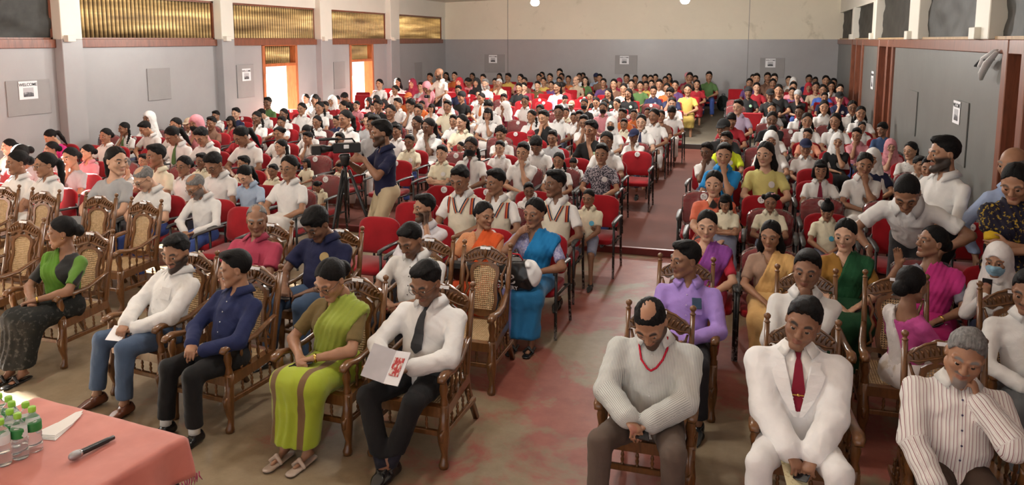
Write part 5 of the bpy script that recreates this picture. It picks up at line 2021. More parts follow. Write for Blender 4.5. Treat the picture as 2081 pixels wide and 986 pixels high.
r, f = mk('bearded man in white long-sleeved shirt and blue jeans looking down', (-4.12, 4.66, 0), dict(head=(22, 16, 2), wa=(-.03, -.30, .15), wb=(.06, -.27, .12), ca=.9, cb=.8, beard='heavy', lean=-17, sh=1.16, fat=1.16, qa=(-.20, -.47), qb=(.13, -.44), hka=(-.25, -1, .6), hkb=(.15, -1, .6)), 1, 'short', rz=-.30, s=.98, lod='hi', seat=WS,
          sleeve='long', top=WHITE, bcol=(.075, .115, .19), fcol=(.11, .035, .016), fang=(-8, 4), buttons=(.75, .73, .7), pocket=True, off=.006)
watch(r, f, 'b', SILVER)
held(r, f, 'b', 'smartphone', (.072, .145, .009), PHONE, 'black phone in the hands of the bearded man in jeans', 'phone')
held(r, f, 'a', 'envelope', (.10, .17, .003), PAPER, 'white envelope in the lap of the bearded man in jeans', 'paper', out=.034, slide=-.03)
wood_chair((-3.40, 4.55, 0), 'carved cane armchair under the man in the navy shirt', -.10)
r, f = mk('moustached man in navy long-sleeved shirt and black trousers glancing sideways', (-3.44, 4.48, 0), dict(head=(-36, 8, 0), wa=(-.05, -.28, .16), wb=(.06, -.26, .13), ca=.7, cb=.7, beard='mustache', fat=1.12, sh=1.14, lean=-14, qa=(-.16, -.45), qb=(.13, -.42)), 1, 'tidy', rz=-.26, s=.95, lod='hi', seat=WS,
          sleeve='long', top=(.018, .026, .085), bcol=(.013, .013, .014), fcol=(.010, .010, .011), socks=(.72, .71, .69), buttons=(.6, .6, .6), fang=(-8, 5))
wood_chair((-2.55, 4.52, 0), 'carved cane armchair under the woman in the lime green sari', -.04)
r, f = mk('woman in lime green and brown sari and glasses using her phone', (-2.64, 4.45, 0), dict(head=(-6, 30, 0), wa=(-.08, -.29, .16), wb=(.03, -.28, .16), ca=.7, cb=.9, fem=1, lean=-7, fat=1.10, qa=(-.08, -.47), qb=(.09, -.45)), 1, 'bun', rz=-.12, s=.92, lod='hi', seat=WS, glasses=True,
          sleeve='blouse', neck='deep', collar=False, bust=.018, topname='blouse', top=(.16, .115, .045), bottom='sari', bcol=banded('lime_brown_sari', (.34, .42, .03), [(-.13, .028, (.17, .10, .045)), (.10, .024, (.17, .10, .045)), (-.02, .004, (.25, .24, .04))]), drape=(banded('lime_striped_drape', (.27, .33, .045), [(-.08, .006, (.40, .42, .18)), (-.02, .006, (.40, .42, .18)), (.04, .006, (.40, .42, .18)), (.10, .006, (.40, .42, .18))], 2), dict(half=.105, w0=.045)), footw='slipper', fcol=(.42, .33, .27))
held(r, f, 'b', 'smartphone', (.072, .145, .009), PHONE, 'black phone held by the woman in the lime green sari', 'phone')
watch(r, f, 'b', GOLD); jewels(r, f)
wood_chair((-1.93, 4.55, 0), 'carved cane armchair under the man reading a booklet in a tie', -.02)
r, f = mk('man in white shirt, dark tie and glasses reading a booklet, legs crossed', (-1.96, 4.47, 0), dict(head=(-6, 24, 0), wa=(-.13, -.30, .17), wb=(.07, -.28, .17), ca=.8, cb=.8, beard='stubble', fat=1.12, lean=-14, sh=1.16, qa=(-.02, -.50), qb=(.02, -.46), hka=(-.45, -1, .5), hkb=(.35, -1, .6)), 2, 'short', rz=-.10, s=.97, lod='hi', seat=WS, glasses=True,
          sleeve='long', top=WHITE, bcol=(.012, .012, .013), tie=(.045, .047, .05), fcol=(.010, .010, .011), socks=(.02, .02, .03), off=.006, fang=(10, -6))
watch(r, f, 'b', GOLD)
o = empty('booklet'); o.matrix_world = wmat(r, rotm('z', -.15) @ rotm('x', .9), V(-.03, -.37, .20)); tag(o, 'open grey booklet with red pictures held by the man in the dark tie', 'booklet')
MB().box((-.15, -.10, -.002), (0, .10, .002), Matrix.Rotation(.35, 4, 'Y')).build('page', simple('grey_print', (.45, .44, .46), .5), o)
MB().box((0, -.10, -.002), (.15, .10, .002), Matrix.Rotation(-.35, 4, 'Y')).build('page', simple('pale_print', (.62, .61, .63), .5), o)
MB().box((.02, -.05, .003), (.12, .06, .005), Matrix.Rotation(-.35, 4, 'Y')).build('picture', spotted('red_picture', (.40, .05, .05), (.6, .55, .5), 40, .55), o)

# ---- second row, window side
wood_chair((-4.05, 5.72, 0), 'carved cane armchair under the man in the dark pink shirt')
r, f = mk('balding man in a dark pink shirt sitting behind the bearded man', (-4.07, 5.66, 0), dict(head=(30, 8, 0), **LAP, sh=1.23, lean=-12, fat=1.20), 2, 'receding', GREYH, s=.98, seat=WS, sleeve='short', top=(.36, .045, .085), bcol=(.03, .03, .03), pocket=True)
wood_chair((-3.36, 5.72, 0), 'carved cane armchair under the man in the navy polo shirt')
r, f = mk('heavy man in navy polo shirt with gold piping looking down at his phone', (-3.47, 5.64, 0), dict(head=(-5, 36, 0), wa=(-.12, -.30, .14), wb=(.05, -.24, .10), ca=.8, cb=.6, lean=-9, fat=1.21, sh=1.17, qa=(-.16, -.46), qb=(.15, -.42)), 3, 'mop', rz=-.15, s=1.0, seat=WS, sleeve='short', top=(.014, .017, .055), bcol=(.05, .085, .15), badge=(.085, .34), badgec=(.35, .25, .10))
held(r, f, 'a', 'smartphone', (.072, .145, .009), PHONE, 'black phone held by the man in the navy polo shirt', 'phone')
wood_chair((-2.50, 5.66, 0), 'carved cane armchair under the young man with a red phone')
r, f = mk('young man in white short-sleeved shirt looking at a red phone', (-2.60, 5.58, 0), dict(head=(-8, 28, 0), wa=(-.10, -.27, .16), wb=(.03, -.26, .15), ca=.8, cb=.8, fat=1.12, sh=1.22, lean=-5, beard='stubble'), 2, 'tidy', rz=-.1, s=.95, seat=WS, sleeve='short', top=WHITE, bcol=(.02, .02, .025), buttons=(.05, .05, .05))
held(r, f, 'b', 'smartphone', (.072, .145, .009), simple('phone_red', (.30, .01, .02), .2), 'red phone in the hands of the young man in white', 'phone')
wood_chair((-1.98, 5.56, 0), 'empty carved cane armchair with a name slip beside the gangway')
for x, y, l in ((-7.90, 6.34, 'empty carved armchair at the sunlit end of the back wooden row'), (-7.25, 6.26, 'empty carved armchair second from the sunlit end of the back wooden row'), (-6.48, 6.25, 'empty carved armchair third from the sunlit end of the back wooden row'), (-5.84, 6.16, 'empty carved armchair in front of the two old men in white'), (-6.24, 5.16, 'empty carved armchair beside the woman in green and black'), (-6.98, 5.25, 'empty carved armchair half cut off at the edge of the picture')):
    wood_chair((x, y, 0), l, RND.uniform(-.06, .06))

# ---- front and second rows, side block
wood_chair((-.50, 4.50, 0), 'carved cane armchair under the man with the red lanyard')
STRIPE1 = striped('fine_grey_stripe', (.62, .63, .60), None, .0085, [(.5, .22, (.33, .35, .34))])
r, f = mk('balding man in finely striped shirt with red lanyard typing on a phone', (-.50, 4.42, 0), dict(head=(-4, 40, -4), wa=(-.09, -.33, .16), wb=(.03, -.30, .14), ca=.8, cb=.8, lean=-12, beard='full', sh=1.20, fat=1.28, qa=(-.24, -.40), qb=(.16, -.34), hka=(-.35, -1, .5), hkb=(.2, -1, .5)), 1, 'thin', s=1.0, lod='hi', seat=WS,
          sleeve='long', top=STRIPE1, su=True, bcol=(.115, .085, .068), fcol=(.03, .02, .015), off=.008, buttons=(.6, .6, .6))
held(r, f, 'a', 'smartphone', (.072, .145, .009), PHONE, 'black phone of the man with the red lanyard', 'phone', slide=.05, tilt=.5)
pts = []
for x, z in ((-.075, .50), (-.082, .44), (-.06, .37), (-.02, .325), (.0, .315), (.03, .335), (.062, .38), (.082, .44), (.075, .50)):
    pts.append(f.front(x, z, f.F2, .010))
child(r, MB().tube(pts, .0065, 6).build('lanyard', cloth((.50, .015, .04)), r))
wood_chair((.31, 4.50, 0), 'carved cane armchair under the man in the white suit')
r, f = mk('man in white suit with dark red tie leaning back, phone in his lap', (.31, 4.42, 0), dict(head=(-12, 10, 12), wa=(-.05, -.29, .08), wb=(.08, -.30, .08), ca=.6, cb=.8, lean=-17, sh=1.22, fat=1.26, qa=(-.20, -.42), qb=(.20, -.42), hka=(-.25, -1, .5), hkb=(.25, -1, .5)), 2, 'short', s=1.0, lod='hi', seat=WS,
          sleeve='long', top=(.80, .79, .76), bcol=(.80, .80, .80), tie=(.21, .012, .03), fcol=(.5, .5, .5))
F = f.shirt_field(sleeve='long', off=.017, hem=-.10, neck='v', seed=77, folds=.004)


def vcut(fv, x, y, z, R=f.R):
    q0 = R[0, 0] * x + R[1, 0] * y + R[2, 0] * (z - .02); q1 = R[0, 1] * x + R[1, 1] * y + R[2, 1] * (z - .02); q2 = R[0, 2] * x + R[1, 2] * y + R[2, 2] * (z - .02)
    w = np.abs(q0) - np.clip((q2 - .13), 0, 1) * .24
    return np.where((q1 < .0) & (q2 > .12), np.maximum(fv, -w), fv)


F.func(vcut)
lo, hi = f.cloth_bounds(.14)
JK = cloth((.83, .83, .83))
child(r, put('suit_jacket', sdf_mesh('suit_jacket', F, lo, hi, .0095), r, mat=JK))
F0 = f.shirt_field(sleeve='long', off=.017, hem=-.10, neck='v', seed=77, folds=.004)
for sg in (-1, 1):
    L = []; Rr = []; N = []
    for i in range(10):
        z = .14 + .032 * i; x0 = (z - .13) * .24
        wd = .012 + .070 * math.sin(min(1, (i + .6) / 7.5) * 1.6) * (1 if i < 8 else .55)
        L.append(f.front(sg * (x0 + .002), z, F0, .006)); Rr.append(f.front(sg * (x0 + wd), z, F0, .009)); N.append(nrm(f.R @ V(0, -1, 0)))
    child(r, put('lapel', strip_mesh('lapel', L, Rr, N, .005), r, mat=JK))
R_, p = front_frame(f, f.F2, 0, .25, .02)
child(r, MB().box((-.03, -.004, -.003), (.03, .002, .003)).lathe([(-.002, .008), (.004, .008)], (.0, -.004, 0), (0, -1, 0), 8).build('tie_clip', GOLD, r, M=M4(R_, p)))
held(r, f, 'b', 'smartphone', (.074, .15, .010), PHONE, 'black phone in the hand of the man in the white suit', 'phone', slide=.02)
o = held(r, f, 'a', 'invitation_card', (.12, .19, .003), spotted('cream_print', (.72, .66, .42), (.5, .42, .22), 60, .62), 'cream printed card in the lap of the man in the white suit', 'card', along=.11, out=.045, tilt=.3)
wood_chair((1.03, 4.44, 0), 'carved cane armchair under the grey-haired man in the striped shirt')
STRIPE2 = striped('brown_stripe', (.76, .74, .71), None, .036, [(.22, .05, (.30, .15, .17)), (.38, .025, (.45, .36, .36)), (.80, .05, (.34, .20, .22))])
r, f = mk('grey-bearded man in brown striped shirt resting his cheek on his hand', (1.08, 4.36, 0), dict(head=(-12, 16, 10), wa=(-.14, -.30, .06), wb='cheek', hb=(.8, -1, -.9), ca=.7, lean=-14, side=4, beard='goatee', sh=1.18, fat=1.28, qa=(-.14, -.42), qb=(.20, -.40)), 1, 'short', GREYH, s=.98, lod='hi', seat=WS,
          sleeve='long', top=STRIPE2, su=True, bcol=(.055, .033, .022), buttons=(.03, .02, .07), off=.008)
held(r, f, 'a', 'remote_case', (.06, .12, .022), simple('black_case', (.02, .02, .022), .4), 'small black case in the hand of the grey-bearded man', 'case', out=.028)
wood_chair((-.44, 5.62, 0), 'carved cane armchair under the man in the lilac shirt')
r, f = mk('man in lilac shirt looking sideways behind the man with the lanyard', (-.43, 5.55, 0), dict(head=(-52, 6, 0), wa=(-.02, -.26, .12), wb=(.04, -.24, .14), fat=1.15, lean=-9, sh=1.14), 2, 'short', s=1.0, seat=WS, sleeve='long', top=(.36, .24, .62), bcol=(.03, .03, .035), buttons=(.5, .4, .6), pocket=True)
R_, p = front_frame(f, f.F2, .075, .345, .003)
o = MB().box((-.032, -.005, -.04), (.032, .005, .035), bevel=.002).build('smartphone', simple('phone_blue', (.02, .06, .12), .25), M=wmat(r, R_, p)); tag(o, 'dark blue phone in the pocket of the lilac shirt', 'phone')
wood_chair((.39, 5.58, 0), 'carved cane armchair under the man with a finger on his lips')
r, f = mk('man in plain white shirt with one finger raised to his lips', (.39, 5.50, 0), dict(head=(-10, 8, 4), wb='chin', wa=(-.03, -.25, .12), cb=.7, sh=1.12, lean=-8, fat=1.16), 2, 'tidy', s=.98, seat=WS, sleeve='long', top=WHITE, bcol=(.03, .03, .03), buttons=(.7, .7, .7))
wood_chair((.97, 5.62, 0), 'carved cane armchair under the woman in pink seen from behind')
r, f = mk('woman in pink blouse and white sari turned round, seen from behind', (1.05, 5.42, 0), dict(head=(15, 5, 0), wa=(-.05, -.25, .12), wb=(.07, -.25, .10), fem=1, lean=2, qa=(-.08, -.40), qb=(.08, -.42)), 2, 'bun', rz=2.15, s=.92, seat=WS, sleeve='blouse', neck='deep', collar=False, topname='blouse', top=(.46, .07, .26), bottom='sari', bcol=spotted('white_print_sari', (.68, .64, .62), (.50, .42, .34), 7, .62), drape=((.62, .58, .57), dict(half=.06)), footw='slipper')
wood_chair((1.66, 5.56, 0), 'carved cane armchair at the cut-off edge under the man in grey trousers')
r, f = mk('man in white shirt and grey trousers at the cut-off edge of the second row', (1.68, 5.46, 0), dict(head=(-25, 14, 0), wa=(-.10, -.29, .12), wb=(.05, -.27, .10), fat=1.12, lean=-8, beard='mustache', sh=1.17), 2, 'tidy', s=1.0, seat=WS, sleeve='long', top=WHITE, bcol=(.10, .105, .11), buttons=(.7, .7, .7))

# ---- first red row
RROW = 'red conference chairs'
r, f = mk('woman in orange and red sari turning to her neighbour', (-2.28, 6.50, 0), dict(head=(52, 8, 0), wa=(-.10, -.26, .10), wb=(.04, -.26, .12), fem=1, sh=1.06, lean=-6, fat=1.20, qa=(-.09, -.42), qb=(.09, -.42)), 1, 'bun', s=.93, seat=.40, sleeve='blouse', neck='deep', collar=False, bust=.016, topname='blouse', top=spotted('red_dotted', (.46, .035, .02), (.55, .25, .12), 60, .18, .03, 'v'), bottom='sari', bcol=(.58, .075, .02), drape=((.60, .09, .02), dict(half=.098, w0=.055)), footw='slipper', lod='md')
jewels(r, f)
o = MB().box((-.13, -.05, -.09), (.13, .05, .09), bevel=.03).build('handbag', simple('black_leather', (.013, .013, .014), .4), M=wmat(r, rotm('x', .4), V(-.03, -.36, .16))); tag(o, 'soft black handbag on the lap of the woman in orange', 'bag')
r, f = mk('woman in bright blue sari pointing a finger and talking', (-1.80, 6.46, 0), dict(head=(-14, 6, 0), wa='cheek', da=(.55, -.4, .45), ca=.9, wb=(.10, -.24, .16), nb=(-1, 0, .3), cb=.5, fem=1, fat=1.08, sh=1.06, lean=-6, qa=(-.06, -.44), qb=(.10, -.44)), 2, 'bun', s=.95, seat=.40, sleeve='blouse', neck='deep', collar=False, bust=.006, topname='blouse', top=spotted('blue_brocade', (.20, .20, .36), (.34, .33, .46), 45, .5), bottom='sari', bcol=banded('blue_lilac_sari', (.015, .15, .33), [(-.12, .05, (.22, .20, .46)), (-.12, .015, (.30, .28, .52))]), drape=((.012, .17, .40), dict(half=.105, w0=.065)), footw='slipper', lod='md')
jewels(r, f, True, True, simple('dark_beads', (.02, .02, .06), .3))
# carrier bag on her lap
F = Field(); F.ell(V(0, 0, .0), V(.20, .09, .16), .03); F.func(wob(31, 40, .012)); F.plane(V(0, 0, .13), (0, 0, 1), .01); F.plane(V(0, 0, -.14), (0, 0, -1), .01)
e = bpy.data.objects.new('carrier_bag', None); COL.objects.link(e); e.matrix_world = wmat(r, rotm('z', -.1) @ rotm('x', .15), V(-.03, -.44, .19)); tag(e, 'black and white plastic carrier bag with large white letters on a lap', 'bag')
BAGM, nt, b = new_mat('black_white_plastic'); tc = nt.nodes.new('ShaderNodeTexCoord'); sp = nt.nodes.new('ShaderNodeSeparateXYZ'); nt.links.new(tc.outputs['Object'], sp.inputs[0])
mth = nt.nodes.new('ShaderNodeMath'); mth.operation = 'MULTIPLY_ADD'; mth.inputs[1].default_value = .35; nt.links.new(sp.outputs[2], mth.inputs[0]); nt.links.new(sp.outputs[0], mth.inputs[2])
nt.links.new(ramp(nt, mth.outputs[0], [(.125, (.02, .02, .021)), (.135, (.78, .78, .77))]), b.inputs['Base Color']); b.inputs['Roughness'].default_value = .22
put('bag_body', sdf_mesh('bag_body', F, V(-.26, -.15, -.2), V(.26, .15, .2), .009), e, mat=BAGM)
put('lettering', text_mesh('CIB', .115), e, mat=PAPER, M=Matrix.Translation((-.07, -.094, -.01)) @ Matrix.Rotation(PI / 2, 4, 'X'))
put('lettering', text_mesh('GALLERY', .045), e, mat=PAPER, M=Matrix.Translation((-.06, -.088, -.085)) @ Matrix.Rotation(PI / 2, 4, 'X'))
MB().tube([V(-.08, 0, .12), V(-.05, -.01, .18), V(.03, -.01, .18), V(.06, 0, .12)], .006, 6).build('handle', cloth((.5, .02, .03)), e)
r, f = mk('bearded man in pale shirt with a hand beside his ear', (-2.88, 6.48, 0), dict(head=(-38, 4, 0), wb='ear', wa=(-.06, -.26, .10), beard='full', fat=1.06, sh=1.08, lean=-3), 1, 'short', s=.93, seat=.40, sleeve='rolled', top=(.66, .64, .68), bcol=(.04, .04, .05), lod='md')
# cricket boys
VESTC = (.72, .68, .55)


def vest(r, f):
    F = Field(); f.torso(F, .012); F.func(wob(9, 40, .004)); R = f.R

    def cut(fv, x, y, z):
        q0 = R[0, 0] * x + R[1, 0] * y + R[2, 0] * (z - .02); q1 = R[0, 1] * x + R[1, 1] * y + R[2, 1] * (z - .02); q2 = R[0, 2] * x + R[1, 2] * y + R[2, 2] * (z - .02)
        w = np.abs(q0) - np.clip(q2 - .30, 0, 1) * .42
        fv = np.where((q1 < .02) & (q2 > .29), np.maximum(fv, -w), fv)
        return np.maximum(fv, np.abs(q0) - .150)
    F.func(cut); F.cone(f.nb - V(0, 0, .05), f.nb + V(0, 0, .12), .070, .09, .008, mode='s'); F.plane(V(0, 0, -.02), (0, 0, -1))
    lo, hi = f.cloth_bounds(.1)
    o = child(r, put('sleeveless_jersey', sdf_mesh('jersey', F, lo, hi, .013), r, mat=cloth(VESTC)))
    F0 = Field(); f.torso(F0, .012)
    for wd, off_, c in ((.011, .0, (.02, .025, .07)), (.009, .014, (.62, .12, .02)), (.006, .024, (.03, .03, .08))):
        for sg in (-1, 1):
            L = []; Rr = []; N = []
            for i in range(7):
                z = .298 + .026 * i; x0 = (z - .30) * .42 + off_ + .004
                L.append(f.front(sg * max(x0, .0), z - off_ * .6, F0, .007)); Rr.append(f.front(sg * (max(x0, 0) + wd), z - off_ * .6, F0, .007)); N.append(nrm(f.R @ V(0, -1, 0)))
            child(r, put('neck_stripe', strip_mesh('neck_stripe', L, Rr, N, .003), r, mat=cloth(c)))
    for sg in (-1, 1):
        for off_, c in ((0, (.02, .025, .07)), (-.012, (.62, .12, .02)), (-.024, (.30, .02, .03))):
            L = []; Rr = []; N = []
            for i in range(6):
                z = .28 + .033 * i
                L.append(f.front(sg * (.138 + off_), z, F0, .007)); Rr.append(f.front(sg * (.148 + off_), z, F0, .007)); N.append(nrm(f.R @ V(0, -1, 0)))
            child(r, put('arm_stripe', strip_mesh('arm_stripe', L, Rr, N, .003), r, mat=cloth(c)))


for (x, lab, hd, kw) in ((-2.92, 'boy in cream cricket jersey looking down, nearest the cameraman', (-6, 22, 0), dict(wa=(-.04, -.27, .10), wb=(.05, -.25, .10))), (-2.45, 'boy in cream cricket jersey smiling with a hand at his cheek', (-30, 8, 0), dict(wa='chin', wb=(.08, -.25, .10))), (-1.86, 'boy in cream cricket jersey looking sideways above the blue sari', (-40, 4, 0), dict(wa=(-.10, -.22, .12), wb=(.12, -.26, .05)))):
    r, f = mk(lab, (x, 7.45, 0), dict(head=hd, lean=-4, **kw), 3 if x > -2 else 2, 'short', s=1.0, seat=.40, top=WHITE, bcol=(.70, .69, .66), lod='md', group='boys in cricket jerseys')
    vest(r, f)
r, f = mk('small boy in cream shirt with a blue badge at the end of the row', (-1.63, 8.30, 0), dict(head=(-8, 10, 0), wa=(-.06, -.24, .06), wb=(.02, -.26, .04)), 2, 'crop', s=.72, seat=.40, top=(.70, .66, .50), bottom='shorts', bcol=(.20, .22, .30), lod='md', badge=(.07, .26), badgec=(.08, .42, .62), fcol=(.02, .02, .02))
# sari women of the side block
SAR = [(-.34, 'woman in red blouse and purple-edged sari gazing at the camera', (0, 8, 0), 'bun', 4, (.50, .03, .06), (.24, .06, .30), (.52, .05, .12)), (.17, 'woman in beige blouse and pale yellow sari', (-12, 10, 0), 'long', 1, (.34, .22, .16), (.68, .42, .16), (.66, .42, .17)), (.73, 'woman in mustard blouse and dark green sari with a phone', (-18, 10, 0), 'pony', 4, (.27, .135, .025), (.012, .075, .028), (.012, .06, .024))]
for x, lab, hd, hr, sk_, bl, dr, sk2 in SAR:
    r, f = mk(lab, (x, 6.48, 0), dict(head=hd, **LAP, fem=1, lean=-7, fat=1.08, qa=(-.08, -.42), qb=(.08, -.42)), sk_, hr, s=.95, seat=.40, sleeve='blouse', neck='deep', collar=False, bust=.015, topname='blouse', top=bl, bottom='sari', bcol=sk2, drape=(dr, dict(half=.10, w0=.06)), footw='slipper', lod='md')
    jewels(r, f)
    if x > .5: held(r, f, 'b', 'smartphone', (.072, .145, .009), PHONE, 'black phone on the lap of the woman in the green sari', 'phone')
r, f = mk('woman in magenta sari raising a hand while talking', (1.33, 6.40, 0), dict(head=(-58, -8, 0), wa=(-.24, -.16, .50), ha=(-.5, -.2, -1), da=(-.1, -.1, 1), na=(-.5, -1, 0), ca=.25, wb=(.08, -.28, .12), cb=.8, fem=1, sh=1.06, lean=-6, fat=1.18, qa=(-.08, -.42), qb=(.08, -.42)), 2, 'bun', rz=-.15, s=.95, seat=.40, sleeve='blouse', neck='deep', collar=False, bust=.016, topname='blouse', top=(.20, .20, .24), bottom='sari', bcol=(.42, .02, .16), drape=((.50, .035, .21), dict(half=.125, w0=.06)), footw='slipper', lod='hi')
jewels(r, f); watch(r, f, 'b', GOLD)
held(r, f, 'b', 'smartphone', (.072, .145, .012), PHONE, 'dark phone with an orange cloth held by the woman in magenta', 'phone')
held(r, f, 'b', 'paper_sheet', (.11, .15, .002), PAPER, 'white paper sheet under the hand of the woman in magenta', 'paper', along=.04, out=.05, slide=.05)
r, f = mk('woman in white headscarf and blue face mask holding a phone', (1.80, 6.42, 0), dict(head=(-28, 12, 0), wa=(-.17, -.27, .40), da=(.05, .12, 1), na=(.5, .9, 0), ha=(-.5, -.2, -1), ca=1.0, wb=(.04, -.26, .12), fem=1, fat=1.05, sh=1.05, lean=-5), 1, None, s=.90, seat=.40, sleeve='long', top=(.74, .73, .72), bottom='skirt', bcol=(.04, .05, .10), collar=False, scarf=('veil', (.76, .74, .73)), mask=(.30, .52, .66), lod='hi', neck='tee')
held(r, f, 'a', 'handset', (.06, .15, .02), PHONE, 'black phone held up by the woman in the face mask', 'phone', along=.06)
# orange sari mother with a girl on her lap, two more small children
r, f = mk('woman in orange blouse and black-patterned sari holding a child', (-.38, 8.08, 0), dict(head=(-6, 6, 0), wa=(-.06, -.36, .14), wb=(.14, -.34, .14), fem=1, lean=-8, fat=1.14), 4, 'pony', s=1.0, seat=.40, sleeve='blouse', neck='deep', collar=False, bust=.015, topname='blouse', top=(.62, .15, .085), bottom='sari', bcol=spotted('orange_black_sari', (.60, .14, .08), (.016, .012, .012), 8, .5), drape=(spotted('orange_black_sari', (.6, .14, .08), (.016, .012, .012), 8, .5), dict(half=.11)), footw='slipper', lod='md')
jewels(r, f)
r, f = mk('small girl in cream blouse on the lap of the woman in orange', (-.24, 7.80, 0), dict(head=(-10, 22, 0), **POSES[6], fem=1, lean=-6), 1, 'bob', s=.66, base=.66, top=(.70, .66, .50), bottom='skirt', bcol=(.20, .22, .30), lod='md', footw=None)
r, f = mk('small girl in cream blouse with a pink hair bow', (.19, 8.06, 0), dict(head=(0, 8, 0), wa=(-.03, -.22, .12), wb=(.03, -.22, .12), fem=1), 2, 'buns', s=.74, seat=.46, top=(.70, .66, .50), bottom='skirt', bcol=(.20, .22, .30), lod='md', footw=None)
child(r, MB().lathe([(-.03, .016), (-.008, .006), (.008, .006), (.03, .016)], f.hp(.03, -.03, .125), (1, 0, .3), 8).build('hair_bow', cloth((.72, .38, .42)), r))
r, f = mk('small child in cream shirt and topknot with a blue badge', (.74, 8.06, 0), dict(head=(-10, 22, 0), **LAP), 1, 'topknot', s=.70, seat=.42, top=(.70, .66, .50), bottom='shorts', bcol=(.20, .22, .30), lod='md', badge=(.06, .22), badgec=(.08, .42, .62), footw=None)

# ---- standing people
def stand(**k): return dict(dict(lean=0, qa=(-.09, .02, -.77), qb=(.09, .0, -.77), hka=(0, -1, 0), hkb=(0, -1, 0), wa=(-.24, -.04, -.06), wb=(.24, -.04, -.06), da=(0, -.2, -1), db=(0, -.2, -1), na=(1, 0, 0), nb=(-1, 0, 0), ca=.4, cb=.4), **k)


r, f = mk('man in white shirt bending down to listen, watch on his wrist', (1.14, 7.15, 0), stand(lean=48, head=(8, 44, 0), wa=(-.22, -.50, -.02), wb=(.24, -.34, .0), sh=1.1, fat=1.1), 2, 'crop', s=1.0, lod='hi', base=.86, sleeve='short', top=WHITE, bcol=(.025, .024, .026), rz=-.35, hem=-.08)
watch(r, f, 'a', SILVER)
r, f = mk('bearded man in white shirt standing by the boarded wall in profile', (1.53, 7.35, 0), stand(head=(-18, 6, 0), wa=(-.10, -.24, .14), da=(1, 0, 0), wb=(.05, -.22, .08), db=(-1, 0, 0), beard='heavy', sh=1.12), 1, 'short', s=1.02, lod='hi', base=.875, rz=-1.0, sleeve='rolled', top=WHITE, bcol=(.02, .02, .022), hem=-.03)
child(r, MB().lathe([(-.018, .150), (.018, .150)], (0, .01, -.0), (0, 0, 1), 20).build('belt', simple('black_leather', (.013, .013, .014), .4), r))
r, f = mk('bald man in light blue shirt standing against the timber post', (1.98, 7.05, 0), stand(head=(-45, 6, 0)), 1, 'bald', GREYH, s=.98, base=.84, sleeve='long', top=(.36, .45, .66), bcol=(.03, .03, .03), lod='md')
r, f = mk('woman in black and yellow sari standing with folded arms', (1.84, 6.62, 0), stand(head=(-28, 26, 0), **{**POSES[6]}, fem=1, fat=1.06), 1, 'pony', s=.97, lod='hi', base=.80, sleeve='blouse', neck='deep', collar=False, bust=.014, topname='blouse', top=(.56, .36, .02), bottom='sari', bcol=spotted('black_gold_sari', (.012, .010, .022), (.42, .28, .03), 42, .62), drape=(spotted('black_gold_sari', (.012, .010, .022), (.42, .28, .03), 42, .62), dict(side=-1, half=.16, w0=.06)), footw='slipper')
jewels(r, f)
# cameraman and his tripod
r, f = mk('cameraman in navy polo shirt and beige trousers filming from the seats', (-4.10, 7.95, 0), stand(head=(-12, 8, 0), wa=(-.10, -.40, .36), wb=(.12, -.30, .40), ha=(-.6, .2, -1), hb=(.8, .2, -1), na=(0, -.3, -1), nb=(-1, 0, 0), da=(.1, -1, .1), db=(-.3, -1, .1), beard='full', sh=1.05, fat=1.08, lean=3), 2, 'short', rz=-.72, s=.97, base=.79, sleeve='short', top=(.014, .016, .050), bcol=(.52, .43, .28), lod='md', hem=-.05)
e = empty('video_camera', (-4.31, 7.62, 1.36), -.95, .72); tag(e, 'large black shoulder video camera mounted on the tripod', 'camera')
BLK = simple('camera_black', (.014, .014, .015), .4)
MB().box((-.07, -.18, -.07), (.07, .24, .08), bevel=.015).build('camera_body', BLK, e)
MB().lathe([(0, .045), (.10, .05), (.12, .062), (.20, .066), (.205, .055)], (0, -.17, .0), (0, -1, 0), 16).build('lens', BLK, e)
MB().box((-.11, -.50, -.075), (.11, -.36, .065), bevel=.01).build('lens_hood', simple('lens_hood', (.02, .022, .022), .3), e)
MB().tube([V(0, -.12, .08), V(0, -.10, .14), V(0, .12, .14), V(0, .16, .08)], .014, 8).build('handle', BLK, e)
MB().tube([V(.03, -.38, .15), V(.03, -.10, .15)], [.022, .022], 10).build('microphone', BLK, e)
MB().box((-.13, -.12, .0), (-.09, .05, .07), bevel=.006).build('side_screen', simple('screen_grey', (.30, .31, .30), .3), e)
MB().box((.07, -.02, .0), (.09, .06, .06), bevel=.006).build('white_label', PAPER, e)
e = empty('tripod', (-4.31, 7.62, 0), 0, 1.07); tag(e, 'black camera tripod with spread legs among the red chairs', 'tripod')
MB().lathe([(0, .04), (.05, .045), (.09, .06), (.12, .05)], (0, 0, 1.09), (0, 0, 1), 12).build('head', BLK, e)
MB().tube([V(0, 0, .72), V(0, 0, 1.10)], .02, 8).build('column', BLK, e)
for k in range(3):
    a = .4 + k * 2 * PI / 3; d = V(math.cos(a), math.sin(a), 0)
    l = MB().tube([d * .04 + V(0, 0, 1.04), d * .38 + V(0, 0, .02)], [.016, .012], 7).tube([d * .05 + V(.02, .01, .98), d * .20 + V(.012, .006, .56)], [.008, .008], 6).build('leg', BLK, e)
    MB().lathe([(0, .018), (.03, .014)], d * .38, (0, 0, 1), 8).build('foot', BLK, l)
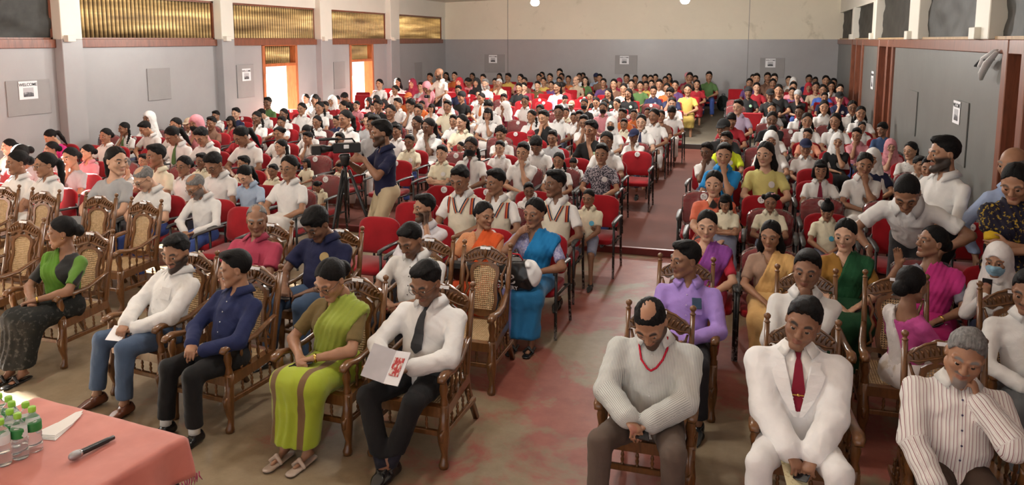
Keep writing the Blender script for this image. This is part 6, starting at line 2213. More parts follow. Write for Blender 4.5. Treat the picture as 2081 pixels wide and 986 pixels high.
# the bald man standing at the back with a camera
r, f = mk('bald bearded man in white shirt standing among the far rows', (-7.62, 18.30, .19), stand(head=(-22, 12, 0), wa=(-.14, -.26, .08), wb=(.10, -.24, .06), beard='full'), 2, None, s=1.0, base=.85, sleeve='short', top=(.80, .76, .68), bcol=(.02, .02, .022), rz=-.35, lod='md', hem=-.03)
o = MB().box((-.06, -.035, -.04), (.06, .035, .04), bevel=.008).lathe([(0, .032), (.06, .034)], (0, -.03, 0), (0, -1, 0), 12).build('photo_camera', BLK, M=wmat(r, np.eye(3), f.wa + V(.03, -.10, .02))); tag(o, 'small black photo camera carried by the bald man at the back', 'camera')

# ---- table with cloth, bottles, napkins, microphone
TX0, TX1, TY0, TY1, TZ = -3.445, -2.465, 2.26, 2.82, .75
e = empty('table', ((TX0 + TX1) / 2, (TY0 + TY1) / 2, 0), -.105); tag(e, 'small dark table carrying the salmon cloth in front of the first row', 'table')
MB().box((-.485, -.275, .715), (.485, .275, .742), bevel=.004).build('tabletop', DARKW, e)
for sx in (-1, 1):
    for sy in (-1, 1): MB().box((sx * .44 - .025, sy * .245 - .025, 0), (sx * .44 + .025, sy * .245 + .025, .715), bevel=.004).build('leg', simple('table_leg_black', (.015, .014, .013), .5), e)
nx, ny = 60, 40; vs = []; fs = []
W2, H2 = (TX1 - TX0) / 2, (TY1 - TY0) / 2
DX, DY = .20, .15
for j in range(ny + 1):
    for i in range(nx + 1):
        u = -(W2 + DX) + 2 * (W2 + DX) * i / nx; v = -(H2 + DY) + 2 * (H2 + DY) * j / ny
        ox, oy = max(0, abs(u) - W2), max(0, abs(v) - H2)
        x = math.copysign(min(abs(u), W2), u); y = math.copysign(min(abs(v), H2), v)
        drop = math.hypot(ox, oy) if (ox and oy) else max(ox, oy)
        x += math.copysign(min(ox, .012) + ox * .10 + (.02 * math.sin(v * 26) * ox * 4), u) * (ox > 0)
        y += math.copysign(min(oy, .012) + oy * .10 + (.02 * math.sin(u * 22) * oy * 4), v) * (oy > 0)
        z = TZ - max(0, drop - .012) + .0018 * math.sin(u * 31 + v * 9) * math.sin(v * 27) * (drop == 0)
        vs.append((x, y, z))
for j in range(ny):
    for i in range(nx):
        a = j * (nx + 1) + i; fs.append((a, a + 1, a + nx + 2, a + nx + 1))
me = bpy.data.meshes.new('tablecloth'); me.from_pydata(vs, [], fs); me.polygons.foreach_set('use_smooth', [True] * len(fs))
tcm, nt, b = new_mat('salmon_cloth')
nt.links.new(ramp(nt, noise(nt, 6, 4), [(.3, (.50, .15, .115)), (.7, (.60, .20, .155))]), b.inputs['Base Color']); b.inputs['Roughness'].default_value = .6; b.inputs['Sheen Weight'].default_value = .2
bump(nt, b, noise(nt, 400, 2, sc3=(1, .1, 1)), .3, .001)
tc_ = empty('tablecloth', ((TX0 + TX1) / 2, (TY0 + TY1) / 2, 0), -.105); tag(tc_, 'salmon pink woven tablecloth with a fringed end', 'tablecloth')
o = put('cloth', me, tc_, mat=tcm); md = o.modifiers.new('thick', 'SOLIDIFY'); md.thickness = .003; md.offset = 1
mb = MB()
for i in range(46):
    y = -H2 - .05 + i * (2 * H2 + .1) / 45
    x = W2 + DX * .12 + .012; z = TZ - DX + .012
    mb.tube([V(x, y, z), V(x + .004, y + RND.uniform(-.006, .006), z - .02), V(x + RND.uniform(-.004, .008), y + RND.uniform(-.01, .01), z - .045)], [.0028, .003, .0015], 4)
fr = mb.build('fringe', cloth((.42, .06, .14)), tc_); fr['kind'] = 'stuff'
# bottles
BG, nt, b = new_mat('clear_bottle')
b.inputs['Transmission Weight'].default_value = .92; b.inputs['Roughness'].default_value = .04; b.inputs['IOR'].default_value = 1.18; b.inputs['Base Color'].default_value = (.93, .96, .97, 1)
CAPG = simple('lime_cap', (.30, .62, .06), .35); CAPW = simple('cap_top', (.70, .78, .70), .4)
LABM, nt, b = new_mat('bottle_label'); tc = nt.nodes.new('ShaderNodeTexCoord'); sp = nt.nodes.new('ShaderNodeSeparateXYZ'); nt.links.new(tc.outputs['Generated'], sp.inputs[0])
mpx = noise(nt, 3.0, 2, coord='Generated', sc3=(1, 1, .3))
ad = nt.nodes.new('ShaderNodeMath'); nt.links.new(sp.outputs[0], ad.inputs[0]); nt.links.new(mpx, ad.inputs[1])
nt.links.new(ramp(nt, ad.outputs[0], [(.75, (.02, .22, .05)), (.85, (.02, .22, .05)), (.9, (.75, .77, .76)), (1, (.72, .74, .74))]), b.inputs['Base Color'])
BOT = MB().lathe([(0, .026), (.004, .031), (.02, .032)] + [(.03 + i * .008, .0315 - .0016 * (i % 2)) for i in range(8)] + [(.10, .032), (.135, .032), (.155, .026), (.168, .015), (.176, .0125), (.186, .0125)], (0, 0, 0), n=18).mesh('bottle_body')
CAP = MB().lathe([(.180, .0145), (.184, .0155), (.200, .0155), (.203, .014)], (0, 0, 0), n=16).mesh('bottle_cap')
LAB = MB().lathe([(.098, .0327), (.100, .0329), (.134, .0329), (.136, .0327)], (0, 0, 0), n=18).mesh('label')
BOTTLES = [(-3.033, 2.492), (-2.97, 2.469), (-3.099, 2.48), (-3.157, 2.513), (-3.041, 2.421), (-2.976, 2.403), (-3.223, 2.519), (-3.108, 2.413), (-2.997, 2.339)]
for i, (x, y) in enumerate(BOTTLES):
    e = empty('water_bottle', (x, y, TZ + .004), RND.uniform(0, 6))
    tag(e, 'clear water bottle with lime cap, %s nearest to the folded napkins' % ORD[i], 'bottle', 'water bottles on the table')
    put('bottle_body', BOT, e, mat=BG); c = put('bottle_cap', CAP, e, mat=CAPG); put('label', LAB, e, mat=LABM)
# folded paper napkins
e = empty('napkins', (-3.02, 2.63, TZ + .004), .25); tag(e, 'fan of folded white paper napkins beside the bottles', 'napkins')
for k in range(4):
    p = [(-.045 - .006 * k, -.075), (.045, -.085 + .012 * k), (.035 - .004 * k, .06), (.0, .20 - .03 * k), (-.025, .18 - .03 * k), (-.055, .04)]
    MB().prism(p, .003 * k, .003 * k + .0026, Matrix.Rotation(-.10 * k, 4, 'Z')).build('napkin', simple('tissue', (.82, .81, .79), .8, var=.03, bumpk=.4, bscale=40), e)
# microphone
a_, b_2 = V(-2.735, 2.45, TZ + .026), V(-2.705, 2.65, TZ + .018)
e = empty('microphone', tuple(a_), 0, .82); tag(e, 'black handheld microphone with silver mesh head lying on the table', 'microphone')
d = nrm(b_2 - a_)
mbm = MB().lathe([(.035, .0185), (.045, .0165), (.10, .0165), (.20, .0150), (.205, .0125), (.235, .0120), (.238, .009)], (0, 0, 0), d, 14)
mbm.build('handle', simple('mic_black', (.016, .016, .017), .35), e)
MB().lathe([(-.026, .006), (-.022, .014), (-.010, .0215), (.006, .0245), (.020, .0235), (.032, .020), (.037, .018)], (0, 0, 0), d, 16).build('mesh_head', simple('mic_mesh', (.40, .40, .41), .35, .8, bumpk=.8, bscale=400), e)
MB().lathe([(.030, .0215), (.040, .0205)], (0, 0, 0), d, 16).build('collar_ring', SILVER, e)
# ------------------------------------------------------------------ the audience on the red chairs
# row, x, y, scale, size:hair, top, head turn, pose, extras
AUD = """
0 -5.59 6.88 0.86 a:th w -15 5 gh,g,beard,ls
0 -6.27 6.90 0.92 a:th w -10 5 gh,g
0 -6.85 6.90 1.08 a:po gy 75 0 -
0 -7.80 6.90 0.96 a:po w -12 0 g
0 -8.22 6.90 0.97 a:bn w -20 0 -
1 -5.04 7.62 0.95 a:bn w 8 0 g
1 -5.65 7.76 0.81 t:po lb -5 5 -
1 -6.07 7.77 0.97 a:sh w -5 5 g
1 -6.61 7.77 0.84 a:bn w -5 0 g
1 -7.01 7.77 0.98 a:sh cr -10 0 -
1 -7.50 7.77 0.78 a:sh w -5 8 gh
1 -8.30 7.77 0.88 a:bn gy 0 3 -
1 -9.01 7.77 0.93 a:bn gy -15 5 -
2 -2.40 8.36 0.62 c:sh w 15 3 -
2 -5.20 8.56 0.45 s:bn cr -20 5 -
2 -5.95 8.65 0.61 c:sh cr 0 0 -
2 -6.39 8.65 0.71 c:sh cr -10 0 -
2 -7.06 8.65 0.72 c:sh cr 0 0 -
2 -8.01 8.65 0.66 c:sh cr 10 0 -
2 -8.98 8.65 0.76 t:bn pk -10 0 -
2 -9.63 8.65 0.78 a:bn gy -10 0 -
2 -10.43 8.65 0.79 a:bn w -15 0 -
3 1.89 9.55 0.88 t:sh w -20 0 -
3 1.20 9.55 0.90 t:bn w 0 4 b
3 0.75 9.55 0.78 t:bo w 0 0 t:mr,b,h
3 0.15 9.55 0.99 a:lo ly -15 0 b
3 -0.34 9.55 0.96 a:tidy bs -5 4 b
3 -1.81 9.55 0.88 t:sh fl 0 0 b
3 -2.36 9.55 0.73 c:br w 0 0 -
3 -2.83 9.55 0.86 t:sh w 5 4 -
3 -3.55 9.55 0.90 t:br w 0 0 m:bk,t:mr
3 -3.96 9.55 0.76 c:sh cr 0 6 b
3 -5.45 9.55 0.45 s:bn cr -10 5 -
3 -6.01 9.55 0.45 s:bo cr -10 0 -
3 -6.42 9.55 0.74 c:b1 w -10 0 r
3 -6.96 9.55 0.98 t:po w -15 5 -
3 -7.67 9.55 0.94 t:sh w -5 5 -
3 -8.16 9.55 0.93 t:pb w -10 5 t:gn
3 -9.54 9.55 0.80 c:bn w 0 0 -
3 -10.49 9.55 0.78 a:po mg -15 5 -
4 1.94 10.48 0.74 t:sh w 20 0 -
4 1.43 10.48 0.82 t:ve:w nv -10 0 -
4 -0.56 10.48 0.82 t:sh w -10 3 -
4 -1.92 10.48 0.93 t:po w 0 0 b
4 -2.36 10.48 0.53 s:sh w 0 5 b
4 -2.88 10.48 0.86 t:mo w 5 5 b
4 -3.45 10.48 0.72 c:sh w 0 0 b
4 -4.89 10.55 0.75 c:sh cr 0 0 b
4 -5.52 10.64 1.05 a:sh gy 0 0 -
4 -6.11 10.65 0.72 t:sh rd 0 0 b
4 -6.63 10.65 0.72 t:sh w -25 3 b
4 -7.19 10.65 0.79 c:bs w 0 0 -
4 -7.94 10.65 0.76 c:bo rd 0 0 -
4 -8.72 10.65 0.94 t:hj:pk pk 0 3 m:bk
4 -9.17 10.65 0.88 t:br w 0 0 -
4 -9.66 10.65 0.84 t:tidy w -10 5 -
4 -10.18 10.65 0.76 t:br w -20 3 t:gn
5 2.02 11.41 0.81 t:po fw -40 0 -
5 0.69 11.41 0.79 c:cp:nv w 0 0 -
5 0.23 11.41 0.90 t:ve:w w 0 0 -
5 -0.36 11.41 0.87 t:sh lm -10 0 b
5 -2.31 11.41 0.99 a:sh bk -15 4 b
5 -2.92 11.41 0.79 c:sh gy 0 0 -
5 -3.72 11.41 0.83 c:cu w 0 3 -
5 -4.40 11.41 0.53 s:bn w -10 0 -
5 -4.95 11.46 0.93 t:po w -10 4 t:gn
5 -5.57 11.52 0.79 c:sh w 0 0 -
5 -6.49 11.52 1.02 t:po w -20 0 -
5 -7.17 11.52 0.75 t:po w 0 5 -
5 -9.15 11.52 0.81 c:sh br 0 0 -
5 -9.63 11.52 0.76 c:cp:tn w 0 0 -
5 -10.50 11.52 0.87 t:ve:w w 0 0 -
6 1.90 12.34 0.72 t:hj:pk pk 0 3 -
6 1.17 12.34 0.79 t:ve:w bk 0 4 -
6 -0.44 12.34 0.96 a:cp:bk bk -20 0 -
6 -1.81 12.34 0.74 c:cp:nv w -15 4 -
6 -3.52 12.34 0.65 c:cp:rd w 0 0 -
6 -4.74 12.35 0.91 t:po cr -20 0 b
6 -5.57 12.39 0.85 t:po w -10 4 -
6 -6.54 12.40 0.86 t:sh gy 0 0 -
6 -6.99 12.40 0.74 c:sh bk 0 3 -
6 -7.57 12.40 0.79 t:po w 0 0 -
6 -8.31 12.40 0.75 c:sh w 0 7 -
6 -8.80 12.40 0.84 t:br w 0 3 -
6 -9.38 12.40 0.72 c:bo rd 0 3 -
7 1.56 13.27 0.78 t:sh pk -10 3 b
7 0.83 13.27 0.74 t:sh pc -15 0 b
7 0.28 13.27 0.82 c:cr w 0 5 -
7 -1.84 13.27 0.91 t:po w 0 0 t:nv,b
7 -2.35 13.27 0.84 t:ve:w w 8 0 m:bk
7 -2.81 13.27 0.87 t:sh w 0 3 t:br,g
7 -3.52 13.27 0.94 t:sh bk -20 3 -
7 -5.26 13.27 0.79 c:sh w 0 0 -
7 -6.53 13.27 0.97 t:bn bk 0 0 -
7 -7.66 13.27 0.69 c:sh nv -20 0 -
7 -8.84 13.27 0.82 t:po w 0 0 -
7 -9.94 13.27 0.80 t:sh nv -5 0 -
7 -10.38 13.27 0.72 t:sh w 0 3 -
8 2.08 14.20 0.78 a:mo dn -30 0 -
8 1.32 14.20 0.94 t:lo w -10 0 -
8 0.86 14.20 0.93 t:br w 0 0 -
8 0.28 14.20 0.94 t:po bk 0 4 -
8 -0.39 14.20 0.93 t:sh rd 0 5 -
8 -1.73 14.20 0.94 t:bn w -10 0 b
8 -2.28 14.20 0.71 c:sh cr 0 0 -
8 -3.09 14.20 0.86 t:sh w 0 3 -
8 -3.51 14.20 0.96 t:sh w 0 0 -
8 -4.03 14.20 0.84 t:br w -10 0 t:or
8 -4.91 14.20 0.86 t:bo w -5 4 -
8 -6.37 14.20 0.90 t:sh w 0 4 -
8 -7.39 14.20 0.72 c:bn rd 0 5 -
8 -8.60 14.20 0.90 t:br w 0 0 -
8 -9.02 14.20 0.86 t:bn w -5 0 -
8 -9.88 14.20 0.72 t:sh w -40 5 -
9 1.84 15.13 0.69 c:bn w 10 0 -
9 -1.72 15.13 0.82 c:bn br 0 0 -
9 -2.45 15.13 0.83 t:sh or -20 0 -
9 -3.43 15.13 0.71 c:sh w 0 0 -
9 -4.13 15.13 0.87 t:bn w 0 0 -
9 -5.18 15.13 0.99 t:sh w 0 5 -
9 -6.13 15.13 0.91 t:sh cr 0 0 v
9 -6.93 15.13 0.91 t:cu w -15 3 -
9 -7.68 15.13 0.89 t:sh bk -20 3 -
9 -8.55 15.13 0.84 t:bn w -30 0 -
9 -9.02 15.13 0.81 c:sh w 0 0 -
9 -10.48 15.13 0.88 t:sh gn 0 0 -
10 1.92 16.06 0.92 t:br w 0 0 -
10 0.84 16.06 0.91 t:sh w -10 0 t:mr
10 -0.31 16.06 1.00 a:sh lv -25 0 -
10 -1.60 16.06 0.86 t:mo w 0 5 -
10 -2.38 16.06 0.72 c:sh or 0 0 -
10 -3.02 16.06 0.88 a:bn pk 0 0 m:bk
10 -3.81 16.06 0.72 t:sh cr 0 7 -
10 -5.13 16.06 0.83 t:hj:w mr -30 3 -
10 -6.88 16.06 0.73 c:bo w 10 4 r
10 -7.71 16.06 0.85 t:sh w -25 0 -
10 -8.33 16.06 0.70 c:sh bl 0 0 -
10 -8.75 16.06 0.75 c:sh pk -5 0 -
10 -9.38 16.06 0.87 t:hj:w rd -5 0 -
10 -9.84 16.06 0.90 t:bn w -10 0 -
11 1.87 16.99 0.96 t:po w 0 0 g,t:bk
11 1.34 16.99 0.95 t:lo w 0 0 -
11 0.33 16.99 0.87 t:po gy 0 0 -
11 -2.22 16.99 0.68 c:sh w 0 0 -
11 -3.16 16.99 0.88 t:bn gy 0 0 -
11 -3.62 16.99 0.87 t:bn bk 0 0 m:bk
11 -4.99 16.99 0.91 t:pb w 0 0 g
11 -6.91 16.99 0.88 t:ve:w w 0 0 -
11 -7.53 16.99 0.71 c:sh or 0 0 -
11 -8.52 16.99 0.72 t:hj:bk w 10 0 -
11 -8.94 16.99 0.76 t:hj:bk w 0 0 -
11 -9.80 16.99 0.79 t:sh w 10 0 -
11 -10.67 16.99 0.82 t:bn w 0 0 -
12 1.60 17.74 0.60 s:sh mg 5 0 -
12 -1.76 17.74 0.89 t:bn w 0 3 -
12 -3.01 17.74 0.82 t:br w -25 0 b
12 -3.50 17.74 0.84 t:br w 0 0 b
12 -4.08 17.74 0.73 c:cp:tn w 0 0 -
12 -5.74 17.74 0.88 c:sh w 0 0 -
12 -6.30 17.74 0.89 t:br w -10 0 t:or
12 -6.81 17.74 0.92 t:be:bk bk -10 0 -
12 -8.23 17.74 0.85 c:cp:or or 0 0 -
12 -9.11 17.74 0.76 t:hj:bk bk 0 0 -
12 -9.90 17.74 0.85 t:mo bk -10 5 b
13 1.80 18.85 0.89 t:cp:bk nv 0 3 b
13 0.32 18.85 0.93 t:cp:bk bk 0 0 -
13 -1.91 18.85 0.93 t:mo nv -10 3 -
13 -2.92 18.85 0.88 t:lo bk -20 0 b
13 -3.41 18.85 0.88 t:lo bk -15 0 b
13 -3.86 18.85 0.77 t:bn bk 0 3 -
13 -4.53 18.85 0.69 c:sh gy 40 5 -
13 -6.77 18.85 0.76 t:bn w 10 0 -
13 -7.33 18.85 0.88 t:sh nv 0 0 -
13 -8.16 18.85 1.01 a:hj:pk pk 0 5 -
13 -9.11 18.85 0.85 t:bn w -15 0 -
14 1.56 19.78 0.81 t:sh nv 0 0 -
14 0.96 19.78 0.86 t:be:gy bk -10 4 b
14 0.52 19.78 1.01 a:bn bk 5 0 -
14 -0.17 19.78 0.92 t:be:bk bk 0 0 b
14 -1.61 19.78 0.97 a:bn yl 0 0 -
14 -2.45 19.78 0.90 t:sh nv 0 0 b
14 -3.20 19.78 0.96 a:bn cr 0 0 -
14 -4.93 19.78 0.97 a:po lv -10 0 -
14 -5.98 19.78 0.92 t:sh bk 0 0 -
14 -8.79 19.78 0.89 t:sh gy 0 0 -
14 -10.05 19.78 0.97 a:bn w 0 0 -
15 1.58 20.71 0.97 a:bn bl 0 0 -
15 0.87 20.71 0.87 a:bn pu 0 0 -
15 -2.22 20.71 0.93 a:bn or 0 0 -
15 -4.99 20.71 0.95 a:bn rd -15 5 -
15 -6.09 20.71 0.88 a:bn mr 0 3 -
15 -7.24 20.71 0.97 a:sh w 0 0 gh,beard
15 -9.47 20.71 0.94 a:hj:mr mr 0 0 -
15 -9.94 20.71 0.96 a:lo w 8 0 -
16 2.15 21.64 0.93 a:bn mr 0 0 -
16 1.48 21.64 0.98 a:bn tn 0 0 -
16 0.93 21.64 0.98 a:bn pk 0 0 -
16 0.02 21.64 0.94 a:bn rd 0 0 -
16 -2.10 21.64 0.96 a:bn pu 0 0 -
16 -2.53 21.64 0.99 a:sh w 0 0 -
16 -3.04 21.64 0.92 a:bn gn 0 0 -
16 -3.78 21.64 0.98 a:bn br 0 0 -
16 -5.98 21.64 0.87 a:sh kh 0 0 b
16 -7.11 21.64 0.92 a:sh cr 0 3 gw
16 -7.84 21.64 0.94 a:ve:bk bk 0 0 -
16 -8.38 21.64 0.95 a:hj:rd rd 0 0 -
17 1.94 22.57 0.95 a:lo w 0 3 -
17 1.36 22.57 0.90 t:hj:rd bk 0 0 -
17 -1.59 22.57 0.94 a:lo rd 0 0 -
17 -3.01 22.57 0.87 a:sh yl 0 0 -
17 -3.43 22.57 0.92 a:bn br 0 0 -
17 -4.25 22.57 0.94 a:bn pu 0 0 -
17 -5.81 22.57 0.82 a:bn pu 0 0 -
17 -6.65 22.57 0.94 a:bn br 0 0 -
17 -7.55 22.57 0.89 a:bn or 0 3 -
17 -8.38 22.57 0.93 a:bn pk -10 5 -
18 2.16 23.50 1.00 a:bn w 0 0 -
18 0.46 23.50 0.96 a:bn br 0 0 -
18 -0.18 23.50 0.96 a:bn pu 0 0 -
18 -2.97 23.50 0.86 a:bn rd 0 0 -
18 -3.94 23.50 0.90 a:be:mr mr 0 0 -
18 -5.26 23.50 0.95 a:bd tn -20 0 -
18 -5.80 23.50 0.92 a:bn mr 0 0 -
18 -6.30 23.50 0.89 a:bn yl 0 0 -
18 -8.29 23.50 0.97 a:sh w 0 0 -
18 -10.12 23.50 0.98 a:sh or 0 0 -
19 1.93 24.43 1.04 a:bn br 0 0 -
19 1.05 24.43 0.96 a:hj:w br 0 0 -
19 0.51 24.43 1.08 a:sh br 0 0 -
19 0.01 24.43 1.08 a:sh br 0 0 -
19 -1.94 24.43 1.08 a:sh br 0 0 -
19 -2.67 24.43 0.94 a:bn br 0 0 -
19 -3.30 24.43 0.99 a:bn mr 0 0 -
19 -3.87 24.43 1.00 a:bn w 0 0 -
19 -5.18 24.43 0.89 a:lo gn 0 0 -
19 -5.73 24.43 0.92 a:bn or 0 0 -
19 -6.34 24.43 0.99 a:bn tn 0 0 -
19 -7.32 24.43 0.95 a:bn pk -10 0 -
19 -7.74 24.43 0.97 a:sh yl -20 6 -
19 -9.63 24.43 1.00 a:cr or 0 0 -
20 2.11 25.36 0.92 a:bn br 0 0 -
20 1.53 25.36 1.01 a:sh bl 0 0 -
20 0.95 25.36 0.96 a:bn w 0 0 -
20 0.33 25.36 1.07 a:sh br 0 0 -
20 -1.42 25.36 1.08 a:sh gn 0 0 -
20 -1.84 25.36 0.94 a:bn mr 0 0 -
20 -3.24 25.36 0.93 a:bn br 0 0 -
20 -3.73 25.36 0.92 a:bn br 0 0 -
20 -4.90 25.36 0.94 a:sh br 0 0 -
20 -5.58 25.36 0.97 a:bn w 0 0 -
20 -6.18 25.36 0.96 a:bn br 0 0 -
20 -6.96 25.36 0.92 a:bn w 0 0 -
20 -8.36 25.36 0.92 a:lo mr 0 0 -
20 -9.34 25.36 0.92 a:lo br 0 0 -
20 -10.31 25.36 0.93 a:lo w 0 0 -
21 1.77 26.29 0.89 a:sh br 0 0 -
21 0.32 26.29 0.77 c:bn w 0 0 -
21 -0.10 26.29 0.96 a:bn br 0 0 -
21 -1.48 26.29 0.93 a:bn bl 0 0 p
21 -2.16 26.29 0.98 a:cp:pk mr 0 0 -
21 -2.76 26.29 0.95 a:lo or 0 0 -
21 -3.20 26.29 0.92 a:sh br 0 0 -
21 -5.20 26.29 0.92 a:cp:nv lb 0 0 -
21 -5.66 26.29 0.94 a:bn br 0 0 -
21 -6.48 26.29 1.08 a:sh lb 0 0 -
21 -7.11 26.29 0.95 a:lo br 0 0 -
"""
ROWY = [6.5, 7.43, 8.36, 9.55, 10.48, 11.41, 12.34, 13.27, 14.2, 15.13, 16.06, 16.99, 17.74, 18.85, 19.78, 20.71, 21.64, 22.57, 23.5, 24.43, 25.36, 26.29]


def row_y(r, x):
    t = min(max((-4.2 - x) / 1.6, 0), 1); t = t * t * (3 - 2 * t)
    y = ROWY[r] + .40 * max(0, 1 - r / 7.) * t
    if r == 1 and x > -1: y = 8.1
    if r == 2 and x > -1: y = 8.86
    return 9.55 if r == 3 else (min(y, 8.86) if r <= 2 else y)


HN = dict(sh='short', mo='mop', cu='curly', cr='crop', th='thin', bd='bald', bn='bun', po='pony', bs='buns', br='braids', b1='braid', lo='long', bo='bob', pb='pony', tidy='tidy')
HD = dict(mo='with thick hair', cu='with curly hair', cr='with cropped hair', th='with thinning hair', bd='with a bald head', bn='with tied hair', po='with a ponytail', bs='with two buns', br='with two braids', b1='with a side braid', lo='with long hair', bo='with bobbed hair', pb='with ribboned hair', sh='with short hair', tidy='with combed hair')
MALE = {'sh', 'mo', 'cu', 'cr', 'th', 'bd', 'tidy', 'cp', 'be'}
arows = {}
for ln in AUD.strip().splitlines():
    t = ln.split()
    sz, hr = t[4].split(':', 1)
    arows.setdefault(int(t[0]), []).append(dict(x=min(float(t[1]), 2.06), y=float(t[2]), s=float(t[3]), sz=sz, hr=hr, top=t[5], yaw=int(t[6]), pose=int(t[7]), ex=[] if t[8] == '-' else t[8].split(',')))

# chairs of individually built people, by row
BUILT = {0: [-2.88, -2.28, -1.80, -.34, .17, .73, 1.33, 1.80], 1: [-2.87, -2.47, -1.86, -.38, .19, .74], 2: [-1.63]}
KEEP_OUT = [(1, -4.7, -3.6), (2, -4.9, -3.75), (0, -6.0, -5.35)]
COVERED = {(1, -3.42), (0, -3.45)}
PL = 'window block'; PR = 'side block'
chair_n = 0
far = MB()


def relax(xs, d=.50, lo=None, hi=None):
    xs = list(xs)
    for _ in range(60):
        for i in range(len(xs) - 1):
            g = xs[i + 1] - xs[i]
            if g < d:
                m = (d - g) / 2; xs[i] -= m; xs[i + 1] += m
        if lo is not None and xs: xs[0] = max(xs[0], lo)
        if hi is not None and xs: xs[-1] = min(xs[-1], hi)
    return xs


def far_chair(x, y, z):
    far.box((x - .22, y - .26, z + .36), (x + .22, y + .15, z + .42), bevel=.03)
    M = Matrix.Translation((x, y + .165, z + .475)) @ Matrix.Rotation(math.radians(-11), 4, 'X')
    far.box((-.22, -.03, 0), (.22, .03, .40), M, bevel=.03)


seat_of = {}
for r in range(len(ROWY)):
    ppl = arows.get(r, [])
    for blk, lo, hi in (('L', -10.75, -1.50), ('R', -.60, 2.16)):
        P_ = sorted([p for p in ppl if (p['x'] < -1.0) == (blk == 'L')], key=lambda p: p['x'])
        bl = sorted(x for x in BUILT.get(r, []) if (x < -1.0) == (blk == 'L'))
        occ = sorted([(p['x'], p) for p in P_] + [(x, None) for x in bl], key=lambda q: q[0])
        xs = [q[0] for q in occ]
        # empty chairs in the gaps
        full = []
        pts = [lo - .56] + xs + [hi + .50]
        for a, b in zip(pts, pts[1:]):
            n = int(round((b - a) / .60)) - 1
            for k in range(1, n + 1):
                x = a + (b - a) * k / (n + 1)
                if r == 0 and x < -3.2 and x > -5.4: x = None
                if x is None or x < lo or x > hi: continue
                if any(r == kr and k0 < x < k1 for kr, k0, k1 in KEEP_OUT): continue
                if r > 3 and RND.random() < .40: continue
                full.append((x, 'empty'))
        allc = sorted([(x, q) for x, q in occ] + full, key=lambda q: q[0])
        cx = relax([q[0] for q in allc], .50, lo - .05, hi + .12)
        order = list(range(len(allc)))
        if blk == 'L': order = order[::-1]
        for n, i in enumerate(order):
            who = allc[i][1]; x = cx[i]
            y = row_y(r, x); z = floor_z(y)
            place = '%s seat from the aisle, %s row, %s' % (ORD[min(n, 23)], ORD[r], PL if blk == 'L' else PR)
            if isinstance(who, dict): who['place'] = place; who['dx'] = x
            emp = who == 'empty'
            if r <= 11 or (emp and RND.random() < .55 and r < 18):
                cov = RND.random() < (.42 if emp else .22)
                red_chair((x, y, z), ('empty ' if emp else 'occupied ') + 'red conference chair' + (' in clear plastic' if cov else '') + ', ' + place, cov, emp or RND.random() < .5, RND.uniform(-.03, .03), lite=r > 7)
            else:
                far_chair(x, y, z)
o = far.build('far_red_chairs', FELT); tag(o, 'distant red chairs hidden under the people of the back rows', 'chairs', kind='stuff')
red_chair((-3.50, 6.62, 0), 'empty red conference chair standing forward behind the man in navy polo', False, False)
red_chair((-3.46, 7.36, 0), 'empty red conference chair right in front of the cameraman', False, False)
red_chair((-5.05, 6.62, 0), 'empty red conference chair beside the bearded old man in white', False, False)

best = min((c for c in CHAIRS if c.location.y > 7), key=lambda c: (c.location.x + 2.12) ** 2 + (c.location.y - 8.36) ** 2)
for ch in best.children:
    if ch.name.startswith('backrest'):
        tg = [t for t in ch.children if t.name.startswith('number_tag')] or [put('number_tag', DISC, ch, mat=TAGP, M=Matrix.Translation((0, -.043, .31)))]
        for o in list(tg[0].children): bpy.data.objects.remove(o)
        put('lettering', text_mesh('M', .018), tg[0], mat=INK, M=Matrix.Translation((0, -.0045, .018)) @ Matrix.Rotation(PI / 2, 4, 'X'))
        put('lettering', text_mesh('07', .034), tg[0], mat=INK, M=Matrix.Translation((0, -.0045, -.008)) @ Matrix.Rotation(PI / 2, 4, 'X'))

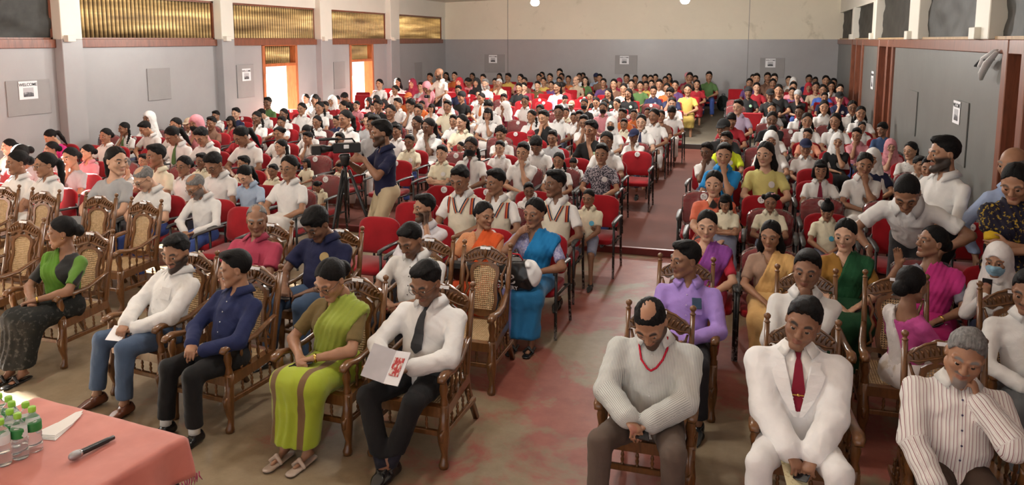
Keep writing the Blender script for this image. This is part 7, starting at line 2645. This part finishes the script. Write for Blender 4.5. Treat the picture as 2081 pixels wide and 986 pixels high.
FLOW = spotted('flower_print', (.035, .035, .05), (.42, .38, .42), 55, .52)
FWP = spotted('white_floral', (.70, .69, .66), (.25, .25, .28), 30, .66)
r7 = random.Random(21)
for r in sorted(arows):
    for p in arows[r]:
        hr = p['hr']; cc = None; hk = hr
        if ':' in hr: hk, cc = hr.split(':')
        male = hk in MALE
        a = p['sz'] == 'a'
        who = ('man' if male else 'woman') if a else ('boy' if male else 'girl')
        if p['sz'] == 's': who = 'small child'
        yaw = min((-40, -20, 0, 20, 40, 75), key=lambda v: abs(v - p['yaw']))
        ps = p['pose']
        pose = dict(POSES[ps if ps in POSES else 0])
        if ps == 8: pose = dict(wb='ear', wa=(-.06, -.27, .10), lean=-3)
        pose['head'] = (yaw, {5: 34, 3: 10, 4: 10}.get(ps, 7), {3: -4, 4: 4}.get(ps, 0))
        ex = p['ex']
        if 'beard' in ex: pose['beard'] = 'full'
        pose['hs'] = 1.16; pose['sh'] = 1.04
        near = r <= 3
        tc_ = p['top']
        top = FLOW if tc_ == 'fl' else FWP if tc_ == 'fw' else COLS[tc_]
        tn = CNAME[tc_]
        kw = {}
        d2 = HD.get(hk, '')
        hairc = BLACKH
        if 'gh' in ex: hairc = GREYH; d2 = 'with grey hair'
        if 'gw' in ex: hairc = WHITEH; d2 = 'with white hair'
        hair = HN.get(hk)
        if hk in ('hj', 've'):
            kw['scarf'] = ('hijab' if hk == 'hj' else 'veil', COLS[cc]); hair = None; d2 = 'and %s headscarf' % CNAME[cc]
        if hk == 'cp': kw['cap'] = COLS[cc]; hair = 'crop'; d2 = 'and %s cap' % CNAME[cc]
        if hk == 'be': kw['beanie'] = COLS[cc]; hair = 'crop'; d2 = 'and %s beanie' % CNAME[cc]
        for e_ in ex:
            if e_.startswith('m:'): kw['mask'] = COLS[e_[2:]]; d2 = 'and face mask' if hk not in ('hj', 've') else d2 + ' and mask'
            if e_.startswith('t:'): kw['tie'] = COLS[e_[2:]]
            if e_ == 'b': kw['badge'] = (.07, .30)
        if 'g' in ex: kw['glasses'] = True
        if 'b' in ex and top == COLS['bk']: kw['badgec'] = (.45, .75, .50)
        sk = r7.choice([1, 1, 1, 2, 2, 2, 3, 4, 0]) if not a else r7.choice([0, 1, 1, 2, 2, 4])
        bot = 'trousers' if male else 'skirt'
        bc = r7.choice([(.03, .03, .035), (.06, .07, .12), (.70, .69, .66), (.05, .09, .30)]) if male else ((.72, .71, .69) if tc_ == 'w' else mul(COLS.get(tc_, (.3, .3, .3)), .6))
        act = {3: ', hand at mouth', 4: ', hand at cheek', 5: ', head bowed', 6: ', arms folded', 7: ', hands joined', 8: ', phone at ear'}.get(ps, '')
        lab = '%s in %s %s, %s' % (who, tn, d2, p['place'])
        if len(lab.replace('-', ' ').split()) > 16: lab = '%s in %s, %s' % (who, tn, p['place'])
        z = floor_z(p['y'])
        mk(lab, (p['x'] + (0 if abs(p['dx'] - p['x']) < .12 else (p['dx'] - p['x']) * .5), p['y'] - .02, z), pose, sk, hair, hairc, s=p['s'], seat=.40, lod='md' if r <= 2 else 'lo', group='seated audience',
           sleeve='long' if 'ls' in ex else 'short', top=top, neck='v' if (male or tc_ == 'w') else 'wide', collar=(tc_ in ('w', 'cr', 'lv', 'pk', 'lb', 'tn', 'kh', 'bs')) and r <= 12, bottom=bot, bcol=bc,
           footw='shoe' if (r <= 6 and p['x'] > -3 and p['x'] < -1) else None, key='aud%d' % ps, eyes=r <= 13, **kw)
